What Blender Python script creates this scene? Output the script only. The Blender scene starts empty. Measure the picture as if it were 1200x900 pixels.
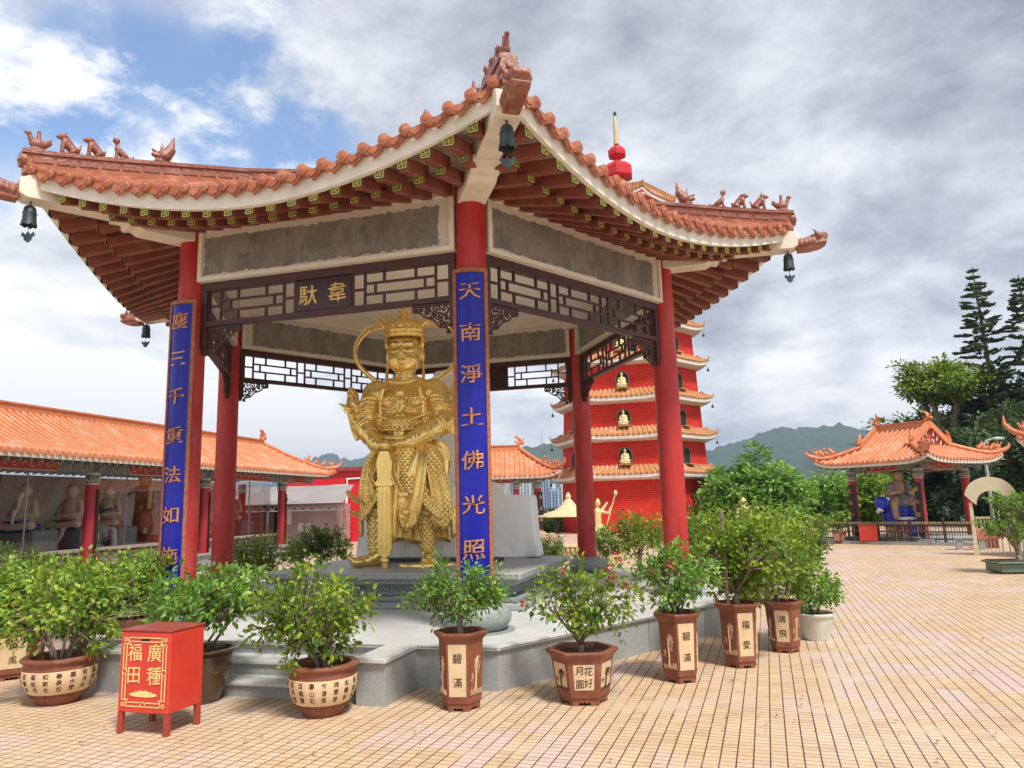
import bpy, bmesh, math, random
import numpy as np
from mathutils import Vector, Matrix, noise
from math import sin, cos, pi, radians, sqrt, atan2
D = bpy.data
SC = bpy.context.scene
COL = SC.collection
rnd = random.Random(7)

# ------------------------------------------------------------------ camera
F_PX = 863.24; PITCH = radians(9.356); ROLL = 0.0265; CAMZ = 1.6
_fw = Vector((0, cos(PITCH), sin(PITCH))); _up = Vector((0, -sin(PITCH), cos(PITCH))); _rt = Vector((1, 0, 0))
RI = _rt*cos(ROLL) - _up*sin(ROLL); UI = _up*cos(ROLL) + _rt*sin(ROLL)
def _ray(px, py): return _fw + RI*((px-600)/F_PX) - UI*((py-450)/F_PX)
def gp(px, py, z=0.0):
    d = _ray(px, py); t = (z-CAMZ)/d.z; return d*t + Vector((0, 0, CAMZ))
def at(px, py, Y):
    d = _ray(px, py); return d*(Y/d.y) + Vector((0, 0, CAMZ))
cam = D.objects.new('camera', D.cameras.new('camera')); COL.objects.link(cam)
m3 = Matrix((RI, UI, -_fw)).transposed()
cam.matrix_world = Matrix.Translation((0, 0, CAMZ)) @ m3.to_4x4()
cam.data.sensor_width = 36; cam.data.lens = F_PX/1200*36; cam.data.clip_end = 20000; cam.data.clip_start = 0.05
SC.camera = cam

# ------------------------------------------------------------------ mesh builder
class MB:
    def __init__(s): s.v = []; s.f = []; s.m = []; s.mi = 0
    def add(s, vs, fs):
        o = len(s.v); s.v += [tuple(v) for v in vs]; s.f += [tuple(i+o for i in f) for f in fs]; s.m += [s.mi]*len(fs)
        return s
    def box(s, c, size, R=None):
        c = Vector(c); hx, hy, hz = size[0]/2, size[1]/2, size[2]/2
        vs = [Vector((x, y, z)) for x in (-hx, hx) for y in (-hy, hy) for z in (-hz, hz)]
        if R is not None: vs = [R @ v for v in vs]
        return s.add([c+v for v in vs], [(0,1,3,2),(4,6,7,5),(0,4,5,1),(2,3,7,6),(0,2,6,4),(1,5,7,3)])
    def bbox(s, x0, x1, y0, y1, z0, z1): return s.box(((x0+x1)/2,(y0+y1)/2,(z0+z1)/2),(abs(x1-x0),abs(y1-y0),abs(z1-z0)))
    def bar(s, A, B, w, h, up=(0,0,1)):
        A = Vector(A); B = Vector(B); d = (B-A); L = d.length
        if L < 1e-6: return s
        d.normalize(); up = Vector(up); x = d.cross(up)
        if x.length < 1e-4: x = d.cross(Vector((1,0,0)))
        x.normalize(); u = x.cross(d)
        return s.box((A+B)/2, (w, L, h), Matrix((x, d, u)).transposed())
    def tube(s, pts, rad, n=8, caps=True, flat=1.0, up=None):
        pts = [Vector(p) for p in pts]; N = len(pts)
        if not hasattr(rad, '__len__'): rad = [rad]*N
        vs = []; prev = None
        for i, p in enumerate(pts):
            d = (pts[min(i+1, N-1)]-pts[max(i-1, 0)])
            if d.length < 1e-9: d = Vector((0,0,1))
            d.normalize()
            if prev is None:
                a = Vector(up) if up else (Vector((0,0,1)) if abs(d.z) < .9 else Vector((1,0,0)))
            else: a = prev
            x = a - d*a.dot(d)
            if x.length < 1e-5: x = d.orthogonal()
            x.normalize(); prev = x; y = d.cross(x)
            for k in range(n):
                t = 2*pi*k/n; vs.append(p + x*(cos(t)*rad[i]) + y*(sin(t)*rad[i]*flat))
        fs = [(i*n+k, i*n+(k+1)%n, (i+1)*n+(k+1)%n, (i+1)*n+k) for i in range(N-1) for k in range(n)]
        if caps: fs += [tuple(range(n-1, -1, -1)), tuple((N-1)*n+k for k in range(n))]
        return s.add(vs, fs)
    def lathe(s, prof, n=24, c=(0,0,0), sx=1, sy=1, rot=0, cap=True):
        c = Vector(c); vs = []
        for r, z in prof:
            for k in range(n):
                t = 2*pi*k/n+rot; vs.append(c+Vector((cos(t)*r*sx, sin(t)*r*sy, z)))
        N = len(prof)
        fs = [(i*n+k, i*n+(k+1)%n, (i+1)*n+(k+1)%n, (i+1)*n+k) for i in range(N-1) for k in range(n)]
        if cap: fs += [tuple(range(n-1, -1, -1)), tuple((N-1)*n+k for k in range(n))]
        return s.add(vs, fs)
    def sphere(s, c, r, n=12, m=8, R=None):
        if not hasattr(r, '__len__'): r = (r, r, r)
        c = Vector(c); vs = [Vector((0,0,-r[2]))]
        for i in range(1, m):
            a = -pi/2+pi*i/m
            for k in range(n):
                t = 2*pi*k/n; vs.append(Vector((cos(a)*cos(t)*r[0], cos(a)*sin(t)*r[1], sin(a)*r[2])))
        vs.append(Vector((0,0,r[2])))
        if R is not None: vs = [R @ v for v in vs]
        fs = [(0, 1+(k+1)%n, 1+k) for k in range(n)]
        fs += [(1+i*n+k, 1+i*n+(k+1)%n, 1+(i+1)*n+(k+1)%n, 1+(i+1)*n+k) for i in range(m-2) for k in range(n)]
        e = len(vs)-1; b = 1+(m-2)*n; fs += [(b+k, b+(k+1)%n, e) for k in range(n)]
        return s.add([c+v for v in vs], fs)
    def caps(s, A, B, ra, rb, n=12):   # tapered capsule
        A = Vector(A); B = Vector(B); d = (B-A); L = d.length; d.normalize()
        pts = []; rs = []
        for t in (-.98, -.8, -.5, -.2): pts.append(A+d*(ra*t)); rs.append(ra*sqrt(1-t*t))
        pts.append(A); rs.append(ra); pts.append(B); rs.append(rb)
        for t in (.2, .5, .8, .98): pts.append(B+d*(rb*t)); rs.append(rb*sqrt(1-t*t))
        return s.tube(pts, rs, n)
    def prism(s, poly, f, d0, d1):     # poly 2d -> f(x,y,d)
        n = len(poly); vs = [f(x, y, d0) for x, y in poly]+[f(x, y, d1) for x, y in poly]
        return s.add(vs, [tuple(range(n-1,-1,-1)), tuple(range(n, 2*n))]+[(i,(i+1)%n,n+(i+1)%n,n+i) for i in range(n)])
    def grid(s, P):                    # P[i][j] points
        n, m = len(P), len(P[0]); vs = [p for r in P for p in r]
        return s.add(vs, [(i*m+j, i*m+j+1, (i+1)*m+j+1, (i+1)*m+j) for i in range(n-1) for j in range(m-1)])
    def mesh(s, name, M=None):
        me = D.meshes.new(name); vs = s.v
        if M is not None: vs = [tuple(M @ Vector(v)) for v in vs]
        me.from_pydata(vs, [], s.f); me.update(); return me
    def build(s, name, mats, parent=None, smooth=False, world=True, fix=True, bev=0):
        M = None
        if parent is not None and world: M = rootmat(parent).inverted()
        me = s.mesh(name, M)
        if not isinstance(mats, (list, tuple)): mats = [mats]
        for m in mats: me.materials.append(m)
        if len(mats) > 1: me.polygons.foreach_set('material_index', s.m)
        if fix:
            bm = bmesh.new(); bm.from_mesh(me); bmesh.ops.recalc_face_normals(bm, faces=bm.faces)
            if bev: bmesh.ops.bevel(bm, geom=bm.edges[:], offset=bev, segments=1, affect='EDGES', clamp_overlap=True)
            bm.to_mesh(me); bm.free()
        if smooth: shade(me, smooth)
        return link(name, me, parent)
def shade(me, ang=True):
    me.polygons.foreach_set('use_smooth', [True]*len(me.polygons))
    if ang is not True:
        try: me.set_sharp_from_angle(angle=radians(ang))
        except Exception: pass
    me.update()
def link(name, me, parent=None):
    o = D.objects.new(name, me); COL.objects.link(o)
    if parent is not None: o.parent = parent
    return o
ROOTM = {}
def rootmat(o):
    M = Matrix.Identity(4)
    while o is not None:
        if o.name in ROOTM: M = ROOTM[o.name] @ M
        o = o.parent
    return M
def tag(o, label=None, cat=None, group=None, kind=None):
    if label: o['label'] = label
    if cat: o['category'] = cat
    if group: o['group'] = group
    if kind: o['kind'] = kind
    return o
def thing(name, label, cat, loc=(0,0,0), rz=0, group=None, sc=1):
    o = D.objects.new(name, None); COL.objects.link(o); o.empty_display_size = .2
    o.location = loc; o.rotation_euler = (0,0,rz); o.scale = (sc,)*3
    ROOTM[o.name] = Matrix.Translation(loc) @ Matrix.Rotation(rz, 4, 'Z') @ Matrix.Scale(sc, 4)
    return tag(o, label, cat, group)
def copy_tree(o, parent=None):
    c = o.copy(); COL.objects.link(c)
    if parent is not None: c.parent = parent
    for ch in list(o.children): copy_tree(ch, c)
    return c
def dup(root, loc, rz=0, sc=1, label=None, group=None):
    r = copy_tree(root); r.location = loc; r.rotation_euler = (0,0,rz); r.scale = (sc,)*3 if not hasattr(sc,'__len__') else sc
    ROOTM[r.name] = Matrix.Translation(loc) @ Matrix.Rotation(rz, 4, 'Z') @ Matrix.Scale(r.scale[0], 4)
    if label: r['label'] = label
    if group: r['group'] = group
    return r
def struct(o): o['kind'] = 'structure'; return o

def remesh(mb, voxel, smooth=6, name='sculpt'):
    me = mb.mesh(name); o = D.objects.new(name, me); COL.objects.link(o)
    md = o.modifiers.new('r', 'REMESH'); md.mode = 'VOXEL'; md.voxel_size = voxel; md.use_smooth_shade = True
    if smooth:
        ms = o.modifiers.new('s', 'SMOOTH'); ms.iterations = smooth; ms.factor = .5
    dg = bpy.context.evaluated_depsgraph_get(); dg.update()
    out = D.meshes.new_from_object(o.evaluated_get(dg))
    D.objects.remove(o); D.meshes.remove(me); out.name = name
    return out
def sculpt(mb, voxel, name, mat, parent=None, smooth=6):
    M = rootmat(parent).inverted() if parent is not None else None
    me = remesh(mb, voxel, smooth, name)
    if M is not None: me.transform(M)
    me.materials.clear(); me.materials.append(mat)
    shade(me)
    return link(name, me, parent)

# text -> (verts, faces) in x right, y up, z out; centred
_tc = {}
def glyph(s, size=1.0, ext=.02, off=0.0, res=2):
    key = (s, ext, off, res)
    if key not in _tc:
        cu = D.curves.new('t', 'FONT'); cu.body = s; cu.size = 1; cu.extrude = ext; cu.offset = off; cu.resolution_u = res
        cu.align_x = 'CENTER'
        o = D.objects.new('t', cu); COL.objects.link(o)
        dg = bpy.context.evaluated_depsgraph_get(); dg.update()
        me = D.meshes.new_from_object(o.evaluated_get(dg))
        vs = [v.co.copy() for v in me.vertices]; fs = [tuple(p.vertices) for p in me.polygons]
        D.objects.remove(o); D.meshes.remove(me)
        if vs:
            cx = (min(v.x for v in vs)+max(v.x for v in vs))/2; cy = (min(v.y for v in vs)+max(v.y for v in vs))/2
            sd = ord(s[0])*.37; vs = [Vector((v.x-cx, v.y-cy, v.z)) for v in vs]
            vs = [v+Vector((noise.noise(Vector((v.x*5, v.y*5, sd)))*.045, noise.noise(Vector((v.x*5, v.y*5, sd+7)))*.045+v.x*.05, 0)) for v in vs]
        _tc[key] = (vs, fs)
    vs, fs = _tc[key]
    return [Vector((v.x*size, v.y*size, v.z*size)) for v in vs], fs
def put_text(mb, s, size, o, X, Y, Z, ext=.02, off=.0, sx=1.0, res=2):
    vs, fs = glyph(s, size, ext, off, res); o = Vector(o)
    mb.add([o+X*(v.x*sx)+Y*v.y+Z*v.z for v in vs], fs)

# ------------------------------------------------------------------ materials
def nodes(name):
    m = D.materials.new(name); m.use_nodes = True; nt = m.node_tree; nt.nodes.clear()
    out = nt.nodes.new('ShaderNodeOutputMaterial'); b = nt.nodes.new('ShaderNodeBsdfPrincipled')
    nt.links.new(b.outputs[0], out.inputs[0]); return m, nt, b
class G:
    """tiny node graph helper"""
    def __init__(s, nt): s.nt = nt
    def n(s, t, **k):
        x = s.nt.nodes.new(t)
        for a, b in k.items(): setattr(x, a, b)
        return x
    def l(s, a, b): s.nt.links.new(a, b)
    def set(s, sock, v):
        if isinstance(v, bpy.types.NodeSocket): s.l(v, sock)
        else: sock.default_value = v
    def math(s, op, a, b=0.0, c=0.0, clamp=False):
        x = s.n('ShaderNodeMath', operation=op, use_clamp=clamp); s.set(x.inputs[0], a); s.set(x.inputs[1], b)
        if op in ('MULTIPLY_ADD','COMPARE','SMOOTH_MIN'): s.set(x.inputs[2], c)
        return x.outputs[0]
    def mix(s, f, a, b, blend='MIX'):
        x = s.n('ShaderNodeMix', data_type='RGBA', blend_type=blend); s.set(x.inputs[0], f)
        s.set(x.inputs[6], a if isinstance(a, bpy.types.NodeSocket) else (*a[:3], 1)); s.set(x.inputs[7], b if isinstance(b, bpy.types.NodeSocket) else (*b[:3], 1))
        return x.outputs[2]
    def noise(s, vec, scale, detail=4, rough=.6, dist=0, out=0):
        x = s.n('ShaderNodeTexNoise'); s.l(vec, x.inputs['Vector']); x.inputs['Scale'].default_value = scale
        x.inputs['Detail'].default_value = detail; x.inputs['Roughness'].default_value = rough; x.inputs['Distortion'].default_value = dist
        return x.outputs[out]
    def ramp(s, f, a, b, lo=0.0, hi=1.0, smooth=False):
        x = s.n('ShaderNodeMapRange'); x.interpolation_type = 'SMOOTHSTEP' if smooth else 'LINEAR'
        s.set(x.inputs[0], f); x.inputs[1].default_value = a; x.inputs[2].default_value = b; x.inputs[3].default_value = lo; x.inputs[4].default_value = hi
        return x.outputs[0]
    def coord(s, which='Object'): return s.n('ShaderNodeTexCoord').outputs[which]
    def pos(s): return s.n('ShaderNodeNewGeometry').outputs['Position']
    def vec(s, v, scale=(1,1,1), rot=(0,0,0), loc=(0,0,0)):
        x = s.n('ShaderNodeMapping'); s.l(v, x.inputs[0]); x.inputs[1].default_value = loc; x.inputs[2].default_value = rot; x.inputs[3].default_value = scale
        return x.outputs[0]
    def bump(s, h, strength, dist, b):
        x = s.n('ShaderNodeBump'); x.inputs['Strength'].default_value = strength; x.inputs['Distance'].default_value = dist
        s.l(h, x.inputs['Height']); s.l(x.outputs[0], b.inputs['Normal'])
def pm(name, col, col2=None, scale=6, rough=.6, metal=0, bump=0, bscale=30, bdist=.01, stain=None, stretch=(1,1,1), spec=.5, rough2=None, coat=0):
    m, nt, b = nodes(name); g = G(nt); p = g.pos()
    if col2 is None: col2 = tuple(c*.78 for c in col)
    v = g.vec(p, stretch) if stretch != (1,1,1) else p
    f = g.ramp(g.noise(v, scale, 5, .65), .32, .68)
    c = g.mix(f, col, col2)
    if stain:
        sf = g.ramp(g.noise(v, scale*.33, 6, .7), .5, .68); c = g.mix(g.math('MULTIPLY', sf, stain[3]), c, stain[:3])
    g.l(c, b.inputs['Base Color'])
    b.inputs['Metallic'].default_value = metal; b.inputs['Specular IOR Level'].default_value = spec
    if coat: b.inputs['Coat Weight'].default_value = coat; b.inputs['Coat Roughness'].default_value = .15
    r2 = rough2 if rough2 is not None else min(1, rough*1.25)
    g.l(g.ramp(g.noise(v, scale*2.3, 4), .3, .7, rough, r2), b.inputs['Roughness'])
    if bump: g.bump(g.noise(p, bscale, 5, .6), bump, bdist, b)
    return m
def leafmat(name, cols, rough=.45, trans=.35, dead=None):
    m, nt, b = nodes(name); g = G(nt)
    r = g.n('ShaderNodeNewGeometry').outputs['Random Per Island']
    cr = g.n('ShaderNodeValToRGB'); g.l(r, cr.inputs[0]); e = cr.color_ramp.elements
    e[0].color = (*cols[0], 1); e[1].color = (*cols[-1], 1); e[1].position = .97
    for i, c in enumerate(cols[1:-1]):
        x = e.new((i+1)/(len(cols)-1)); x.color = (*c, 1)
    big = g.ramp(g.noise(g.pos(), 2.2, 2), .35, .65, .72, 1.25)
    hs = g.n('ShaderNodeHueSaturation'); g.l(cr.outputs[0], hs.inputs['Color']); g.l(big, hs.inputs['Value'])
    g.l(hs.outputs[0], b.inputs['Base Color']); b.inputs['Roughness'].default_value = rough
    tr = g.n('ShaderNodeBsdfTranslucent'); mc = g.mix(.5, hs.outputs[0], (.35,.45,.04)); g.l(mc, tr.inputs[0])
    ms = g.n('ShaderNodeMixShader'); ms.inputs[0].default_value = trans
    g.l(b.outputs[0], ms.inputs[1]); g.l(tr.outputs[0], ms.inputs[2])
    g.l(ms.outputs[0], [n for n in nt.nodes if n.type == 'OUTPUT_MATERIAL'][0].inputs[0])
    return m

M_red = pm('red_lacquer', (.50,.024,.02), (.38,.018,.016), 3, .34, bump=.2, bscale=14, bdist=.005, stain=(.50,.15,.12,.55), spec=.5, stretch=(1,1,.35), rough2=.6)
M_white = pm('cream_plaster', (.78,.71,.60), (.70,.62,.51), 4, .75, bump=.25, bscale=30, stain=(.52,.44,.33,.5))
M_cream = pm('fascia_paint', (.80,.77,.69), (.70,.66,.56), 5, .6, bump=.15, stain=(.5,.42,.3,.45))
M_ceil = pm('ceiling_paint', (.88,.83,.73), (.84,.78,.67), 1.2, .85)
M_wood = pm('dark_timber', (.045,.016,.016), (.07,.024,.022), 8, .45, bump=.2, bscale=40)
M_rafter = pm('rafter_paint', (.25,.066,.038), (.18,.045,.028), 5, .5, bump=.15, bscale=25, stain=(.38,.18,.12,.4))
M_tile = pm('glazed_tile', (.44,.135,.055), (.28,.078,.034), 9, .27, bump=.15, bscale=30, stain=(.62,.33,.2,.5), spec=.6, rough2=.5)
M_tiled = pm('glazed_relief', (.31,.085,.038), (.18,.048,.024), 14, .25, bump=.5, bscale=45, bdist=.02, stain=(.5,.28,.2,.45), spec=.7, rough2=.5)
M_otile = pm('orange_tile', (.62,.24,.11), (.48,.165,.075), 5, .4, bump=.1, stain=(.70,.44,.31,.6))
M_blue = pm('blue_enamel', (.008,.010,.33), (.006,.008,.26), 6, .16, spec=.35)
M_copper = pm('copper_relief', (.5,.19,.09), (.3,.1,.05), 25, .45, .35, bump=.9, bscale=55, bdist=.02)
M_goldtxt = pm('gilt_letter', (.72,.33,.12), (.55,.22,.08), 20, .35, .55)
M_gildp = pm('gold_paint', (.75,.52,.18), (.65,.42,.12), 20, .5)
M_green = pm('dark_green_paint', (.012,.03,.015), None, 10, .5)
M_yel = pm('lime_paint', (.62,.62,.16), (.5,.5,.12), 20, .55)
M_bell = pm('bell_iron', (.075,.10,.105), (.035,.045,.048), 12, .4, .5, bump=.2)
M_granite = pm('granite', (.36,.37,.36), (.27,.28,.275), 60, .5, bump=.1, bscale=60, stain=(.2,.2,.19,.35))
M_granite_g = pm('green_granite', (.3,.335,.32), (.21,.245,.23), 40, .45, bump=.35, bscale=30, stain=(.2,.23,.2,.5))
M_marble = pm('pale_paving', (.60,.605,.59), (.50,.505,.49), 3, .32, stain=(.40,.40,.37,.4))
M_terra = pm('terracotta', (.25,.078,.038), (.16,.048,.026), 7, .5, bump=.25, bscale=25, stain=(.38,.19,.13,.6))
M_creamglaze = pm('cream_glaze', (.68,.5,.3), (.6,.43,.25), 8, .5, stain=(.5,.35,.2,.5))
M_carved = pm('carved_brown', (.25,.075,.035), (.17,.05,.025), 12, .55, bump=.4)
M_ink = pm('ink_brown', (.07,.025,.015), None, 10, .6)
M_soil = pm('soil', (.05,.03,.02), (.09,.055,.035), 40, .95, bump=.8, bscale=60)
M_bark = pm('bark', (.13,.09,.065), (.2,.15,.11), 18, .85, bump=.6, bscale=40)
M_bark2 = pm('pale_bark', (.3,.24,.18), (.2,.15,.11), 18, .85, bump=.6, bscale=40)
M_leafA = leafmat('bougainvillea_leaf', [(.04,.10,.012),(.11,.21,.02),(.21,.32,.025),(.34,.42,.035)])
M_leafB = leafmat('bright_leaf', [(.05,.13,.015),(.14,.27,.025),(.25,.38,.04),(.38,.46,.06)])
M_leafC = leafmat('dark_leaf', [(.015,.05,.01),(.035,.09,.014),(.07,.15,.02),(.14,.24,.03)])
M_leafF = leafmat('fresh_leaf', [(.04,.12,.02),(.10,.25,.035),(.18,.36,.05),(.30,.46,.08)])
M_needle = leafmat('needle', [(.014,.042,.024),(.026,.07,.034),(.05,.105,.045),(.10,.15,.055)], .6, .15)
M_leafT = leafmat('tree_fresh_leaf', [(.06,.17,.03),(.12,.30,.05),(.2,.42,.08),(.30,.52,.12)])
M_flower = leafmat('flower_pink', [(.6,.02,.12),(.75,.03,.18),(.8,.08,.25)], .5, .4)
def gold_mat(name, scales=0, plain=False, base=(1.0,.72,.24), dark=(.62,.33,.07)):
    m, nt, b = nodes(name); g = G(nt); p = g.coord('Object')
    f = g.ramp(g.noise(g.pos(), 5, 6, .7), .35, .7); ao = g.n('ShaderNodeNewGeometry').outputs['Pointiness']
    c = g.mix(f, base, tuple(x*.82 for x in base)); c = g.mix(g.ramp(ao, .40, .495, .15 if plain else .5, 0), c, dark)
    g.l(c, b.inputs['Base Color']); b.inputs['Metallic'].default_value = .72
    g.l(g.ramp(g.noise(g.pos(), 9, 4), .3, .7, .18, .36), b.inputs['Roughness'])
    if plain: return m
    if scales:
        x = g.n('ShaderNodeSeparateXYZ'); g.l(p, x.inputs[0])
        u = g.math('MULTIPLY', x.outputs[0], scales); w = g.math('MULTIPLY', x.outputs[2], scales*.9)
        a = g.math('ABSOLUTE', g.math('SINE', g.math('ADD', u, w))); bb = g.math('ABSOLUTE', g.math('SINE', g.math('SUBTRACT', u, w)))
        g.bump(g.math('MINIMUM', a, bb), .45, .025, b)
    else:
        vo = g.n('ShaderNodeTexVoronoi'); g.l(g.pos(), vo.inputs[0]); vo.inputs['Scale'].default_value = 17; vo.feature = 'SMOOTH_F1'
        g.bump(g.math('ADD', g.math('MULTIPLY', vo.outputs[0], g.ramp(g.noise(g.pos(), 3.5, 2), .52, .60, 0, .15)), g.math('MULTIPLY', g.noise(g.pos(), 30, 5, .6), .08)), .14, .02, b)
    return m
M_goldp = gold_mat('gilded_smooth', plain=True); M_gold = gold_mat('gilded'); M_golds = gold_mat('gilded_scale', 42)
CLOUD = 7.8; EXPO = 0.72
# ================================================================== MAIN PAVILION
CEN = Vector((-1.282, 11.112, 0)); S = 3.567; TH = radians(14.2); AP = S*sqrt(3)/2; T30 = math.tan(pi/6); PZ = .38
def corner(i, r, z=0): a = -pi/2+TH+i*pi/3; return CEN+Vector((r*cos(a), r*sin(a), z))
def fvec(i): a = -pi/2+TH+pi/6+i*pi/3; N = Vector((cos(a), sin(a), 0)); return Vector((-N.y, N.x, 0)), N
def FP(i, u, w, z): U, N = fvec(i); return CEN+U*u+N*w+Vector((0,0,z))
def FR(i): U, N = fvec(i); return Matrix((U, N, Vector((0,0,1)))).transposed()
RE = 5.347; WE = RE*sqrt(3)/2; NE = 1.84
def eave(t):  # t -1..1 -> (a, w, z fascia bottom)
    u = abs(t)**NE; return t*RE/2, WE-.236*(1-u), 4.598+.489*u
def interp(x, xs, ys): return float(np.interp(x, xs, ys))
def surf(a, w):
    u = min(1, abs(a)/max(1e-6, w*T30))
    h = interp(w/.8660254, [0,.8,1.6,2.8,3.9,4.9,5.35], [7.05,6.58,6.2,5.82,5.55,5.33,5.27])
    m = interp(w, [0,.7,1.4,2.2,3.0,3.8,4.39,4.63], [7.05,6.52,6.08,5.66,5.30,5.0,4.80,4.73])
    return m+(h-m)*u**NE
PAV = thing('pavilion', 'large open hexagonal pavilion with red columns and terracotta tiled roof sheltering the golden statue', 'pavilion', (CEN.x, CEN.y, PZ))
# roof sheet + soffit + tile rows
ROOF = None
mb = MB()
for i in range(6):
    P = []
    for j in range(25):
        t = -1+2*j/24; a, w, z = eave(t); row = []
        for k in range(15):
            q = 1-k/14; row.append(FP(i, a*q, w*q, surf(a*q, w*q)))
        P.append(row)
    mb.grid(P)
ROOF = mb.build('roof', M_tile, PAV, smooth=40)
mb = MB(); mc = MB(); md = MB()
NR = 24
for i in range(6):
    for j in range(NR):
        t = -1+(2*j+1)/NR; a, w, z = eave(t)
        wh = abs(a)/T30+.03; L = w-wh
        n = max(2, int(L/.27)); pts = []; rs = []
        for k in range(n+1):
            ww = w+.05-(L+.05)*k/n; s = surf(a, min(ww, w)) if k else surf(a, w)-.01
            p = FP(i, a, ww, s+.015)
            if k and k < n:
                d = (p-pts[-1]).normalized(); pts.append(p-d*.004); rs.append(.053); pts.append(p+d*.004); rs.append(.060)
            else: pts.append(p); rs.append(.06 if k == 0 else .05)
        mb.tube(pts, rs, 10)
        U, N = fvec(i); p = FP(i, a, w+.06, surf(a, w)+.012)
        mc.tube([p-N*.01, p+N*.022, p+N*.03], [.060, .060, .045], 14)
        mc.tube([p+N*.025, p+N*.038], [.03, .02], 8)
        # drip lobe between caps
        if j < NR-1:
            t2 = -1+(2*j+2)/NR; a2, w2, z2 = eave(t2); s2 = surf(a2, w2)
            pl = [(-.075,.02),(-.088,-.012),(-.084,-.042),(-.062,-.062),(-.04,-.072),(-.02,-.09),(0,-.105),(.02,-.09),(.04,-.072),(.062,-.062),(.084,-.042),(.088,-.012),(.075,.02),(0,.005)]
            dz = (eave(t2+.02)[2]-eave(t2-.02)[2])/(.04*RE/2)
            md.prism(pl, lambda x, y, d: FP(i, a2+x, w2+d, s2-.01+y+x*dz), .03, .065)
            pl2 = [(x*.55, y*.55-.02) for x, y in pl]
            md.prism(pl2, lambda x, y, d: FP(i, a2+x, w2+d, s2-.01+y+x*dz), .06, .078)
mb.add(mc.v, mc.f); mb.add(md.v, md.f); mb.build('tile_rows', M_tile, ROOF, smooth=40)
# fascia
for i in range(6):
    mb = MB(); n = 36; vs = []
    for j in range(n+1):
        t = -1+2*j/n; a, w, z = eave(t); q = 1-.06/w
        for (da, dz) in ((1, 0), (1, .185), (q, .185), (q, 0)):
            vs.append(FP(i, a*da, w*da, z+dz))
    fs = [(j*4+k, j*4+(k+1)%4, (j+1)*4+(k+1)%4, (j+1)*4+k) for j in range(n) for k in range(4)]
    mb.add(vs, fs); mb.build('fascia_board', M_cream, PAV, smooth=30)
# soffit
def qin(a): return max(3.2, (abs(a)+.12)/T30)
def zin(a):
    w0 = qin(a); return interp(w0, [3.2, 3.8, 4.63], [5.20, 5.17, 5.13])
def usurf(a, w, t):   # underside boards level
    ww, z = eave(t)[1:]; w0 = qin(a); q = 0 if ww-w0 < 1e-3 else max(0, min(1, (w-w0)/(ww-w0)))
    return zin(a)*(1-q)+(z+.05)*q
mb = MB()
for i in range(6):
    P = []
    for j in range(41):
        t = -1+2*j/40; a, ww, z = eave(t); w0 = min(qin(a), ww-.02)
        P.append([FP(i, a, w0+(ww-.03-w0)*k/8, usurf(a, w0+(ww-.03-w0)*k/8, t)+.05) for k in range(9)])
    mb.grid(P)
mb.build('soffit', M_white, PAV, smooth=40)
# rafters
def fret(mb_, i, a, w, zc, h):
    pass
CNT = 0; rest = MB(); restf = MB()
def fret_panel(mb, i, a, w, zc, s=.052):
    mb.mi = 0; mb.prism([(-s,-s),(s,-s),(s,s),(-s,s)], lambda x, y, d: FP(i, a+x, w+d, zc+y), 0, .008)
    mb.mi = 1; t = .0085; e = s-.006
    def seg(x0, y0, x1, y1):
        mb.prism([(x0-t/2,y0-t/2),(x1+t/2,y0-t/2),(x1+t/2,y1+t/2),(x0-t/2,y1+t/2)], lambda x, y, d: FP(i, a+x, w+d, zc+y), .0085, .013)
    seg(-e,-e,e,-e); seg(-e,e,e,e); seg(-e,-e,-e,e); seg(e,-e,e,e)
    k = e*.55
    seg(-k,0,k,0); seg(0,-k,0,k); seg(0,k,k,k) if False else seg(-k,k,0,k); seg(0,-k,k,-k); seg(k,0,k,k); seg(-k,-k,-k,0)
order = [(5,), (0,), (4,), (1,), (2,), (3,)]
for (i,) in order:
    for tier, nr in ((1, 22), (0, 22)):
        for j in range(nr):
            t = -1+(2*j+1)/nr; a, ww, z = eave(t); w0 = qin(a)
            if tier == 1:
                we = ww-.07; ws = max(w0, ww-.60); zc = lambda w: usurf(a, w, t)-.095
            else:
                t = -1+(2*j+1)/nr
                we = ww-.46; ws = max(w0-.02, 3.0 if abs(a) < 1.7 else w0); zc = lambda w: usurf(a, w, t)-.185
            if we-ws < .09: continue
            big = (i in (5, 0)); hw = .10; hh = .13
            A = FP(i, a, ws, zc(ws)); B = FP(i, a, we, zc(we))
            if big or CNT < 98 and tier == 1 and i in (4, 1) and abs(t) < .75 and j % 2 == 0:
                if CNT >= 98: rest.bar(A, B, hw, hh); fret_panel(restf, i, a, we+.002, zc(we), .047); continue
                m = MB(); m.bar(A, B, hw, hh); r = m.build('rafter', M_rafter, PAV, bev=.004)
                f = MB(); fret_panel(f, i, a, we+.004, zc(we), .047); f.build('end_panel', [M_green, M_yel], r); CNT += 1
            else:
                rest.bar(A, B, hw, hh); fret_panel(restf, i, a, we+.004, zc(we), .047)
o = rest.build('rafter', M_rafter, PAV); o['kind'] = 'stuff'
o2 = restf.build('end_panel', [M_green, M_yel], o); o2['kind'] = 'stuff'
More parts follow.
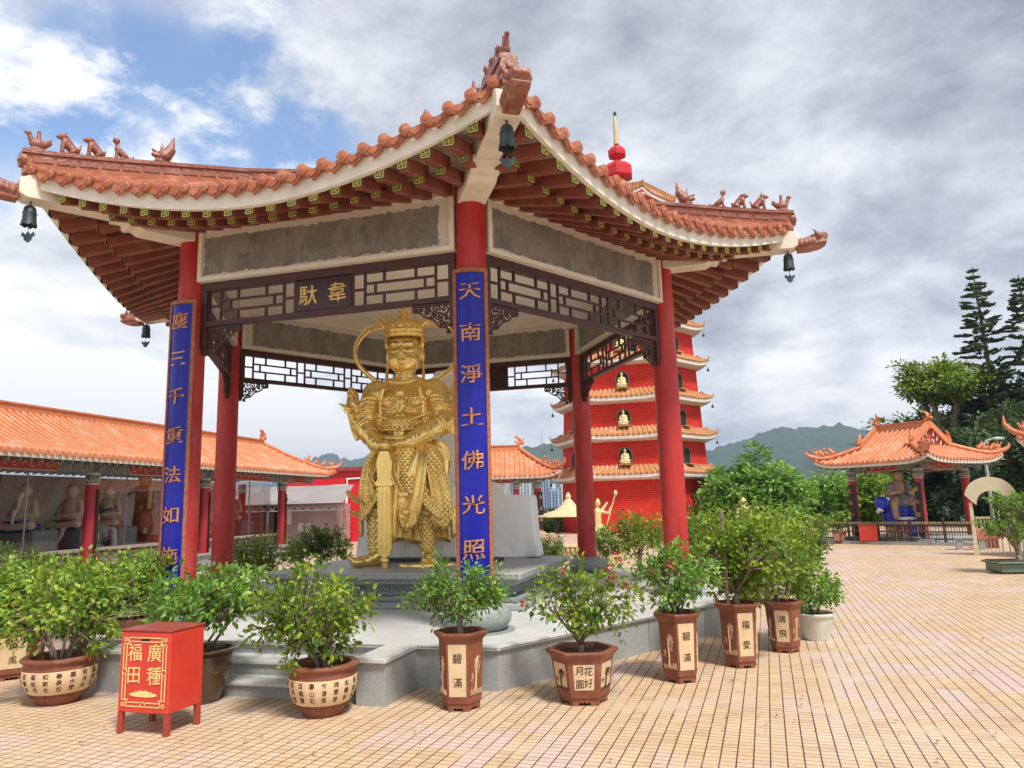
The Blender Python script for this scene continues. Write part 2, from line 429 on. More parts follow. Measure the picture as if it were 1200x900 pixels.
# hip beams, ridges, noses
def beam_poly(mb, i, pts, width):   # closed side profile (r,z) extruded across
    d = corner(i, 1)-CEN; d.z = 0; d.normalize(); s = Vector((-d.y, d.x, 0))
    mb.prism(pts, lambda r, z, q: CEN+d*r+Vector((0,0,z))+s*q, -width/2, width/2)
def nose(i):
    d = corner(i, 1)-CEN; d.z = 0; d.normalize(); s = Vector((-d.y, d.x, 0))
    def P(r, q, z): return CEN+d*(5.42+(r-5.3)*.58)+s*q*1.05+Vector((0,0,z-.20))
    m = MB()
    prof = [(5.30,5.10),(5.55,5.10),(5.78,5.12),(5.93,5.165),(5.97,5.20),(5.90,5.215),(5.99,5.26),(5.985,5.31),(5.88,5.335),(5.80,5.32),(5.76,5.36),(5.69,5.31),(5.5,5.28),(5.30,5.27)]
    m.prism(prof, lambda r, z, q: P(r, q, z), -.075, .075)
    for q in (-1, 1):
        m.sphere(P(5.80, q*.085, 5.28), (.035,.035,.035), 8, 6)
        m.tube([P(5.74, q*.08, 5.31), P(5.70, q*.1, 5.35), P(5.64, q*.1, 5.37)], [.02,.015,.006], 6)
        for k in range(4): m.sphere(P(5.4+k*.09, q*.075, 5.19+k*.008), (.035,.03,.05), 8, 5)
        m.tube([P(5.95, q*.07, 5.19), P(5.8, q*.085, 5.19), P(5.7, q*.08, 5.18)], .014, 6)
    return m
for i in range(6):
    mb = MB(); beam_poly(mb, i, [(3.3,4.84),(4.20,4.84),(4.27,4.88),(4.35,4.86),(4.40,4.92),(4.5,4.93),(4.5,4.99),(3.3,4.99)], .30)
    beam_poly(mb, i, [(3.3,4.97),(4.6,4.95),(5.36,4.93),(5.43,4.97),(5.43,5.13),(5.3,5.2),(3.3,5.5)], .25)
    mb.build('hip_beam', M_white, PAV, bev=.006)
    mb = MB()
    rs = [5.40,5.1,4.7,4.2,3.6,3.0,2.4,1.8,1.2,.5]; zt = [interp(r, [.5,1.6,2.83,3.9,4.9,5.4], [6.98,6.42,6.03,5.78,5.55,5.46]) for r in rs]
    beam_poly(mb, i, list(zip(rs, zt))+[(r, surf(0, r*.866)+(surf(r*.866*T30, r*.866)-surf(0, r*.866))-.05) for r in rs[::-1]], .11)
    rg = mb.build('hip_ridge', M_tile, ROOF)
    mb = MB(); beam_poly(mb, i, [(r+.02*(k == 0), z+.02) for k, (r, z) in enumerate(zip(rs, zt))]+[(r+.02*(r == 5.4), z-.025) for r, z in list(zip(rs, zt))[::-1]], .16)
    for k in range(22):
        r = 5.32-k*.22
        z = interp(r, rs[::-1], zt[::-1])
        if k % 1 == 0: beam_poly(mb, i, [(r, z-.05), (r-.185, z-.05+.04), (r-.185, z-.08), (r, z-.12)], .13)
    mb.build('ridge_cap', M_tiled, rg)
    d = corner(i, 1)-CEN; d.z = 0
    m = MB(); c0 = corner(i, 5.40, 5.37); m.tube([c0-d*.02, c0+d*.035], [.085,.085], 16); m.tube([c0+d*.03, c0+d*.05], [.04,.03], 10)
    m.build('ridge_end_tile', M_tiled, rg, smooth=40)
    nm_ = remesh(nose(i), .011, 3, 'dragon_head'); nm_.transform(rootmat(PAV).inverted()); nm_.materials.clear(); nm_.materials.append(M_tiled); shade(nm_); link('dragon_head', nm_, ROOF)
# ridge figures (sculpted)
def figure(kind):
    m = MB()
    if kind == 'hen':
        m.sphere((0,0,.09), (.085,.05,.06)); m.caps((.06,0,.12), (.085,0,.19), .03, .022); m.sphere((.095,0,.2), (.035,.025,.028)); m.caps((.11,0,.2), (.14,0,.19), .012, .004)
        m.caps((-.06,0,.11), (-.12,0,.18), .035, .012); m.caps((-.06,0,.09), (-.13,0,.14), .03, .012); m.box((0,0,.02), (.15,.08,.04))
        m.caps((-.005,0,.14), (-.005,0,.21), .028, .02); m.sphere((-.005,0,.235), .022)
    elif kind in ('lion', 'dragon'):
        m.box((0,0,.015), (.17,.07,.03)); m.caps((-.05,0,.07), (.035,0,.15), .05, .042)
        for q in (-.025,.025): m.caps((.05,q,.14), (.06,q,.03), .02, .018); m.caps((-.05,q*1.5,.06), (-.02,q*1.5,.03), .03, .022)
        m.sphere((.06,0,.2), (.045,.036,.04)); m.caps((.08,0,.195), (.11,0,.19), .024, .018)
        for k in range(5): m.sphere((-.075+k*.025,0,.10+k*.028), .02)
        m.caps((-.09,0,.06), (-.11,0,.12), .02, .012)
        if kind == 'dragon': m.caps((.05,0,.23), (.02,0,.27), .012, .006); m.caps((-.1,0,.1), (-.12,0,.16), .018, .01)
    elif kind == 'bird':
        m.box((0,0,.015), (.16,.06,.03)); m.caps((-.03,0,.07), (.035,0,.13), .045, .035); m.caps((.04,0,.14), (.05,0,.2), .022, .018); m.sphere((.055,0,.215), .028)
        m.tube([(.02,0,.235),(.09,0,.235)], [.03,.03], 8); m.caps((.055,0,.24), (.055,0,.275), .012, .005)
        m.caps((-.06,0,.06), (-.12,0,.05), .03, .012); m.caps((-.12,0,.05), (-.14,0,.09), .014, .012)
        for q in (-.02,.02): m.caps((.04,q,.1), (.05,q,.03), .016, .014)
    else:  # dragon tail finial
        m.box((0,0,.02), (.22,.1,.04)); m.caps((0,0,.1), (-.07,0,.2), .085, .06); m.caps((-.07,0,.2), (-.1,0,.38), .05, .012); m.caps((-.03,0,.15), (-.09,0,.3), .06, .03)
        m.caps((.04,0,.08), (.13,0,.09), .05, .025); m.caps((.1,0,.13), (.14,0,.15), .025, .015)
        for q in (-.03,.03): m.caps((.05,q,.14), (.03,q,.22), .014, .010); m.caps((.03,q,.22), (.055,q,.26), .01, .004)
    me = remesh(m, .008, 3, 'ridge_figure'); me.materials.clear(); me.materials.append(M_tiled); shade(me); return me
FIG = {k: figure(k) for k in ('hen','dragon','lion','bird','tail')}
for i in range(6):
    for kind, r, sc in (('hen',5.28,1.0),('dragon',4.99,1.02),('lion',4.73,1.0),('bird',4.46,1.0),('tail',3.98,.98)):
        o = link('ridge_figure', FIG[kind], ROOF)
        p = corner(i, r, interp(r, rs[::-1], zt[::-1])+.015)-Vector((CEN.x, CEN.y, PZ))
        o.location = p; o.rotation_euler = (0,0,-pi/2+TH+i*pi/3); o.scale = (sc,)*3
mb = MB(); mb.lathe([(.45,6.7),(.5,6.9),(.35,7.0),(.42,7.1),(.2,7.2),(.3,7.38),(.33,7.5),(.2,7.65),(.08,7.72),(.1,7.8),(.02,8.0)], 20, CEN); mb.build('finial', M_tiled, ROOF, smooth=40)
# ceiling
mb = MB(); mb.add([corner(i, S+.1, 5.12) for i in range(6)], [(5,4,3,2,1,0)]); mb.build('ceiling', M_ceil, PAV, fix=False)
# columns
for i in range(6):
    mb = MB(); mb.lathe([(.17,PZ+.25),(.166,2),(.162,5.1)], 32, corner(i, S)); c = mb.build('column', M_red, PAV, smooth=40)
    mb = MB(); mb.lathe([(.24,PZ),(.29,PZ+.03),(.335,PZ+.09),(.345,PZ+.15),(.32,PZ+.215),(.26,PZ+.25),(.235,PZ+.255),(.225,PZ+.275),(.175,PZ+.276)], 36, corner(i, S))
    mb.lathe([(.38,PZ-.02),(.38,PZ+.012)], 36, corner(i, S))
    mb.build('column_base', M_granite_g, PAV, smooth=40)
# ring beams with grey unfinished panels
def conc_mat():
    m, nt, b = nodes('bare_concrete'); g = G(nt); p = g.pos(); uv = g.coord('UV')
    f = g.ramp(g.noise(g.vec(p, (1,1,.45)), 4.5, 7, .75), .36, .66)
    c = g.mix(f, (.29,.265,.225), (.15,.14,.122)); c = g.mix(g.ramp(g.noise(p, 1.7, 5, .7), .53, .6, 0, .6), c, (.32,.3,.26))
    c = g.mix(g.ramp(g.noise(g.vec(p, (3,3,.35)), 5, 4, .7), .55, .72, 0, .55), c, (.10,.095,.08))
    x = g.n('ShaderNodeSeparateXYZ'); g.l(uv, x.inputs[0])
    eu = g.math('MINIMUM', x.outputs[0], g.math('SUBTRACT', 3.05, x.outputs[0])); ev = g.math('MINIMUM', x.outputs[1], g.math('SUBTRACT', .5, x.outputs[1]))
    e = g.math('MINIMUM', eu, ev)
    n = g.noise(p, 7, 6, .75)
    k = g.math('GREATER_THAN', g.math('SUBTRACT', g.math('MULTIPLY', n, .16), .058), e)
    sp = g.math('GREATER_THAN', g.noise(p, 26, 3, .5), .74); k = g.math('MAXIMUM', k, sp)
    c = g.mix(k, c, (.62,.57,.47)); g.l(c, b.inputs['Base Color']); b.inputs['Roughness'].default_value = .8
    g.bump(g.math('ADD', g.noise(p, 25, 6, .7), g.math('MULTIPLY', k, .5)), .5, .012, b)
    return m
M_conc = conc_mat()
HB = S/2-.15
for i in range(6):
    R = FR(i); m = MB()
    def bx(u0, u1, w0, w1, z0, z1): m.box(FP(i, (u0+u1)/2, (w0+w1)/2, (z0+z1)/2), (u1-u0, w1-w0, z1-z0), R)
    bx(-HB, HB, AP-.10, AP+.10, 4.385, 5.14)
    bx(-HB-.0, HB, AP-.13, AP+.13, 4.33, 4.384)
    for q in (-1, 1): u0, u1 = sorted((q*HB, q*(HB-.055))); bx(u0, u1, AP-.13, AP+.13, 4.3845, 5.14)
    bx(-HB+.0555, HB-.0555, AP-.13, AP+.13, 4.945, 5.14)
    # fill triangles up to soffit
    bx(-HB-.1, HB+.1, AP-.08, AP+.08, 5.1405, 5.3)
    m.build('ring_beam', M_white, PAV)
    for sgn, nm in ((1, 'outer_panel'), (-1, 'inner_panel')):
        u0, u1 = -HB+.057, HB-.057; w = AP+sgn*.104; m2 = MB()
        m2.add([FP(i, u0, w, 4.386), FP(i, u1, w, 4.386), FP(i, u1, w, 4.943), FP(i, u0, w, 4.943)], [(0,1,2,3)] if sgn > 0 else [(3,2,1,0)])
        o = m2.build('concrete_panel', M_conc, PAV, fix=False); uvl = o.data.uv_layers.new(name='uv'); co = [(0,0),(u1-u0,0),(u1-u0,.557),(0,.557)]
        for li, l in enumerate(o.data.loops): uvl.data[li].uv = co[l.vertex_index]
# small lime plaque above the front column panel
mb = MB(); mb.prism([(-.09,-.045),(.09,-.045),(.09,.045),(-.09,.045)], lambda x, y, d: FP(5, HB-.17+x, AP+d, 5.03+y), .1315, .138)
mb.mi = 1
for k in range(6):
    mb.prism([(-.08+k*.028,-.03),(-.066+k*.028,-.03),(-.066+k*.028,.03),(-.08+k*.028,.03)], lambda x, y, d: FP(5, HB-.17+x, AP+d, 5.03+y), .1385, .141)
mb.build('wall_plaque', [M_gildp, M_green], PAV)
# lattices
def lattice(i, board):
    R = FR(i); m = MB(); W = AP; zb, zt_ = 3.79, 4.28; L = S/2-.165
    def bx(u0, u1, z0, z1, w0=-.03, w1=.03, mm=None): (mm or m).box(FP(i, (u0+u1)/2, W+(w0+w1)/2, (z0+z1)/2), (abs(u1-u0), w1-w0, z1-z0), R)
    bx(-L, L, zt_-.05, zt_+.05, -.05, .05); bx(-L, L, zb, zb+.06, -.045, .045)
    for q in (-1, 1):
        u0, u1 = sorted((q*L, q*(L-.075))); bx(u0, u1, 3.53, zt_-.051, -.05, .05)
        m.prism([(-.035,0),(.035,0),(.02,-.06),(0,-.09),(-.02,-.06)], lambda x, y, d: FP(i, q*(L-.0375)+x, W+d, 3.529+y), -.03, .03)
    fr = m.build('lattice_frame', M_wood, PAV, bev=.004)
    m = MB(); z0, z1 = zb+.0605, zt_-.0505; H = z1-z0; b = .024; x0, x1 = -L+.0755, L-.0755
    def vb(u, za, zb_): bx(u-b/2, u+b/2, za, zb_, -.016, .016, m)
    def hb(ua, ub, z): bx(ua, ub, z-b/2, z+b/2, -.0155, .0155, m)
    bx(x0, x0+.02, z0, z1, -.02, .02, m); bx(x1-.02, x1, z0, z1, -.02, .02, m)
    x0 += .02; x1 -= .02
    def two(a, c): hb(a, c, (z0+z1)/2)
    def pat(a, c):
        w = c-a; zl, zh = z0+H/3, z0+2*H/3
        hb(a, c, zl); hb(a, c, zh)
        for (za, zb_) in ((z0, zl-b/2), (zh+b/2, z1)): vb(a+w*.27, za, zb_); vb(a+w*.73, za, zb_)
        vb(a+w*.14, zl+b/2, zh-b/2); vb(a+w*.86, zl+b/2, zh-b/2)
    tw = .15
    if board:
        BW = .74; segs = [('t', tw), ('p', (x1-x0-BW-4*tw)/2), ('t', tw), ('b', BW), ('t', tw), ('p', (x1-x0-BW-4*tw)/2), ('t', tw)]
    else:
        pw = (x1-x0-4*tw)/3; segs = [('t', tw), ('p', pw), ('t', tw), ('p', pw), ('t', tw), ('p', pw), ('t', tw)]
    x = x0
    for k, (ty, w) in enumerate(segs):
        if k: vb(x, z0, z1)
        if ty == 't': two(x+b/2, x+w-b/2)
        elif ty == 'p': pat(x+b/2, x+w-b/2)
        x += w
    if not board: m.build('lattice_screen', M_wood, PAV)
    else:
        mA, mB_ = MB(), MB(); U_ = fvec(i)[0]
        for f in m.f:
            c = sum((Vector(m.v[q]) for q in f), Vector())/len(f); (mA if (c-CEN).dot(U_) < 0 else mB_).add([m.v[q] for q in f], [tuple(range(len(f)))])
        for q in (mA, mB_): q.build('lattice_screen', M_wood, PAV, fix=False)
    if board:
        m = MB(); m.box(FP(i, 0, W, (z0+z1)/2), (.72, .055, H-.004), R); nb = m.build('name_board', pm('board_lacquer', (.05,.012,.012), (.035,.01,.01), 5, .3), PAV, bev=.006)
        U, N = fvec(i)
        for ch, u in (('馱', -.185), ('韋', .185)):
            m = MB(); put_text(m, ch, .25, FP(i, u, W+.032, (z0+z1)/2), U, Vector((0,0,1)), N, .02, .003); m.build('gilt_character', M_gildp, nb)
    # carved corner brackets
    for q in (-1, 1):
        m = MB()
        def P(x, z): return FP(i, q*(L-.078-x), W, zb-.004-z)
        m.bar(P(0,.012), P(.44,.012), .035, .022); m.bar(P(.44,0.0), P(.44,.07), .03, .02, (1,0,0))
        r = random.Random(5)
        def curl(cx, cz, rad, a0, turns, th=.013):
            pts = [P(cx+rad*(1-.75*k/14)*cos(a0+turns*2*pi*k/14), cz+rad*(1-.75*k/14)*sin(a0+turns*2*pi*k/14)) for k in range(15)]
            m.tube(pts, [th*(1-.4*k/14) for k in range(15)], 6, flat=1)
        for cx, cz, rad, a0, tu in ((.07,.07,.06,0,1.1),(.17,.06,.05,2,1.2),(.26,.055,.042,1,-1.2),(.34,.05,.035,3,1.1),(.4,.045,.025,2,-1),(.06,.17,.055,1,-1.1),(.14,.145,.045,4,1.2),(.21,.12,.035,0,1),(.05,.26,.04,2,1.1),(.11,.225,.035,5,-1.1),(.03,.31,.028,0,1),(.28,.1,.028,3,1)):
            curl(cx, cz, rad, a0+r.random(), tu)
            m.sphere(P(cx, cz), .014, 6, 4)
        m.tube([P(0,.34), P(.05,.28), P(.13,.26), P(.2,.18), P(.3,.14), P(.36,.085), P(.44,.07)], .012, 6)
        m.tube([P(.0,.2), P(.08,.12), P(.2,.1), P(.3,.03)], .01, 6)
        m.build('carved_bracket', M_wood, PAV)
for i in range(6): lattice(i, i in (5, 2))
# couplet boards on front columns
def couplet(i, chars, dirang, label, z0, z1, name='couplet_board'):
    base = corner(i, S); a = dirang; N = Vector((cos(a), sin(a), 0)); U = Vector((-N.y, N.x, 0))
    t = thing(name, label, 'couplet board', (base.x+N.x*.24, base.y+N.y*.24, z0), 0, 'blue couplet boards on the front columns')
    R = .175; hw = .158; n = 10; m = MB(); mf = MB()
    def Q(s, d, z):   # s arc param -1..1
        th = s*.66; return base+N*(.172-.26)+U*(sin(th)*(.26+d))+N*(cos(th)*(.26+d))+Vector((0,0,z))
    def slab(m, s0, s1, d0, d1, za, zb):
        k = 12; vs = []
        for j in range(k+1):
            s = s0+(s1-s0)*j/k; vs += [Q(s,d0,za), Q(s,d1,za), Q(s,d1,zb), Q(s,d0,zb)]
        fs = [(j*4+q, j*4+(q+1)%4, (j+1)*4+(q+1)%4, (j+1)*4+q) for j in range(k) for q in range(4)]+[(0,1,2,3), (k*4+3,k*4+2,k*4+1,k*4)]
        m.add(vs, fs)
    slab(m, -.8, .8, .002, .028, z0+.045, z1-.045); m.build('board_panel', M_blue, t, smooth=35)
    slab(mf, -1, -.8, .002, .044, z0, z1); slab(mf, .8, 1, .002, .044, z0, z1); slab(mf, -.799, .799, .002, .044, z1-.044, z1); slab(mf, -.799, .799, .002, .044, z0, z0+.044)
    mf.build('board_frame', M_copper, t, smooth=35)
    n = len(chars); top = z1-.25; step = (z1-z0-.42)/(n-.3)
    for k, ch in enumerate(chars):
        m = MB(); vs, fs = glyph(ch, .215, .03, .002)
        m.add([Q(v.x/(.26*.66), .030+v.z+.006, top-k*step+v.y*.95) for v in vs], fs)
        m.build('gilt_character', M_goldtxt, t)
    return t
aF = -pi/2+TH
couplet(0, '天南淨土佛光照', aF-.30, 'dark blue enamel couplet board with copper frame reading 天南淨土佛光照, on the front column', .70, 4.08)
couplet(5, '塵三千重法如施', aF-.55, 'dark blue enamel couplet board with copper frame on the left front column', .66, 4.10)
# wind bells
def bell(i, r, ztop, label, sc=1.0):
    p = corner(i, r, ztop); t = thing('wind_bell', label, 'bell', p, 0, 'wind bells under the pavilion roof corners', sc)
    def b(m, nm, mat=M_bell, parent=None, **k): return m.build(nm, mat, parent or t, world=False, **k)
    m = MB(); m.tube([(0,0,.03),(0,0,-.13)], .005, 6); 
    for k in range(3): m.tube([(cos(a)*.013, 0, -.02-k*.04+sin(a)*.02) for a in [x*pi/4 for x in range(9)]], .004, 5)
    b(m, 'hook')
    m = MB(); n = 32; prof = [(.02,-.10),(.048,-.11),(.068,-.14),(.075,-.22),(.080,-.30),(.092,-.35)]
    vs = []; 
    for j, (rr, z) in enumerate(prof):
        for k in range(n):
            a = 2*pi*k/n; sc_ = .022*abs(sin(a*4)) if j == len(prof)-1 else 0; vs.append((cos(a)*rr, sin(a)*rr, z-sc_))
    for j, (rr, z) in enumerate(prof[::-1]):
        for k in range(n):
            a = 2*pi*k/n; sc_ = .022*abs(sin(a*4)) if j == 0 else 0; vs.append((cos(a)*(rr-.008), sin(a)*(rr-.008), z-sc_-.004))
    N_ = len(prof)*2; m.add(vs, [(j*n+k, j*n+(k+1)%n, (j+1)*n+(k+1)%n, (j+1)*n+k) for j in range(N_-1) for k in range(n)]+[tuple(range(n))]); 
    m.lathe([(.082,-.204),(.086,-.2),(.082,-.196)], n, cap=False)
    b(m, 'bell_cup', smooth=40)
    m = MB(); m.tube([(0,0,-.12),(0,0,-.46)], .0035, 5)
    pl = [(0,.04),(.03,.0),(.07,.035),(.085,-.01),(.05,-.035),(.045,-.07),(0,-.105),(-.045,-.07),(-.05,-.035),(-.085,-.01),(-.07,.035),(-.03,0)]
    a = -pi/2; m.prism(pl, lambda x, y, d: Vector((x, d, -.48+y)), -.006, .006); b(m, 'clapper')
    return t
for i, r, z, sc, lb in ((0,5.28,5.06,.95,'bluish iron wind bell under the roof corner nearest the camera'),(5,5.30,5.06,.95,'dark iron wind bell under the far left roof corner, open sky behind'),(1,5.30,5.07,.95,'black iron wind bell under the right roof corner, grey cloud behind'),(4,5.30,5.07,.95,'small wind bell under the rear left roof corner, above the gallery roof'),(2,5.30,5.07,.95,'wind bell under the rear right roof corner in front of the pagoda'),):
    bell(i, r, z-.09, lb, .85)

# ================================================================== PLATFORM
PL = thing('stone_platform', 'low pale stone platform with granite sides and front steps under the pavilion', 'platform', (CEN.x, CEN.y, 0))
PA = 3.87; PR = PA/(sqrt(3)/2)
m = MB(); cs = [CEN+ (corner(i, PR)-CEN) for i in range(6)]
m.prism([(c.x, c.y) for c in cs], lambda x, y, d: Vector((x, y, d)), -.05, .34); m.build('side_wall', M_granite, PL)
cs2 = [corner(i, PR+.03) for i in range(6)]
m = MB(); m.prism([(c.x, c.y) for c in cs2], lambda x, y, d: Vector((x, y, d)), .341, .38); m.build('paving_top', M_marble, PL, bev=.005)
m = MB()   # cladding joints
for i in range(6):
    for k in range(1, 4): m.box(FP(i, -PR/2+k*PR/4, PA+.001, .17), (.006, .004, .33), FR(i))
    m.box(FP(i, 0, PA+.036, .361), (PR, .004, .006), FR(i))
m.build('joint_lines', pm('joint', (.12,.12,.115), None, 5, .9), PL)
R = FR(5); HU = 1.19
for k, (w0, w1, z0, z1) in enumerate(((PA-.02, PA+.29, .0, .253), (PA+.291, PA+.56, .0, .127))):
    m = MB(); m.box(FP(5, 0, (w0+w1)/2, (z0+z1-.03)/2-.01), (2*HU, w1-w0, z1-z0-.01), R); st = m.build('step', M_granite, PL)
    m = MB(); m.box(FP(5, 0, (w0+w1)/2+.012, z1-.015), (2*HU, w1-w0+.02, .03), R); m.build('tread', M_marble, st, bev=.004)
for q in (-1, 1):
    m = MB(); m.box(FP(5, q*(HU+.14), PA+.315, .165), (.27, .66, .35), R); ck = m.build('cheek_wall', M_granite, PL)
    m = MB(); m.box(FP(5, q*(HU+.14), PA+.33, .361), (.30, .70, .036), R); m.build('coping', M_marble, ck, bev=.005)
# ================================================================== PEDESTAL
M_ped = pm('pedestal_stone', (.42,.43,.42), (.34,.35,.34), 50, .45, stain=(.25,.25,.24,.3))
PD = thing('statue_pedestal', 'carved grey green stone pedestal carrying the golden statue and white rock screen', 'pedestal', tuple(FP(5, 0, 0, PZ)), 0)
def slabp(m, u0, u1, w0, w1, z0, z1): m.box(FP(5, (u0+u1)/2, (w0+w1)/2, (z0+z1)/2), (u1-u0, w1-w0, z1-z0), R)
for nm, e, z0, z1, mt in (('base_slab', .36, .38, .455, M_granite), ('lower_moulding', .24, .4555, .515, M_granite_g), ('waist', .12, .5155, .655, M_granite_g), ('upper_moulding', .22, .6555, .725, M_granite_g), ('top_slab', .30, .7255, .805, M_ped)):
    m = MB(); slabp(m, -1.75-e+.3, 1.6+e-.05, -1.15-e+.2, 1.45+e-.05, z0, z1); m.build(nm, mt, PD, bev=.012)
m = MB(); mm_ = .30   # carved relief bands
for k in range(46):
    u = -1.66+k*.077
    m.tube([FP(5, u+.026*cos(a), 1.70+.002, .765+.024*sin(a)) for a in [x*pi/4 for x in range(8)]], .006, 4, caps=False)
m.build('relief_carving', M_granite_g, PD); m = MB()
for k in range(34):
    w = 1.6-k*.077
    m.tube([FP(5, 1.85+.002, w+.026*cos(a), .765+.024*sin(a)) for a in [x*pi/4 for x in range(8)]], .006, 4, caps=False)
m.build('relief_carving', M_granite_g, PD); m = MB()
for k in range(16):
    u = -1.5+k*.2
    for dx, rr in ((0,.05),(.07,.035),(-.07,.03)): m.tube([FP(5, u+dx+rr*(1-j/14)*cos(j*.8), 1.53, .585+rr*(1-j/14)*sin(j*.8)) for j in range(12)], .008, 4)
m.build('relief_carving', M_granite_g, PD); m = MB()
for k in range(13):
    w = 1.4-k*.2
    for dx, rr in ((0,.05),(.07,.035)): m.tube([FP(5, 1.675, w+dx+rr*(1-j/14)*cos(j*.8), .585+rr*(1-j/14)*sin(j*.8)) for j in range(12)], .008, 4)
m.build('relief_carving', M_granite_g, PD)
# small planter with flat stone tray beside front column drum
# ================================================================== PLANTS
LEAF = [(0,0,0),(.30,.30,.09),(.24,.68,.07),(0,1,-.05),(-.24,.68,.07),(-.30,.30,.09)]
def add_leaf(vs, fs, p, d, nrm, size):
    y = d.normalized(); x = y.cross(nrm)
    if x.length < 1e-4: x = y.orthogonal()
    x.normalize(); z = x.cross(y); o = len(vs)
    for a, b, c in LEAF: vs.append(p+x*(a*size)+y*(b*size)+z*(c*size))
    fs.append((o, o+1, o+2, o+3)); fs.append((o, o+3, o+4, o+5))
def rv(r):
    while True:
        v = Vector((r.uniform(-1,1), r.uniform(-1,1), r.uniform(-1,1)))
        if .05 < v.length < 1: return v
def curve(a, b, sag, n=6, r=None, wob=.03):
    m = (a+b)/2+sag; out = []
    for i in range(n+1):
        t = i/n; p = a*(1-t)**2+m*(2*t*(1-t))+b*t*t
        if r and 0 < i < n: p += Vector((r.uniform(-wob,wob), r.uniform(-wob,wob), r.uniform(-wob,wob)))
        out.append(p)
    return out
def plant(parent, base, center, rad, nclus, nleaf, size, seed, leaf, bark=None, spread=.12, stems=3, th=.016, flowers=0, hollow=.2, trunk=0, name_f='foliage', name_s='stem', fl_mat=None, boxy=1.0, upleaf=.5):
    """woody stems fanning from base into an uneven crown of leaf clusters; all coords world"""
    r = random.Random(seed); base = Vector(base); center = Vector(center); bark = bark or M_bark
    rad = Vector(rad) if hasattr(rad, '__len__') else Vector((rad,)*3)
    ms = MB(); vs = []; fs = []; fl = MB(); cl = []
    fork = base+Vector((0,0,trunk)) if trunk else base
    tops = []
    if trunk:
        ms.tube(curve(base, fork, Vector((r.uniform(-.1,.1)*trunk, r.uniform(-.1,.1)*trunk, 0)), 6, r, trunk*.02), [th*2.2*(1-.35*i/6) for i in range(7)], 8)
    for k in range(stems):
        a = 2*pi*k/stems+r.random(); q = fork+Vector((cos(a)*rad.x*.35, sin(a)*rad.y*.35, (center.z-fork.z)*r.uniform(.45,.8)))
        s0 = fork+Vector((cos(a), sin(a), 0))*(0 if trunk else th*2.5)
        ms.tube(curve(s0, q, Vector((cos(a)*-.05*rad.x, 0, 0)), 5, r, th*.6), [th*(1-.09*i) for i in range(6)], 6); tops.append(q)
    for k in range(nclus):
        d = rv(r).normalized(); q = r.uniform(hollow, 1)**.6
        nz_ = .72+.5*noise.noise(d*1.9+Vector((seed*3.1,0,0)))+.25*noise.noise(d*5+Vector((0,seed,0)))
        d = Vector((math.copysign(abs(d.x)**boxy, d.x), math.copysign(abs(d.y)**boxy, d.y), d.z))
        c = center+Vector((d.x*rad.x, d.y*rad.y, d.z*rad.z))*(q*nz_*1.12)
        if c.z < base.z+.05: c.z = base.z+.05+r.random()*.1
        cl.append(c); t = min(tops, key=lambda t: (t-c).length)
        if (c-t).length > .02: ms.tube(curve(t, c, Vector((0,0,r.uniform(-.1,.15)*(c-t).length)), 4, r, th*.5), [th*.5, th*.42, th*.34, th*.26, th*.16], 5)
    per = max(1, nleaf//nclus)
    for c in cl:
        out = (c-center); out = Vector((out.x/rad.x, out.y/rad.y, out.z/rad.z)); tip = c+out.normalized()*spread*.8 if out.length > 0 else c
        for _ in range(int(per*1.3*r.uniform(.6,1.4))):
            g_ = rv(r)*spread*r.uniform(.3,1.5); p = c+g_*1.0+(tip-c)*r.random()
            dd = (g_.normalized()*.8+out*.5+Vector((0,0,r.uniform(-.5,.35))))
            if dd.length < .05: dd = Vector((1,0,0))
            nn = Vector((r.uniform(-.6,.6), r.uniform(-.6,.6), 1))*upleaf+rv(r)*.6+out*.4
            add_leaf(vs, fs, p, dd, nn, size*.88*r.uniform(.55,1.25))
    for _ in range(flowers):
        c = r.choice(cl); p = c+(c-center).normalized()*spread*1.0+rv(r)*.03
        for j in range(14):
            v2 = []; f2 = []; q = rv(r).normalized(); add_leaf(v2, f2, p+q*.012, q+Vector((0,0,.2)), rv(r), size*.55); fl.add(v2, f2)
    so = ms.build(name_s, bark, parent, smooth=True)
    m = MB(); m.add(vs, fs); fo = m.build(name_f, leaf, parent, fix=False)
    if flowers: fl.build('blossom', fl_mat or M_flower, parent, fix=False)
    return fo
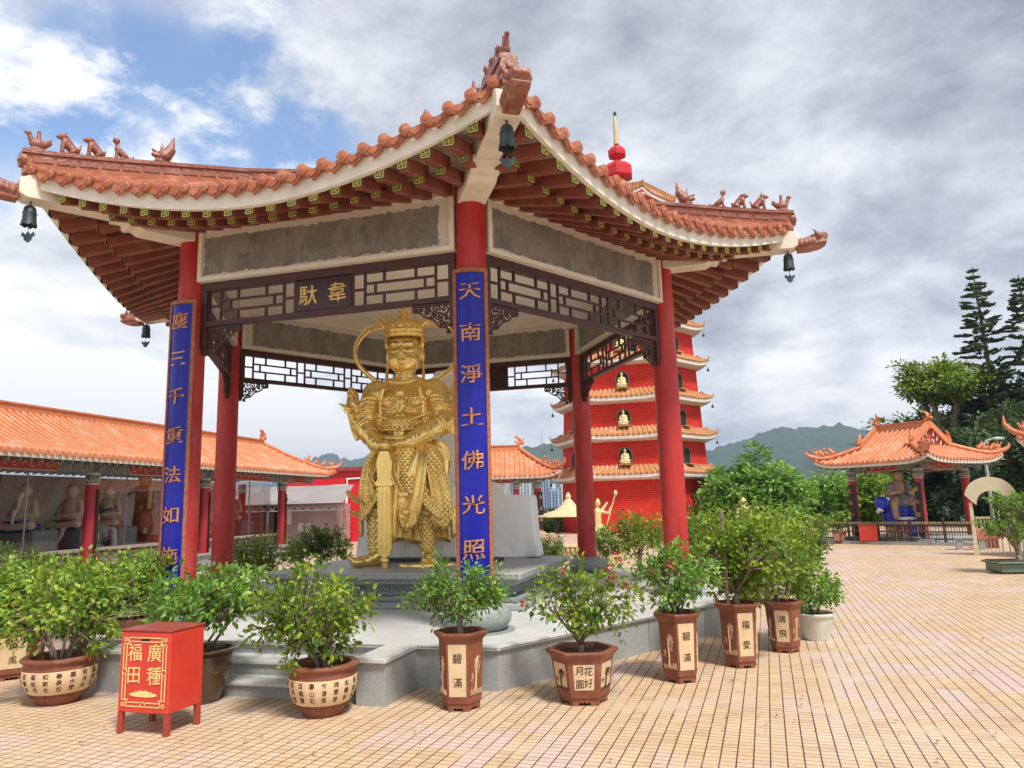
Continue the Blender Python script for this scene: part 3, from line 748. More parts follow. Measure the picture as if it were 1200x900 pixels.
# ---------------- pots (all built at local origin, base z=0)
def soil(t, r_, z, hexa=False, rot=0):
    m = MB(); n = 6 if hexa else 24; vs = [Vector((0,0,z+.015))]+[Vector((cos(2*pi*k/n+rot)*r_, sin(2*pi*k/n+rot)*r_, z)) for k in range(n)]
    m.add(vs, [(0, 1+k, 1+(k+1)%n) for k in range(n)]); m.build('soil', M_soil, t, world=False, fix=False)
BOWLTXT = ['蘭花香','玉心蘭','中龍蘭','福仕公','來春錦','花月情','百福圖','壽山石','竹清風','梅雪香','松鶴年','菊秋月','和氣生','春長在','雲水間','明月光','清泉石','古今情']
def bowl_pot(t, R=.275, H=.37):
    s = R/.275
    prof = [(.13,0),(.15,.0),(.165,.03),(.20,.08),(.243,.14),(.262,.19),(.268,.245),(.262,.29),(.262,.325),(.285,.34),(.287,.355),(.275,.365),(.225,.365),(.215,.34),(.22,.25),(.20,.25)]
    m = MB(); m.lathe([(r*s, z*H/.37) for r, z in prof], 48, cap=False); p = m.build('pot', M_terra, t, world=False, smooth=35)
    band = [(.2135,.094),(.2435,.134),(.265,.19),(.272,.245),(.266,.275)]
    m = MB(); m.lathe([(r*s+.002, z*H/.37) for r, z in band]+[(r*s-.004, z*H/.37) for r, z in band[::-1]], 48, cap=False); b = m.build('cream_band', M_creamglaze, p, world=False, smooth=35)
    for k, w in enumerate(BOWLTXT):
        m = MB(); a0 = 2*pi*k/len(BOWLTXT)
        for j, ch in enumerate(w):
            z0 = .245-j*.052; vs, fs = glyph(ch, .042, .04, .008, 1)
            def f(v):
                z = z0+v.y; rr = (interp(z, [b_[1] for b_ in band], [b_[0] for b_ in band])+.003)*s+v.z*.6; a = a0+v.x/.26
                return Vector((cos(a)*rr, sin(a)*rr, z*H/.37))
            m.add([f(v) for v in vs], fs)
        m.build('inscription_column', M_ink, b, world=False)
    m = MB()
    for k in range(20):
        a0 = 2*pi*k/20; m.tube([(cos(a0+q*.13)*(rr), sin(a0+q*.13)*(rr), zz*H/.37) for q, rr, zz in ((-1,.203*s,.075),(-.4,.218*s,.09),(0,.196*s,.062),(.4,.218*s,.09),(1,.203*s,.075))], .0035, 4)
    m.build('scroll_relief', M_terra, p, world=False)
    soil(t, .22*s, .31*H/.37)
def hexpot(t, R, H, top, chars, panels=True, wide=False, rot=0.0, par=0):
    """hexagonal pot: R bottom radius at apothem, top radius"""
    def ring(r, z): return [Vector((cos(2*pi*k/6+rot)*r, sin(2*pi*k/6+rot)*r, z)) for k in range(6)]
    prof = [(R*.92,.05),(R,.06),(R+(top-R)*.15,.10),(top,H-.07),(top+.01,H-.055),(top+.045,H-.02),(top+.045,H),(top-.005,H),(top-.015,H-.06),(R*.8,.12)]
    m = MB(); vs = [v for r, z in prof for v in ring(r, z)]; N = len(prof)
    m.add(vs, [(i*6+k, i*6+(k+1)%6, (i+1)*6+(k+1)%6, (i+1)*6+k) for i in range(N-1) for k in range(6)]+[tuple(range(5,-1,-1))])
    p = m.build('pot', M_terra, t, world=False, bev=.004)
    m = MB()
    for k in range(6):
        a, b = ring(R*.9, 0)[k], ring(R*.9, 0)[(k+1)%6]; nn = ((a+b)/2).normalized(); U = (b-a).normalized(); w = (b-a).length
        m.prism([(-w/2,.055),(-w/2,.0),(-w*.28,0),(-w*.2,.03),(-w*.07,.018),(0,.032),(w*.07,.018),(w*.2,.03),(w*.28,0),(w/2,0),(w/2,.055)], lambda x, y, d: (a+b)/2+U*x+nn*d+Vector((0,0,y)), -.02, .004)
    m.build('foot_ring', M_carved, p, world=False)
    ci = 0
    for k in range(6):
        def P(x, y, d):   # x -1..1 , y 0..1 on panel
            z = .115+(H-.20)*y; r = R+(top-R)*((z-.1)/(H-.17)*.85+.15); a, b = ring(r, z)[k], ring(r, z)[(k+1)%6]
            mm_ = (a+b)/2; nn = Vector((mm_.x, mm_.y, 0)).normalized(); return mm_+(b-a)*(x*.5)+nn*d
        light = (k % 2 == par) if not wide else (k % 3 != 9)
        m = MB(); e = .80 if not wide else .68; y0, y1 = (0,1) if not wide else (.05,.95)
        vs = [P(-e,y0,.0035), P(e,y0,.0035), P(e,y1,.0035), P(-e,y1,.0035), P(-e,y0,-.003), P(e,y0,-.003), P(e,y1,-.003), P(-e,y1,-.003)]
        m.add(vs, [(0,1,2,3),(4,7,6,5),(0,4,5,1),(1,5,6,2),(2,6,7,3),(3,7,4,0)])
        pn = m.build('glazed_panel' if light else 'carved_panel', M_creamglaze if light else M_carved, p, world=False)
        m = MB(); W = ((P(1,.5,0)-P(-1,.5,0)).length)/2; HH = H-.20
        if light and chars:
            if wide:
                if k % 2 == par:
                    for ch, cx, cy in zip(chars, (.3,.3,-.3,-.3), (.72,.3,.74,.26)):
                        vs, fs = glyph(ch, .075, .03, .002); m = MB(); m.add([P(cx+v.x/W, cy+v.y/HH, .004+abs(v.z)*.8) for v in vs], fs); m.build('brush_character', M_ink, pn, world=False)
                else: leafy(m, P, W, HH, k, .008); m.build('ink_drawing', M_ink, pn, world=False)
            else:
                for ch, cy in zip(chars, (.73,.27)):
                    vs, fs = glyph(ch, .082, .03, .002); m = MB(); m.add([P(v.x/W, cy+v.y/HH, .004+abs(v.z)*.8) for v in vs], fs); m.build('brush_character', M_ink, pn, world=False)
        else:
            leafy(m, P, W, HH, k+int(H*10), .006); m.build('incised_palm', M_creamglaze, pn, world=False)
        # rim lines round the panel
    soil(t, top-.012, H-.045, True, rot)
def leafy(m, P, W, HH, seed, th):
    r = random.Random(seed)
    tk = [P((-.1+.25*q*q+.1*sin(q*5))/1, .08+.6*q, .006) for q in [x/6 for x in range(7)]]; m.tube(tk, [.008]*4+[.006]*3, 5); tp = (.2, .7)
    for k in range(11):
        a = 2*pi*k/11; L = r.uniform(.2,.34); m.tube([P(tp[0]+cos(a)*L*q*1.5, tp[1]+sin(a)*L*q*.62-.12*q*q, .006) for q in (0,.4,.75,1)], .0026, 4)
    for k in range(5):
        a = 2*pi*k/5; m.tube([P(-.45+cos(a)*.25*q, .38+sin(a)*.1*q-.04*q*q, .006) for q in (0,.5,1)], .0025, 4)
    for k in range(7):
        x = -.7+k*.23; m.tube([P(x, .02, .006), P(x+.06, .10+.05*r.random(), .006), P(x+.2, .03, .006)], .003, 4)
def round_pot(t, R, H, mat, prof=None, sm=35):
    prof = prof or [(.62,0),(.66,.02),(.82,.35),(.95,.8),(.97,.86),(1.06,.9),(1.07,.96),(1.0,1.0),(.93,.99),(.9,.9),(.8,.7)]
    m = MB(); m.lathe([(r*R, z*H) for r, z in prof], 40, cap=False); m.add([Vector((cos(2*pi*k/40)*prof[0][0]*R, sin(2*pi*k/40)*prof[0][0]*R, .0)) for k in range(40)], [tuple(range(39,-1,-1))])
    p = m.build('pot', mat, t, world=False, smooth=sm); soil(t, R*.92, H*.88); return p
def pthing(px, py, label, rz=0, group='potted shrubs set out along the platform edge', sc=1, z=0, name='potted_plant'):
    p = gp(px, py, z); p.z = z; return thing(name, label, 'potted plant', tuple(p), rz, group, sc), p
def V3(*a): return Vector(a)
M_wpot = pm('white_glaze', (.62,.60,.53), (.55,.53,.46), 6, .35, stain=(.4,.36,.28,.4))
M_dpot = pm('dark_glaze', (.055,.035,.022), (.10,.05,.025), 7, .25, stain=(.2,.12,.06,.5), spec=.7)

t, p = pthing(378, 836, 'round terracotta bowl with cream inscribed band and dense green bush, right of the red box', 2.2); bowl_pot(t, .275, .40)
plant(t, p+V3(0,0,.33), p+V3(-.13,.05,.79), (.55,.50,.36), 120, 2300, .062, 11, M_leafA, M_bark2, .085, 5, .014, trunk=.0)
t, p = pthing(68, 822, 'terracotta bowl with cream inscribed band and tall leafy bush, left of the red box', .7); bowl_pot(t, .30, .40)
plant(t, p+V3(0,0,.33), p+V3(-.02,.15,.82), (.64,.52,.40), 150, 2900, .066, 12, M_leafB, M_bark2, .10, 6, .016)
t, p = pthing(541, 829, 'tall slim hexagonal pot marked 碧滿 with feathery bush in front of the blue board', radians(8)); hexpot(t, .165, .60, .185, '碧滿', rot=radians(-75), par=1)
plant(t, p+V3(0,0,.56), p+V3(.0,.05,.90), (.43,.38,.27), 95, 2300, .044, 13, M_leafF, M_bark, .085, 3, .014, trunk=.14)
t, p = pthing(684, 821, 'low wide hexagonal pot with a sparse bush carrying pink flowers', 0); hexpot(t, .215, .42, .26, '花好月圓', wide=True, rot=radians(-62), par=1)
plant(t, p+V3(0,0,.36), p+V3(.03,.05,.82), (.58,.5,.32), 70, 1150, .062, 14, M_leafA, M_bark, .07, 5, .013, flowers=9, trunk=.08)
t, p = pthing(798, 797, 'tall hexagonal pot marked 碧滿 with two pink blooms, beside the platform corner', 0); hexpot(t, .165, .60, .19, '碧滿', rot=radians(-107))
plant(t, p+V3(0,0,.56), p+V3(.02,.05,.93), (.40,.38,.27), 85, 1500, .058, 15, M_leafF, M_bark, .075, 5, .014, flowers=3)
t, p = pthing(869, 780, 'tall hexagonal pot marked 福愛 holding a staked bushy shrub', 0); hexpot(t, .165, .60, .19, '福愛', rot=radians(-113))
plant(t, p+V3(0,0,.56), p+V3(.12,.2,1.05), (.60,.55,.50), 170, 3600, .062, 16, M_leafA, M_bark, .10, 4, .016, trunk=.12)
m = MB(); m.tube([p+V3(-.09,0,.5), p+V3(-.09,0,1.5)], .018, 8); m.build('stake', M_bark2, t)
t, p = pthing(921, 763, 'small hexagonal pot marked 鴻飛 under a spreading green shrub', 0); hexpot(t, .15, .52, .18, '鴻飛', rot=radians(-85), par=1)
plant(t, p+V3(0,0,.48), p+V3(.02,.3,.98), (.56,.6,.48), 150, 3200, .062, 17, M_leafB, M_bark, .10, 4, .016)
t, p = pthing(957, 749, 'round cream glazed pot with light green foliage at the right end of the row', 0); round_pot(t, .21, .30, M_wpot)
plant(t, p+V3(0,0,.25), p+V3(0,.0,.58), (.36,.34,.26), 75, 1500, .055, 18, M_leafF, M_bark, .07, 5, .012)
t, p = pthing(14, 793, 'hexagonal pot marked 曉風 at the left edge of the picture', 0); hexpot(t, .25, .50, .29, '曉風', rot=radians(-88))
plant(t, p+V3(0,0,.46), p+V3(0,.1,.90), (.55,.5,.32), 100, 1900, .06, 19, M_leafB, M_bark, .1, 4, .015)
t, p = pthing(152, 780, 'hexagonal pot marked 大吉 half hidden between the bowl and the red box', 0); hexpot(t, .17, .50, .2, '大吉', rot=radians(-80))
plant(t, p+V3(0,0,.46), p+V3(-.1,.1,.90), (.66,.5,.30), 120, 2300, .06, 20, M_leafB, M_bark, .1, 4, .015, flowers=0)
t, p = pthing(236, 822, 'dark brown glazed jar with lotus relief and glossy shrub behind the red box', 0)
pt = round_pot(t, .27, .45, M_dpot, [(.5,0),(.52,.02),(.66,.2),(.83,.5),(.9,.75),(.88,.88),(1.0,.93),(1.14,.965),(1.15,.99),(1.1,1.0),(.86,.985),(.84,.9),(.8,.7)])
m = MB()
for k in range(7):
    a0 = 2*pi*k/7
    for s in (-1,-.5,0,.5,1): m.tube([(cos(a0+s*q*.22)*(.195+.05*q), sin(a0+s*q*.22)*(.195+.05*q), .20+q*.12*(1-abs(s)*.4)) for q in (0,.3,.6,.85,1)], .004, 4)
m.build('lotus_relief', M_yel if False else pm('olive_relief', (.2,.16,.07), None, 9, .4), pt, world=False)
plant(t, p+V3(0,0,.40), p+V3(.0,.0,.86), (.78,.5,.21), 120, 1900, .068, 21, M_leafF, M_bark, .085, 5, .014)

# background potted / planted shrubs
def shrub(px, py, Y_, label, h, w, seed, leaf, size, nl, nc, trunk=.15, name='shrub', group='shrubs planted round the plaza', zb=0.0, cat='shrub', sh=.5):
    b = at(px, py, Y_); b.z = zb; t = thing(name, label, cat, tuple(b), 0, group)
    plant(t, b, b+V3(0,0,h*(1-sh*.62)), (w/2, w/2*.9, h*sh*.62), nc, nl, size, seed, leaf, M_bark, w*.09, 4, max(.012, w*.018), trunk=trunk*h, name_f='foliage'); return t
shrub(100, 700, 8.6, 'wide pale green hedge bush just behind the pots at the left', 1.08, 1.7, 31, M_leafB, .07, 2600, 140, .1)
shrub(195, 700, 8.9, 'hedge bush with reddish tips beside the foot of the left blue board', 1.06, 1.5, 32, M_leafA, .06, 2300, 120, .1)
shrub(8, 700, 8.3, 'bright green hedge bush at the far left edge', 1.06, 1.6, 33, M_leafF, .07, 1900, 110, .1)
shrub(6, 700, 12.4, 'flat topped pine bonsai in front of the glass gallery at the left edge', 1.22, 1.5, 34, M_leafC, .05, 2200, 60, .5)
shrub(300, 690, 14.5, 'layered dark green bonsai bush between the left red columns and the pedestal', 1.15, 1.5, 35, M_leafA, .06, 2600, 90, .35)
shrub(348, 690, 17.5, 'low dark shrub beside the gallery end column', 1.0, 1.0, 36, M_leafC, .07, 1300, 60, .3)
shrub(376, 690, 16.5, 'rounded clipped shrub in front of the white shed', 1.35, 1.0, 37, M_leafC, .06, 2200, 80, .3)
shrub(402, 690, 17.8, 'yellowish shrub beside the white rock screen', 1.05, .55, 38, M_leafB, .06, 800, 40, .3)
shrub(644, 690, 17.5, 'low bright green bush behind the pedestal corner', .85, 1.1, 39, M_leafF, .06, 1500, 70, .1)
shrub(712, 690, 16.0, 'slim potted shrub right of the rear stone drum', 1.1, .75, 40, M_leafF, .06, 1000, 50, .4)
shrub(752, 690, 15.5, 'small spreading tree on thin bare stems between the red columns', 1.35, 1.5, 41, M_leafA, .07, 2400, 80, .45)
shrub(838, 690, 12.5, 'broad dark shrub behind the staked pot with a pale flower', 1.5, 1.5, 42, M_leafA, .075, 2600, 110, .2)
shrub(900, 700, 11.8, 'broad light green shrub rising behind the pot marked 鴻飛', 1.45, 1.5, 43, M_leafB, .07, 2800, 120, .2)
shrub(946, 690, 12.6, 'leaning fine leaved shrub at the right end of the pot row', 1.25, 1.0, 44, M_leafC, .06, 2000, 80, .3)
# bonsai at right edge in green tray
b = gp(1196, 671); t = thing('bonsai', 'old bonsai with layered bright foliage in green ceramic tray at the right edge', 'bonsai', tuple(b), radians(-8))
M_gpot = pm('green_glaze', (.10,.15,.10), (.07,.11,.075), 8, .3, spec=.6)
m = MB(); 
for (x0, x1, y0, y1, z0, z1) in ((-.5,.5,-.32,.32,.03,.20),(-.56,.56,-.38,.38,.201,.235),(-.42,-.32,-.26,.26,0,.029),(.32,.42,-.26,.26,0,.029)): m.bbox(x0, x1, y0, y1, z0, z1)
m.build('tray', M_gpot, t, world=False, bev=.015)
m = MB(); m.bbox(-.5,.5,-.32,.32,.2355,.25); m.build('soil', M_soil, t, world=False)
for k, (dx, dz, w_, hh_) in enumerate(((-.35,.72,.42,.16),(.1,1.0,.55,.2),(.5,.78,.45,.18),(-.05,.62,.35,.14),(-.1,1.22,.36,.14))):
    plant(t, b+V3(0,0,.22), b+V3(dx, 0, dz+.22), (w_, w_*.9, hh_), 36, 800, .06, 60+k, M_leafF, M_bark2, .07, 2, .03, trunk=.12)
# ================================================================== GOLDEN GUARDIAN STATUE
U5, N5 = fvec(5)
so = FP(5, -.19, .42, .806); cdir = Vector((0,0,0))-so; ca = atan2(cdir.y, cdir.x)
rzs = ca+pi/2-radians(13)
ST = thing('guardian_statue', 'tall golden armoured guardian statue with flame crown resting hands on a sword in the pavilion', 'statue', tuple(so), rzs)
ST.scale = (.92,.95,1)
SM = ROOTM[ST.name]
def E(m, c, r, R=None): m.sphere(c, r, 20, 14, R)
def loc_sculpt(m, vox, name, mat, parent=ST, smooth=5):
    me = remesh(m, vox, smooth, name); me.materials.clear(); me.materials.append(mat); shade(me); return link(name, me, parent)
def loc(m, name, mat, parent=ST, **k): return m.build(name, mat, parent, world=False, **k)
def ribbon(m, pts, w, th=.02, wave=0, n=40, normal=(0,-1,0)):
    """flat band following a smooth path"""
    P = [Vector(p) for p in pts]; out = []
    for i in range(len(P)-1):
        p0, p1, p2, p3 = P[max(i-1,0)], P[i], P[i+1], P[min(i+2,len(P)-1)]
        k = max(3, n//(len(P)-1))
        for j in range(k):
            t = j/k; out.append(.5*((2*p1)+(p2-p0)*t+(2*p0-5*p1+4*p2-p3)*t*t+(3*p1-p0-3*p2+p3)*t**3))
    out.append(P[-1]); N = len(out); vs = []
    for i, p in enumerate(out):
        d = (out[min(i+1,N-1)]-out[max(i-1,0)]).normalized(); nn = Vector(normal); nn = (nn-d*nn.dot(d)); nn.normalize(); x = d.cross(nn)
        q = i/(N-1); ww = (w if not callable(w) else w(q))/2; off = nn*(wave*sin(q*14))
        for a, b in ((-1,-1),(-.5,-1.6),(0,-1),(.5,-.4),(1,-1),(1,1),(.5,1.6),(0,1),(-.5,.4),(-1,1)): vs.append(p+off+x*(a*ww)+nn*(b*th/2))
    k = 10
    fs = [(i*k+j, i*k+(j+1)%k, (i+1)*k+(j+1)%k, (i+1)*k+j) for i in range(N-1) for j in range(k)]+[tuple(range(k)), tuple((N-1)*k+j for j in range(k-1,-1,-1))]
    m.add(vs, fs)
# --- body (one continuous figure: head, neck, torso, arms, hands, legs, feet)
b = MB()
E(b, (0,.02,3.10), (.285,.30,.33)); E(b, (0,-.05,2.96), (.262,.235,.22)); E(b, (0,-.11,2.85), (.15,.14,.10)); E(b, (0,-.03,2.86), (.20,.18,.10))
for s in (-1,1): E(b, (s*.13,-.115,2.95), (.12,.13,.13))
E(b, (0,-.215,3.19), (.20,.08,.085)); b.caps((0,-.270,3.13), (0,-.325,3.02), .020, .032); E(b, (0,-.315,3.005), (.042,.035,.028)); E(b, (-.036,-.292,3.0), (.022,.022,.02)); E(b, (.036,-.292,3.0), (.022,.022,.02))
E(b, (0,-.262,2.930), (.068,.030,.013)); E(b, (0,-.258,2.905), (.050,.032,.016)); E(b, (0,-.235,2.845), (.055,.045,.035))
for s in (-1,1):
    E(b, (s*.108,-.243,3.092), (.062,.036,.030)); E(b, (s*.105,-.252,3.080), (.056,.030,.016)); E(b, (s*.292,.02,3.05), (.03,.06,.11)); E(b, (s*.29,.03,2.90), (.026,.04,.07))
    b.caps((s*.035,-.272,3.150), (s*.16,-.245,3.175), .014, .010)
b.caps((0,.0,2.60), (0,-.01,2.85), .17, .155); b.caps((0,-.01,2.72),(0,-.01,2.74),.172,.172)
E(b, (0,0,2.30), (.46,.27,.36)); E(b, (0,-.06,1.95), (.36,.31,.28)); E(b, (0,-.12,1.98), (.28,.27,.2)); E(b, (0,.0,1.68), (.37,.27,.24))
for s in (-1,1): E(b, (s*.40,0,2.46), (.22,.21,.2)); b.caps((s*.15,0,2.58), (s*.42,0,2.50), .15, .13)
LE, RE_ = Vector((-.64,-.12,1.98)), Vector((.66,-.14,2.0)); LW, RW = Vector((-.32,-.50,1.66)), Vector((.16,-.52,1.70))
b.caps((-.47,0,2.42), LE, .165, .135); b.caps(LE, LW, .135, .075); b.caps((.49,0,2.42), RE_, .165, .135); b.caps(RE_, RW, .135, .075)
# legs
LK, RK = Vector((-.42,-.15,.80)), Vector((.38,-.10,.78)); LA_, RA_ = Vector((-.46,-.05,.17)), Vector((.34,.02,.17))
b.caps((-.2,0,1.55), LK, .24, .15); b.caps((.2,0,1.55), RK, .24, .15); b.caps(LK, LA_, .14, .095); b.caps(RK, RA_, .14, .095); E(b, (-.44,.0,.58), (.15,.16,.2)); E(b, (.38,.05,.56), (.15,.16,.2))
def hand(b, w, d, side, curl, spread=.03):   # w wrist, d pointing dir
    d = d.normalized(); up = Vector((0,0,1)); x = d.cross(up).normalized()*side
    pc = w+d*.10; b.caps(w, w+d*.06, .07, .062)
    b.box(pc+d*.02, (.135,.14,.06), Matrix((x*1, d, x.cross(d))).transposed()); E(b, pc+d*.02, (.08,.085,.05))
    for k in range(4):
        off = x*((k-1.5)*.037); L = (.058,.068,.064,.05)[k]; p = pc+d*.075+off; dd = (d+x*((k-1.5)*spread)).normalized()
        for j in range(3):
            q = p+dd*(L*(1-.15*j)); b.caps(p, q, .0195-.002*j, .0175-.002*j, 8); p = q; dd = (dd-Vector((0,0,1))*curl).normalized()
    tb = pc-x*-.0+x*(-side*0)-x*.065-d*.04; t2 = tb-x*.045+d*.055; t3 = t2+d*.055-Vector((0,0,.02)); b.caps(tb, t2, .026, .021, 8); b.caps(t2, t3, .021, .016, 8)
hand(b, LW, Vector((.85,-.35,.06)), 1, .22); hand(b, RW, Vector((-.9,-.25,-.10)), -1, .28)
def foot(b, a, d):
    d = d.normalized(); b.caps(a+Vector((0,0,-.02)), a+d*.08+Vector((0,0,-.07)), .105, .10); b.caps(a-d*.06+Vector((0,0,-.09)), a+d*.24+Vector((0,0,-.10)), .085, .085); E(b, a+d*.30+Vector((0,0,-.10)), (.12,.12,.075)); b.caps(a+d*.36+Vector((0,0,-.09)), a+d*.43+Vector((0,0,-.05)), .06, .035)
foot(b, LA_, Vector((-.75,-.65,0))); foot(b, RA_, Vector((.25,-.95,0)))
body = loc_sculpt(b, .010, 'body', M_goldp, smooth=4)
# painted features
m = MB()
for s in (-1,1):
    m.tube([(s*.035,-.298,3.160), (s*.085,-.296,3.190), (s*.15,-.272,3.196), (s*.205,-.235,3.17)], [.006,.010,.009,.003], 6)
    m.tube([(s*.048,-.286,3.082), (s*.10,-.290,3.074), (s*.165,-.262,3.088)], [.004,.008,.003], 6)
m.tube([(-.058,-.282,2.920), (-.02,-.296,2.917), (.02,-.296,2.917), (.058,-.282,2.920)], .0035, 5)
loc(m, 'painted_features', pm('brow_paint', (.02,.012,.01), None, 5, .5), body)
# armour cuirass with scale texture
m = MB(); E(m, (-.34,-.02,1.96), (.17,.2,.34)); E(m, (.34,-.02,1.96), (.17,.2,.34)); E(m, (0,-.01,2.30), (.475,.285,.33)); E(m, (0,-.14,1.98), (.30,.27,.20)); E(m, (0,-.06,1.97), (.385,.325,.22))
for s in (-1,1): E(m, (s*.18,-.20,2.33), (.17,.10,.13)); m.caps((s*.46,-.0,2.50), (s*.60,-.06,2.16), .185, .175)
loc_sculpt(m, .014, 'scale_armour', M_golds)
m = MB()
def ringpts(c, rx, rz, y, n=20, a0=0, a1=2*pi): return [Vector((c[0]+rx*cos(a0+(a1-a0)*k/n), y-.05*cos((a0+(a1-a0)*k/n)*2)*0, c[1]+rz*sin(a0+(a1-a0)*k/n))) for k in range(n+1)]
def wrap(x, z, rx=.475, ry=.30, off=.02):    # point on chest ellipse front
    q = max(-.97, min(.97, x/rx)); return Vector((x, -(ry+off)*sqrt(1-q*q)-.02, z))
for s in (-1,1):
    m.tube([wrap(s*.19+.165*cos(a), 2.32+.12*sin(a), .475, .325, .0) for a in [pi+k*pi/16 for k in range(17)]], .018, 8)
    m.tube([wrap(s*.19+.13*cos(a), 2.33+.09*sin(a), .475, .325, .0) for a in [pi+k*pi/16 for k in range(17)]], .008, 6)
    m.tube([wrap(s*.29, 2.55, off=-.03), wrap(s*.32, 2.42), wrap(s*.34, 2.25), wrap(s*.33, 2.08)], .028, 8, flat=.6)
    m.caps((s*.30,-.26,2.50), (s*.33,-.27,2.36), .045, .04)
    
    m.tube([wrap(s*x, z) for x, z in ((.02,2.12),(.12,2.05),(.24,2.07),(.36,2.12),(.44,2.1))], .026, 8)
    for k in range(1): a = k*1.3; m.tube([wrap(s*(.20+.07*(1-j/12)*cos(a+j*.6)), 1.98+.05*(1-j/12)*sin(a+j*.6)+.0, .40, .37) for j in range(12)], .011, 5)
m.tube([Vector((.0+.24*cos(a), -.13-.2*abs(sin(a))**.5*1.0, 2.66-.08*abs(sin(a)))) for a in [pi+k*pi/12 for k in range(13)]], .03, 8)
m.caps((0,-.33,2.38), (0,-.37,2.16), .035, .03); E(m, (0,-.33,2.44), (.065,.035,.055)); m.box((0,-.35,2.26), (.09,.05,.14))
m.tube([Vector((.41*cos(a), -.06+.36*sin(a), 1.80+.03*cos(a*2))) for a in [k*2*pi/36 for k in range(37)]], .05, 10)      # belt
m.tube([Vector((.395*cos(a), -.07+.36*sin(a), 1.90)) for a in [k*2*pi/36 for k in range(37)]], .022, 8)
m.tube([Vector((.40*cos(a), -.06+.36*sin(a), 1.71)) for a in [k*2*pi/36 for k in range(37)]], .022, 8)
E(m, (0,-.42,1.84), (.085,.045,.07)); E(m, (0,-.45,1.85), (.04,.03,.035))
m.tube([(.33+.075*cos(a), -.33, 1.66+.075*sin(a)) for a in [k*pi/8 for k in range(17)]], .018, 8)
loc_sculpt(m, .010, 'chest_ornament', M_gold, smooth=5)
# shoulder + forearm guards
for s, E_, W_ in ((-1, LE, LW), (1, RE_, RW)):
    m = MB(); sh = Vector((s*.50,0,2.44)); m.caps(sh+Vector((0,0,.02)), sh+(E_-sh)*.42, .20, .19)
    for k in range(4): m.tube([sh+(E_-sh)*(.12+.13*k)+Vector((.205*cos(a), .205*sin(a), .02*sin(3*a))) for a in [j*pi/9 for j in range(19)]], .014, 6)
    d = (W_-E_).normalized(); x = d.orthogonal().normalized(); y = d.cross(x)
    m.caps(E_+d*.05, W_-d*.05, .15, .105)
    for k in (0,.12,.5,.9,1): c = E_+(W_-E_)*(.1+.78*k); r_ = .158-.05*k; m.tube([c+x*(r_*cos(a))+y*(r_*sin(a)) for a in [j*pi/9 for j in range(19)]], .017, 6)
    for j in range(7): c = E_+(W_-E_)*(.3+.3*(j%2)); r_ = .135; a = j*.9; m.tube([c+x*(r_*cos(a+q*.25))+y*(r_*sin(a+q*.25))+d*(.05*sin(q*2.2)) for q in (-1,-.5,0,.5,1)], .012, 5)
    loc_sculpt(m, .011, 'arm_guard', M_gold, smooth=2)
    m = MB()   # flaring sleeve wing
    tip = Vector((s*.93, .12, 2.50)); 
    if s > 0: tip = Vector((.86,.15,2.62))
    pts = [E_+Vector((0,.05,-.10)), E_+Vector((s*.12,.08,.10)), (E_+tip)*.5+Vector((s*.06,0,.05)), tip+Vector((s*-.02,0,-.03)), tip+Vector((s*.0,-.02,.07))]
    ribbon(m, pts, lambda q: .30*(1-q)**.6+.07, .07, .012, 30, (s*.3,-1,0)); E(m, tip+Vector((0,0,.06)), (.05,.06,.06))
    for k in range(5): m.caps(E_+Vector((s*(.02+.06*k),.05,-.12+.10*k)), E_+Vector((s*(.12+.075*k),.06,-.04+.10*k)), .045, .015)
    loc_sculpt(m, .012, 'sleeve_wing', M_gold, smooth=3)
# armoured skirt with folds
m = MB(); P = []; n = 120
for j in range(26):
    q = j/25; row = []
    for k in range(n+1):
        a = 2*pi*k/n; hem = .95+.22*max(0, sin(a+pi/2*0))*0-.30*abs(cos(a))**2+.1*sin(3*a)
        z = 1.72-(1.72-hem)*q; rx = .42+.24*q; ry = .36+.16*q; f = 1+.025*q*sin(a*9)+.012*q*sin(a*23+1)
        row.append(Vector((rx*f*cos(a), -.04+ry*f*sin(a), z)))
    P.append(row)
m.grid(P); sk = loc(m, 'armour_skirt', M_golds, smooth=True, fix=False); md = sk.modifiers.new('s', 'SOLIDIFY'); md.thickness = .035
# robe panels and drapes: curved sheets hanging from the belt
def drape(top0, top1, bot, w_top, w_bot, out, folds, seed, name='robe_panel', mat=None, curlz=0, th=.03):
    m = MB(); P = []; r = random.Random(seed); ph = r.random()*6
    A, B, C = Vector(top0), Vector(top1), Vector(bot)
    for j in range(34):
        q = j/33; c = A*(1-q)**2+B*2*q*(1-q)+C*q*q; w = w_top+(w_bot-w_top)*q; row = []
        for k in range(31):
            s = -1+2*k/30; z = c.z-curlz*q*abs(s)**1.5
            row.append(Vector((c.x+s*w/2*out[0], c.y+s*w/2*out[1]-.030*q*cos(s*folds*pi+ph)-.010*q*cos(s*folds*2.3*pi), z+.03*q*cos(s*pi*2+ph))))
        P.append(row)
    m.grid(P); o = loc(m, name, mat or M_goldp, smooth=True, fix=False); d = o.modifiers.new('s', 'SOLIDIFY'); d.thickness = th
    t_ = MB(); t_.tube([r_[0] for r_ in P]+P[-1][1:]+[r_[-1] for r_ in P[::-1]][1:], .022, 6); t_.tube([r_[3] for r_ in P[:-3]]+P[-4][3:-3]+[r_[-4] for r_ in P[-4::-1]], .010, 5); loc(t_, 'robe_trim', M_goldp, o, smooth=True); return o
drape((-.10,-.38,1.70), (-.05,-.60,1.2), (-.10,-.52,.36), .22, .10, (1,0,0), 2, 1)
drape((.34,-.34,1.70), (.34,-.56,1.2), (.14,-.50,.48), .12, .40, (1,-.1,0), 2, 2, curlz=-.28)
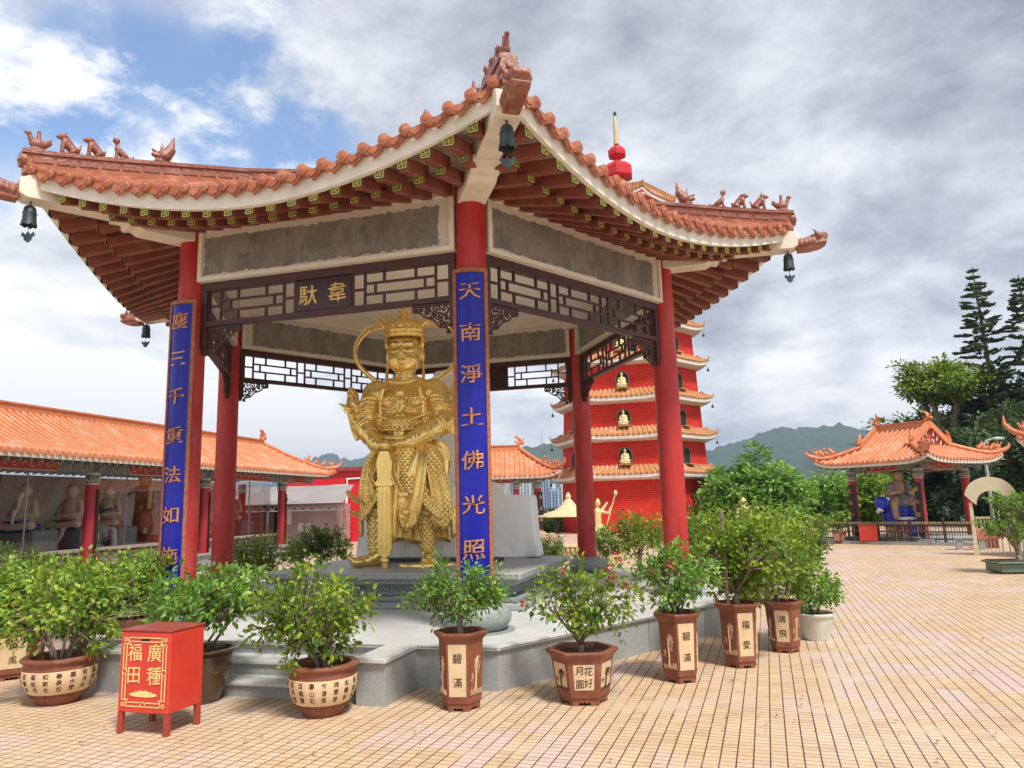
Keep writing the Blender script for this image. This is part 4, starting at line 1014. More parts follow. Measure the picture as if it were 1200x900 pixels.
drape((.34,-.26,1.72), (.66,-.42,1.2), (.62,-.20,.50), .22, .34, (.8,.6,0), 2, 3, curlz=-.1, mat=M_golds)
drape((-.30,-.30,1.72), (-.52,-.46,1.3), (-.52,-.34,.85), .22, .34, (.8,-.5,0), 2, 4, curlz=-.12, mat=M_golds)
drape((-.40,-.05,1.72), (-.72,-.05,1.1), (-.74,.12,.45), .4, .55, (.25,-1,0), 2, 5)
drape((.42,.05,1.72), (.74,.1,1.1), (.72,.15,.40), .4, .6, (-.2,1,0), 3, 6)
drape((0,.32,1.72), (0,.62,1.1), (0,.55,.30), .8, 1.2, (1,0,0), 5, 7)
m = MB()
for s in (-1,1): m.caps((s*.39,-.06,.86), (s*.40,-.08,.76), .17, .15); 
for K_, A_ in ((LK, LA_), (RK, RA_)):
    d = (A_-K_)
    for k in range(6): c = K_+d*(.12+.15*k); r_ = .155-.008*k; m.tube([c+Vector((r_*cos(a), .02+r_*1.05*sin(a), 0)) for a in [j*pi/9 for j in range(19)]], .018, 6)
    m.caps(K_+d*.1, K_+d*.9, .155, .115); E(m, K_+Vector((0,-.14,-.02)), (.09,.05,.09)); E(m, K_+Vector((0,-.15,.10)), (.06,.04,.05))
loc_sculpt(m, .012, 'greaves', M_golds, smooth=2)
# sashes
m = MB(); ribbon(m, [(-.40,-.1,1.6), (-.62,.0,1.25), (-.66,.0,.98), (-.78,-.02,.92), (-.93,-.05,1.06)], lambda q: .16-.11*q, .04, .01); ribbon(m, [(-.45,-.05,1.5), (-.66,.06,1.1), (-.68,.06,.80), (-.80,.02,.72), (-.90,0,.78)], lambda q: .16-.12*q, .04, .01); loc(m, 'sash', M_goldp, smooth=40)
m = MB(); ribbon(m, [(.42,-.1,1.72), (.62,-.12,1.62), (.68,-.12,1.4), (.66,-.12,1.1), (.70,-.12,.85), (.82,-.12,.70), (.92,-.12,.72)], lambda q: .10+.06*sin(q*9), .04, .012); loc(m, 'sash', M_goldp, smooth=40)
m = MB(); ribbon(m, [(-.1,-.42,1.72), (-.05,-.62,1.3), (.12,-.68,.95), (.10,-.66,.70), (.2,-.66,.62)], lambda q: .10-.04*q, .04, .012); ribbon(m, [(-.30,-.40,1.66), (-.42,-.55,1.3), (-.34,-.60,1.12)], .07, .03); E(m, (.12,-.68,.98), (.08,.05,.06)); E(m, (.16,-.66,.74), (.05,.04,.05)); loc(m, 'sash', M_goldp, smooth=40)
# halo ribbon
m = MB()
for s in (-1,1): ribbon(m, [(s*.34,.06,2.62), (s*.56,.16,2.72), (s*.84,.2,2.98), (s*.88,.2,3.25), (s*.68,.16,3.48), (s*.40,.1,3.53), (s*.25,.02,3.50)], .07, .025, 0, 60, (0,-1,0))
loc(m, 'halo_ribbon', M_goldp, smooth=50)
# crown
m = MB()
for z, r_, t_ in ((3.33,.292,.03),(3.38,.297,.04),(3.44,.295,.03),(3.29,.290,.016)): m.tube([Vector((r_*cos(a), -.01+r_*1.04*sin(a), z+.02*cos(a)**2)) for a in [k*pi/18 for k in range(37)]], t_, 8)
E(m, (0,0,3.42), (.27,.27,.16)); E(m, (0,-.31,3.43), (.09,.05,.065)); E(m, (0,-.345,3.44), (.04,.03,.035))
for s in (-1,1):
    for k in range(4):
        a = .25+.2*k; b0 = Vector((s*(.16+.045*k), -.12, 3.46)); m.caps(b0, b0+Vector((s*(.03+.04*k), 0, .15-.01*k)), .028, .022, 8); m.caps(b0+Vector((s*(.03+.04*k), 0, .15-.01*k)), b0+Vector((s*(.01+.05*k), 0, .27-.035*k)), .022, .006, 8)
    E(m, (s*.17,-.25,3.41), (.07,.04,.045)); E(m, (s*.29,-.04,3.22), (.04,.05,.09)); m.caps((s*.30,0,2.85), (s*.30,-.02,2.70), .02, .03)
m.caps((0,-.06,3.45), (0,-.06,3.68), .10, .06); m.caps((0,-.06,3.66), (0.0,-.06,3.82), .045, .01)
for s in (-1,1):
    for z in (3.52,3.60,3.68): m.caps((s*.05,-.06,z), (s*(.15-.02*(z-3.5)*20*.3),-.06,z+.07), .03, .006, 8)
loc_sculpt(m, .009, 'flame_crown', M_gold, smooth=1)
# sword
m = MB(); 
def bl(x, z): return None
sx, sy = -.17, -.60
m.prism([(-.105,1.10),(-.11,.9),(-.105,.55),(-.11,.26),(-.08,.18),(-.03,.15),(-.03,.02),(.03,.02),(.03,.15),(.08,.18),(.11,.26),(.105,.55),(.11,.9),(.105,1.10)], lambda x, y, d: Vector((sx+x, sy+d, y)), -.035, .035)
for q in (-1,1):
    m.bar((sx+q*.035,sy-.04,.2), (sx+q*.035,sy-.04,1.1), .018, .02, (1,0,0)); m.bar((sx+q*.085,sy-.04,.24), (sx+q*.085,sy-.04,1.1), .018, .02, (1,0,0))
m.prism([(-.13,1.10),(-.14,1.15),(-.10,1.19),(-.12,1.42),(-.07,1.58),(.07,1.58),(.12,1.42),(.10,1.19),(.14,1.15),(.13,1.10)], lambda x, y, d: Vector((sx+x, sy+d, y)), -.06, .06)
m.tube([(sx-.13,sy-.02,1.13),(sx+.13,sy-.02,1.13)], .035, 10); m.sphere((sx,sy,1.66), (.09,.08,.08), 12, 8); m.sphere((sx,sy,.10), (.06,.05,.05), 10, 8); m.tube([(sx,sy,.0),(sx,sy,.12)], .04, 10)
loc(m, 'sword', M_goldp, smooth=35, bev=.006)
m = MB(); m.lathe([(0.01,.0),(.36,.0),(.35,.03),(.01,.035)], 26, (.38,-.22,0), 1.25, .75); loc(m, 'foot_plate', M_gold, smooth=40)

# ---------------- white rock screen behind the statue
def rock_mat():
    m, nt, b = nodes('painted_rock'); g = G(nt); p = g.pos()
    st = g.ramp(g.noise(g.vec(p, (1.3,1.3,.35)), 2.2, 7, .7, .8), .5, .62)
    c = g.mix(g.math('MULTIPLY', st, .55), (.90,.90,.885), (.55,.59,.58)); c = g.mix(g.ramp(g.noise(p, 1.1, 4), .5, .7, 0, .35), c, (.76,.80,.79))
    g.l(c, b.inputs['Base Color']); b.inputs['Roughness'].default_value = .6; g.bump(g.noise(g.vec(p, (1,1,.4)), 6, 6, .65), .4, .04, b); return m
M_rock = rock_mat()
RK_ = thing('rock_screen', 'white painted rock screen standing on the pedestal behind the golden statue', 'rock screen', tuple(FP(5, 0, -.7, .806)))
def rockslab(outline, w0, w1, seed):
    m = MB(); n = len(outline)
    # dense outline
    pts = []
    for i in range(n):
        a, b_ = Vector(outline[i]), Vector(outline[(i+1)%n]); k = max(1, int((b_-a).length/.08))
        for j in range(k):
            p = a+(b_-a)*(j/k); pts.append((p.x+.025*noise.noise(Vector((p.x*4,p.y*4,seed))), p.y+.02*noise.noise(Vector((p.x*4,p.y*4,seed+9)))))
    m.prism(pts, lambda x, y, d: FP(5, x, d+.04*noise.noise(Vector((x*3,y*3,d))), .807+max(0,y)), w0, w1); m.build('rock_slab', M_rock, RK_, bev=.02)
rockslab([(-1.42,0),(-1.22,1.10),(-1.05,1.22),(-.6,1.30),(.0,1.25),(.25,1.1),(.32,.0)], -.75, -.35, 1)
rockslab([(.30,0),(.33,.98),(.9,.97),(1.36,.94),(1.46,0)], -1.12, -.76, 2)
rockslab([(-.75,0),(-.7,1.2),(-.45,2.0),(-.36,2.75),(-.20,3.0),(.05,3.02),(.26,2.75),(.32,2.0),(.55,1.2),(.95,1.10),(1.05,0)], -1.10, -.9 if False else -.78, 3)
# plinth strip at the feet of the screen, shadow put into its dark colour
m = MB(); m.box(FP(5, -.1, -.18, .83), (2.3,.3,.05), FR(5)); m.build('shadow_foot', pm('shadow_rock', (.05,.055,.055), (.09,.09,.085), 9, .7, bump=.6), RK_)

# ---------------- donation box
bx0 = gp(165, 862); BA = radians(-17)
DB = thing('donation_box', 'red wooden donation box on four legs with gilt lettering 廣種福田', 'donation box', tuple(bx0), BA)
M_box = pm('box_red', (.62,.045,.025), (.52,.035,.02), 4, .42, bump=.12, bscale=18, stain=(.5,.10,.07,.35)); M_boxd = pm('box_top', (.30,.05,.035), (.22,.035,.025), 6, .5, stain=(.4,.15,.1,.5))
W_, D_, Z0, Z1 = .46, .36, .155, .735
m = MB(); m.bbox(-W_/2, W_/2, 0, D_, Z0, Z1); bd = m.build('body', M_box, DB, world=False, bev=.006)
m = MB(); m.bbox(-W_/2-.006, W_/2+.006, -.006, D_+.006, Z1+.0005, Z1+.014); m.build('lid', M_boxd, bd, world=False, bev=.003)
for x in (-1,1):
    for y in (0,1):
        m = MB(); m.bbox(x*(W_/2-.02)-.02, x*(W_/2-.02)+.02, y*(D_-.045)+.002, y*(D_-.045)+.042, 0, Z0-.0005); m.build('leg', pm('leg_red', (.35,.05,.03), (.28,.04,.025), 6, .5) if x == -1 and y == 0 else D.materials['leg_red'], DB, world=False, bev=.003)
m = MB(); X_, Y_, Z_ = V3(1,0,0), V3(0,0,1), V3(0,-1,0)
def fr(x0, x1, z0, z1, t=.006): m.bbox(x0, x1, -.0035, -.0005, z0, z1)
def line(x0, z0, x1, z1, t=.007): m.bbox(min(x0,x1)-t/2, max(x0,x1)+t/2, -.0035, -.0005, min(z0,z1)-t/2, max(z0,z1)+t/2)
xa, za, zb = .195, Z0+.045, Z1-.045
for o_ in (0, .028):
    line(-xa+.04, zb-o_, xa-.04, zb-o_); line(-xa+.04, za+o_, -.03, za+o_); line(.03, za+o_, xa-.04, za+o_)
    for s in (-1,1): line(s*(xa-o_), za+.045, s*(xa-o_), (za+zb)/2-.02); line(s*(xa-o_), (za+zb)/2+.02, s*(xa-o_), zb-.045)
for s in (-1,1):
    for zz, sg in ((zb,-1),(za,1)):
        line(s*(xa-.04), zz, s*(xa-.04), zz+sg*.05); line(s*xa, zz+sg*.045, s*(xa-.055), zz+sg*.045); line(s*(xa-.0), zz+sg*.0, s*(xa-.022), zz); line(s*xa, zz, s*xa, zz+sg*.024); line(s*(xa-.022), zz+sg*.024, s*xa, zz+sg*.024); line(s*(xa-.022), zz, s*(xa-.022), zz+sg*.024)
    m.tube([(s*(xa-.014)+.02*cos(a), -.002, (za+zb)/2+.02*sin(a)) for a in [k*pi/4 for k in range(9)]], .003, 4)
m.tube([(.022*cos(a), -.002, za+.014+.018*sin(a)) for a in [k*pi/4 for k in range(9)]], .003, 4)
for ch, cx, cz in (('福',-.092,.585),('廣',.092,.585),('田',-.092,.42),('種',.092,.42)): put_text(m, ch, .135, (cx,-.003,cz), X_, Y_, Z_, .015, .0)
m.prism([(-.13,.282),(-.10,.298),(-.085,.292),(-.07,.308),(-.05,.302),(-.03,.316),(0,.308),(.03,.316),(.05,.302),(.07,.308),(.085,.292),(.10,.298),(.13,.282),(.09,.272),(.04,.268),(-.04,.268),(-.09,.272)], lambda x, y, d: V3(x, -d, y), .0005, .0035)
m.build('gilt_lettering', pm('box_gilt', (.78,.62,.26), (.7,.5,.18), 12, .55), bd, world=False)
m = MB(); m.bbox(-.04,.04,-.0045,-.0008,Z1-.068,Z1-.054); m.build('coin_slot', pm('slot_black', (.01,.01,.01), None, 5, .8), bd, world=False)
# ================================================================== OTHER BUILDINGS
M_oridge = pm('orange_ridge', (.62,.22,.09), (.5,.15,.06), 6, .4, bump=.4, bscale=20)
M_redw = pm('red_column_far', (.38,.02,.03), (.3,.018,.025), 4, .45)
M_beamred = pm('beam_red', (.42,.05,.03), (.3,.04,.03), 6, .6)
M_scroll = pm('scroll_cream', (.62,.52,.42), None, 10, .6)
M_greyg = pm('grey_green_beam', (.16,.20,.17), (.10,.13,.12), 9, .6)
M_black = pm('black_lacquer', (.012,.009,.009), None, 8, .35)
M_blk = pm('black_iron', (.02,.02,.02), (.035,.033,.03), 12, .45)
def frame2(cx, cy, ang):
    X = Vector((cos(ang), sin(ang), 0)); Y = Vector((-X.y, X.x, 0)); return (lambda x, y, z: Vector((cx, cy, 0))+X*x+Y*y+Vector((0,0,z))), X, Y
def rectroof(root, P, A, B, Xg, ze, zr, tg, lift, sp=.22, rr=.055, figs=True, orn=1.0, mt=None, x_from=None, x_to=None, curl=.35):
    mt = mt or M_otile; x_from = -A if x_from is None else x_from; x_to = A if x_to is None else x_to
    def zt(t): return zr-(zr-ze)*(1.28*t-.28*t*t)
    def lf(x, y): return lift*(min(1, abs(x)/A)**(max(4, 10*A/B/1.5)))*(min(1, abs(y)/B)**4)
    def hipx(t): return Xg+(A-Xg)*(t-tg)/(1-tg) if t > tg else Xg
    def fz(x, y): return zt(abs(y)/B)+lf(x, y)
    def ft(x): return tg+(1-tg)*(abs(x)-Xg)/(A-Xg)
    def sz(x, y): return zt(ft(x))+lf(x, y)
    def xm(t, q): return (hipx(t) if q > 0 else -hipx(t)) if (q > 0 and x_to == A) or (q < 0 and x_from == -A) else (x_to if q > 0 else x_from)
    m = MB(); NT = 12
    for s in (-1, 1):
        n = max(14, int(2*A/.5)); m.grid([[P(xm(t, -1)+(xm(t, 1)-xm(t, -1))*k/n, s*B*t, fz(xm(t, -1)+(xm(t, 1)-xm(t, -1))*k/n, s*B*t)) for k in range(n+1)] for t in [j/NT for j in range(NT+1)]])
        if (s > 0 and x_to == A) or (s < 0 and x_from == -A):
            m.grid([[P(s*hipx(t), B*t*(-1+2*k/14), sz(hipx(t), B*t*(-1+2*k/14))) for k in range(15)] for t in [tg+(1-tg)*j/NT for j in range(NT+1)]])
    roof = m.build('roof', mt, root, smooth=40)
    m = MB()
    def row(pts):
        n = len(pts); q = []; rs = []
        for i, p in enumerate(pts): q.append(p+Vector((0,0,rr*.3))); rs.append(rr if i == 0 else rr*.92)
        m.tube(q, rs, 6)
    k = 0; x = x_from+sp/2
    while x < x_to:
        t0 = 0 if abs(x) <= Xg else ft(x)
        if (x > Xg and x_to != A) or (x < -Xg and x_from != -A): t0 = 0
        for s in (-1, 1):
            n = max(2, int((1-t0)*7)+1); row([P(x, s*(B*(1-(1-t0)*j/n)+(.04 if j == 0 else 0)), fz(x, B*(1-(1-t0)*j/n))) for j in range(n+1)])
            c = P(x, s*(B+.05), fz(x, B)); nn = (P(0,s,0)-P(0,0,0)); m.tube([c-nn*.02, c+nn*.03], [rr*1.15]*2, 8)
            d = P(1,0,0)-P(0,0,0); h = sp/2
            m.add([c+d*(h-.07*sp/.2)+nn*.0, c+d*(h+.07*sp/.2), c+d*h-Vector((0,0,rr*1.9)), c+d*(h-.07*sp/.2)+nn*.015, c+d*(h+.07*sp/.2)+nn*.015, c+d*h-Vector((0,0,rr*1.9))+nn*.015], [(0,1,2),(3,5,4),(0,3,4,1),(1,4,5,2),(2,5,3,0)])
        x += sp
    for s in (-1, 1):
        if not ((s > 0 and x_to == A) or (s < 0 and x_from == -A)): continue
        y = -B+sp/2
        while y < B:
            t0 = max(tg, abs(y)/B); n = 5; x1 = A; x0 = hipx(t0)
            row([P(s*(x1-(x1-x0)*j/n+(.04 if j == 0 else 0)), y, sz(x1-(x1-x0)*j/n, y)) for j in range(n+1)])
            c = P(s*(A+.05), y, sz(A, y)); nn = (P(s,0,0)-P(0,0,0)); m.tube([c-nn*.02, c+nn*.03], [rr*1.15]*2, 8); y += sp
    m.build('tile_rows', mt, roof, smooth=40)
    # eave board + soffit
    m = MB(); e = []
    ends = ((s > 0 and x_to == A) or (s < 0 and x_from == -A) for s in (1, -1))
    def eaveline(pts):
        for a, b in zip(pts[:-1], pts[1:]): m.bar(a-Vector((0,0,.09)), b-Vector((0,0,.09)), .05, .10)
    n = 30
    for s in (-1, 1): eaveline([P(x_from+(x_to-x_from)*k/n, s*(B-.03), fz(x_from+(x_to-x_from)*k/n, B)) for k in range(n+1)])
    for s in (-1, 1):
        if (s > 0 and x_to == A) or (s < 0 and x_from == -A): eaveline([P(s*(A-.03), -B+2*B*k/16, sz(A, -B+2*B*k/16)) for k in range(17)])
    m.build('eave_board', M_cream, root)
    m = MB(); x = x_from+.15
    while x < x_to:
        for s in (-1,1): m.bar(P(x, s*(B-.04), fz(x, B)-.17), P(x, s*(B-.7), ze-.06), .07, .08)
        x += .3
    m.build('rafter_row', M_greyg if True else M_rafter, root)['kind'] = 'stuff'
    m = MB(); m.box(P((x_from+x_to)/2, 0, ze-.03), (x_to-x_from-.3, 2*B-.3, .04), Matrix((P(1,0,0)-P(0,0,0), P(0,1,0)-P(0,0,0), Vector((0,0,1)))).transposed()); m.build('soffit', M_beamred, root)
    # ridges
    m = MB(); m.bar(P(xm(0,-1)-(.1 if tg else 0), 0, zr+.06), P(xm(0,1)+(.1 if tg else 0), 0, zr+.06), .14, .26); m.bar(P(xm(0,-1), 0, zr+.20), P(xm(0,1), 0, zr+.20), .2, .05); m.build('main_ridge', M_oridge, roof)
    def ornament(p, d, sc, name='ridge_ornament'):
        m = MB(); z = Vector((0,0,1)); m.tube([p-d*.1*sc, p+z*.12*sc+d*.05*sc, p+z*.28*sc, p+z*.38*sc-d*.12*sc, p+z*.33*sc-d*.22*sc], [.09*sc,.09*sc,.07*sc,.05*sc,.02*sc], 7)
        m.sphere(p+d*.14*sc+z*.1*sc, .08*sc, 8, 6); m.tube([p+d*.1*sc+z*.2*sc, p+d*.2*sc+z*.3*sc], [.05*sc,.015*sc], 6); m.tube([p+z*.1*sc-d*.1*sc, p+z*.22*sc-d*.2*sc], [.05*sc,.015*sc], 6)
        m.build(name, M_oridge, roof, smooth=50)
    for q in (-1, 1):
        if (q > 0 and x_to == A) or (q < 0 and x_from == -A):
            dx = (P(q,0,0)-P(0,0,0)); ornament(P(xm(0,q), 0, zr+.2), dx, orn)
            for s in (-1, 1):
                pts = []
                if tg: pts += [P(q*(Xg+.02), s*B*t, zt(t)+.10) for t in (0, tg*.5, tg)]
                hp = [P(q*hipx(t), s*B*t, fz(hipx(t), B*t)+.09) for t in [tg+(1-tg)*j/9 for j in range(10)]]
                if tg: m = MB(); [m.bar(a, b, .14, .20) for a, b in zip(pts[:-1], pts[1:])]; m.build('gable_ridge', M_oridge, roof); ornament(pts[-1]+Vector((0,0,.1)), (pts[-1]-pts[0]).normalized(), orn*.9)
                d = (hp[-1]-hp[-3]); d.z = 0; d.normalize(); hp += [hp[-1]+d*.12+Vector((0,0,.05*curl/.35)), hp[-1]+d*.25+Vector((0,0,.17*curl/.35)), hp[-1]+d*.26+Vector((0,0,.32*curl/.35))]
                m = MB(); m.tube(hp, [.085]*9+[.08,.07,.05,.025], 8); m.build('hip_ridge', M_oridge, roof, smooth=50)
                if figs:
                    for k, j in enumerate((8,7,6,5)):
                        p = (hp[j]+hp[j+1])/2 if j < 9 else hp[j]; M = rootmat(root).inverted()
                        o = link('ridge_figure', FIG2[('hen','lion','bird','dragon')[k]], roof); o.location = M @ (p+Vector((0,0,.07))); dd = (M.to_3x3() @ d); o.rotation_euler = (0,0,atan2(dd.y, dd.x)); o.scale = (1.1,)*3
            if tg:
                m = MB(); m.add([P(q*(Xg-.03), 0, zr), P(q*(Xg-.03), -B*tg, zt(tg)), P(q*(Xg-.03), B*tg, zt(tg))], [(0,1,2)]); m.build('gable', M_beamred, roof, fix=False)
                m = MB()
                for k in range(1, 5):
                    for s in (-1,1): t = tg*k/5; m.tube([P(q*(Xg+.0), s*B*t, zt(t)-.02), P(q*(Xg+.0), s*B*t*.9, zt(t)-.2)], .04, 6)
                m.build('gable_relief', M_scroll, roof)
                for s in (-1,1): m = MB(); m.sphere(P(q*Xg, s*.12, zt(tg)+.15), (.05,.09,.1), 8, 6); m.build('gable_rosette', M_scroll, roof)
    return roof
FIG2 = {}
for k_, me_ in FIG.items():
    c_ = me_.copy(); c_.materials.clear(); c_.materials.append(M_oridge); FIG2[k_] = c_
def col_far(root, p, h, r=.14, cap=True, mat=None, couplet=None, cdir=None):
    m = MB(); m.lathe([(r, .0), (r, h)], 20, p); c = m.build('column', mat or M_redw, root, smooth=40)
    m = MB(); m.lathe([(r*1.05, h-.34),(r*1.1,h-.18),(r*1.12,h+.001)], 20, p); m.build('painted_capital', M_greyg, c, smooth=40)
    m = MB()
    for k in range(10):
        a = 2*pi*k/10; m.tube([p+Vector((cos(a+q*.3)*r*1.13, sin(a+q*.3)*r*1.13, h-.30+.1*(1-abs(q)))) for q in (-1,0,1)], .012, 4)
    m.lathe([(r*1.15,h-.1),(r*1.15,h-.06)], 20, p); m.lathe([(r*1.13,h-.36),(r*1.13,h-.33)], 20, p); m.build('capital_pattern', M_scroll, c)
    m = MB(); m.lathe([(r*1.6,0),(r*1.7,.08),(r*1.25,.18)], 20, p); m.build('column_base', M_granite_g, root, smooth=40)
    if couplet:
        a = cdir; N = Vector((cos(a), sin(a), 0)); U = Vector((-N.y, N.x, 0)); m = MB(); hw = r*.95
        vs = []; 
        for k in range(9):
            th = -1+2*k/8
            for dd in (.01,.035):
                for z in (.25, h-.5): vs.append(p+U*(sin(th)*(r+dd))+N*(cos(th)*(r+dd))+Vector((0,0,z)))
        fs = []
        for k in range(8):
            o = k*4; fs += [(o,o+4,o+5,o+1),(o+2,o+3,o+7,o+6),(o,o+2,o+6,o+4),(o+1,o+5,o+7,o+3)]
        fs += [(0,1,3,2),(32,34,35,33)]; m.add(vs, fs); bd = m.build('couplet_plaque', M_black, c)
        m = MB(); n = len(couplet)
        for k, ch in enumerate(couplet): put_text(m, ch, r*1.25, p+N*(r+.05)+Vector((0,0,h-.72-(h-1.1)*k/(n-.6))), U, Vector((0,0,1)), N, .03, 0, 1, 1)
        m.build('gilt_inscription', M_goldtxt, bd)
def painted_beam(root, A, B, z0, z1, th=.16):
    A = Vector(A); B = Vector(B); d = (B-A); L = d.length; d.normalize(); up = Vector((0,0,1)); n = d.cross(up)
    m = MB(); m.bar(A+up*((z0+z1)/2-A.z), B+up*((z0+z1)/2-B.z), th, z1-z0); bm_ = m.build('painted_beam', M_greyg, root)
    h = (z1-z0)/2; zc = (z0+z1)/2; base = Vector((A.x, A.y, 0))
    for s in (-1, 1):
        F = lambda x, y, dd: base+d*x+up*(zc+y)+n*(s*(th/2+dd))
        m = MB(); a, b = L*.24, L*.76; m.prism([(a,-.0),(a+.12,-h*.9),(b-.12,-h*.9),(b,0),(b-.12,h*.9),(a+.12,h*.9)], F, .0, .008); m.build('red_cartouche', M_beamred, bm_)
        m = MB(); pl = [(a,-.0),(a+.12,-h*.9),(b-.12,-h*.9),(b,0),(b-.12,h*.9),(a+.12,h*.9),(a,0)]
        m.tube([F(x, y, .01) for x, y in pl], .012, 4)
        k = int((b-a-.3)/.22)
        for j in range(k):
            x = a+.25+(b-a-.4)*j/max(1,k-1); sg = 1 if j % 2 else -1; m.tube([F(x+h*.55*(1-q/9)*cos(q*.75), sg*h*.5*(1-q/9)*sin(q*.75), .012) for q in range(9)], .010, 4)
        for (u0, u1) in ((.05, a-.05), (b+.05, L-.05)):
            kk = max(2, int((u1-u0)/.3))
            for j in range(kk):
                x = u0+(u1-u0)*(j+.5)/kk; r2 = h*.8
                m.tube([F(x-r2, -h*.8, .01), F(x-r2*.5, h*.4, .01), F(x, h*.85, .01), F(x+r2*.5, h*.4, .01), F(x+r2, -h*.8, .01)], .010, 4)
                m.tube([F(x-r2*.5, -h*.8, .01), F(x, h*.2, .01), F(x+r2*.5, -h*.8, .01)], .008, 4)
        m.build('scroll_lines', M_scroll, bm_)
# ---------------- left arhat gallery
M_glass, nt, b_ = nodes('display_glass'); g = G(nt); tr = g.n('ShaderNodeBsdfTransparent'); tr.inputs[0].default_value = (.93,.95,.95,1); gl = g.n('ShaderNodeBsdfGlossy'); gl.inputs['Roughness'].default_value = .02
lw = g.n('ShaderNodeLayerWeight'); lw.inputs[0].default_value = .2; ms = g.n('ShaderNodeMixShader'); g.l(g.ramp(lw.outputs['Fresnel'], 0, 1, .03, .45), ms.inputs[0]); g.l(tr.outputs[0], ms.inputs[1]); g.l(gl.outputs[0], ms.inputs[2])
g.l(ms.outputs[0], [n for n in nt.nodes if n.type == 'OUTPUT_MATERIAL'][0].inputs[0])
GD = Vector((.206,.979,0)).normalized(); ga = atan2(GD.y, GD.x); c330 = at(330, 600, 29); c330.z = 0
GP, GX, GY = frame2(c330.x, c330.y, ga)      # x along away from camera, y to the left (away from plaza)
GAL = thing('gallery', 'long orange tiled gallery with red columns and glass display bays of arhat statues at left', 'gallery', (c330.x, c330.y, 0))
def GQ(x, y, z): return GP(x-9, y+1.55, z)
rectroof(GAL, GQ, 12.2, 2.25, 10.1, 3.10, 4.32, 0, .22, .21, .055, True, 1.1)
cx_s = [0, -4.9, -9.75, -14.6, -19.5]
for k, x in enumerate(cx_s): col_far(GAL, GP(x, 0, 0), 2.78, .155, couplet=('慈雲普覆','佛法無邊','功德圓滿','明心見性','萬佛朝宗')[k], cdir=ga-pi/2+.9)
for k, x in enumerate(cx_s): col_far(GAL, GP(x, 3.1, 0), 2.78, .155)
col_far(GAL, GP(2.2, 3.1, 0), 2.78, .15)
for k in range(4): painted_beam(GAL, GP(cx_s[k+1], 0, 0), GP(cx_s[k], 0, 0), 2.72, 3.04)
painted_beam(GAL, GP(0, 0, 0), GP(2.4, 0, 0), 2.72, 3.04)
M_gwall = pm('gallery_wall', (.80,.70,.64), (.72,.62,.56), 2, .85, stain=(.22,.18,.15,.5)); M_pink = pm('pink_stone', (.55,.42,.38), (.46,.35,.32), 9, .6, stain=(.35,.28,.24,.4))
m = MB(); Rg = Matrix((GX, GY, Vector((0,0,1)))).transposed(); m.box(GP(-9.7, 3.0, 1.4), (19.6, .12, 2.8), Rg); m.box(GP(-19.6, 1.6, 1.4), (.12, 2.7, 2.8), Rg); m.build('back_wall', M_gwall, GAL)
m = MB(); m.box(GP(-9.75, 1.75, .40), (19.4, 2.35, .7), Rg); m.build('display_floor', M_granite, GAL)
m = MB(); m.box(GP(-9.75, .36, .33), (19.4, .22, .66), Rg); m.box(GP(-9.75, .34, .735), (19.4, .40, .09), Rg); sw = m.build('sill_wall', M_pink, GAL, bev=.01)
m = MB()
for k in range(116): m.sphere(GP(-19.2+k*.165, .235, .60), (.06,.03,.05), 8, 5)
m.build('bead_moulding', M_pink, sw, smooth=True)
m = MB()
for k in range(14): x = -19+k*1.4; m.tube([GP(x+.4*cos(a), .24, .33+.14*sin(a)) for a in [q*pi/6 for q in range(13)]], .018, 5)
m.build('relief_panel', M_granite_g, sw)
for k in range(4):
    for j in range(3):
        x0 = cx_s[k+1]+.2+j*1.5; m = MB(); m.box(GP(x0+.74, .36, 1.75), (1.46, .012, 1.93), Rg); m.build('glass_pane', M_glass, GAL)
        m = MB(); m.box(GP(x0+.0, .36, 1.75), (.03, .03, 1.93), Rg); m.build('glazing_bar', M_granite, GAL)
# planter wall in front of the gallery
m = MB(); m.box(GP(-10, -1.5, .2), (22, .18, .42), Rg); m.box(GP(-10, -1.5, .43), (22, .28, .05), Rg)
pw = m.build('planter_wall', M_granite_g); tag(pw, 'low grey green carved stone planter wall running along the gallery', 'wall')
m = MB(); m.box(GP(-10, -.8, .15), (21, 1.2, .3), Rg); struct(m.build('planting_bed', M_soil))
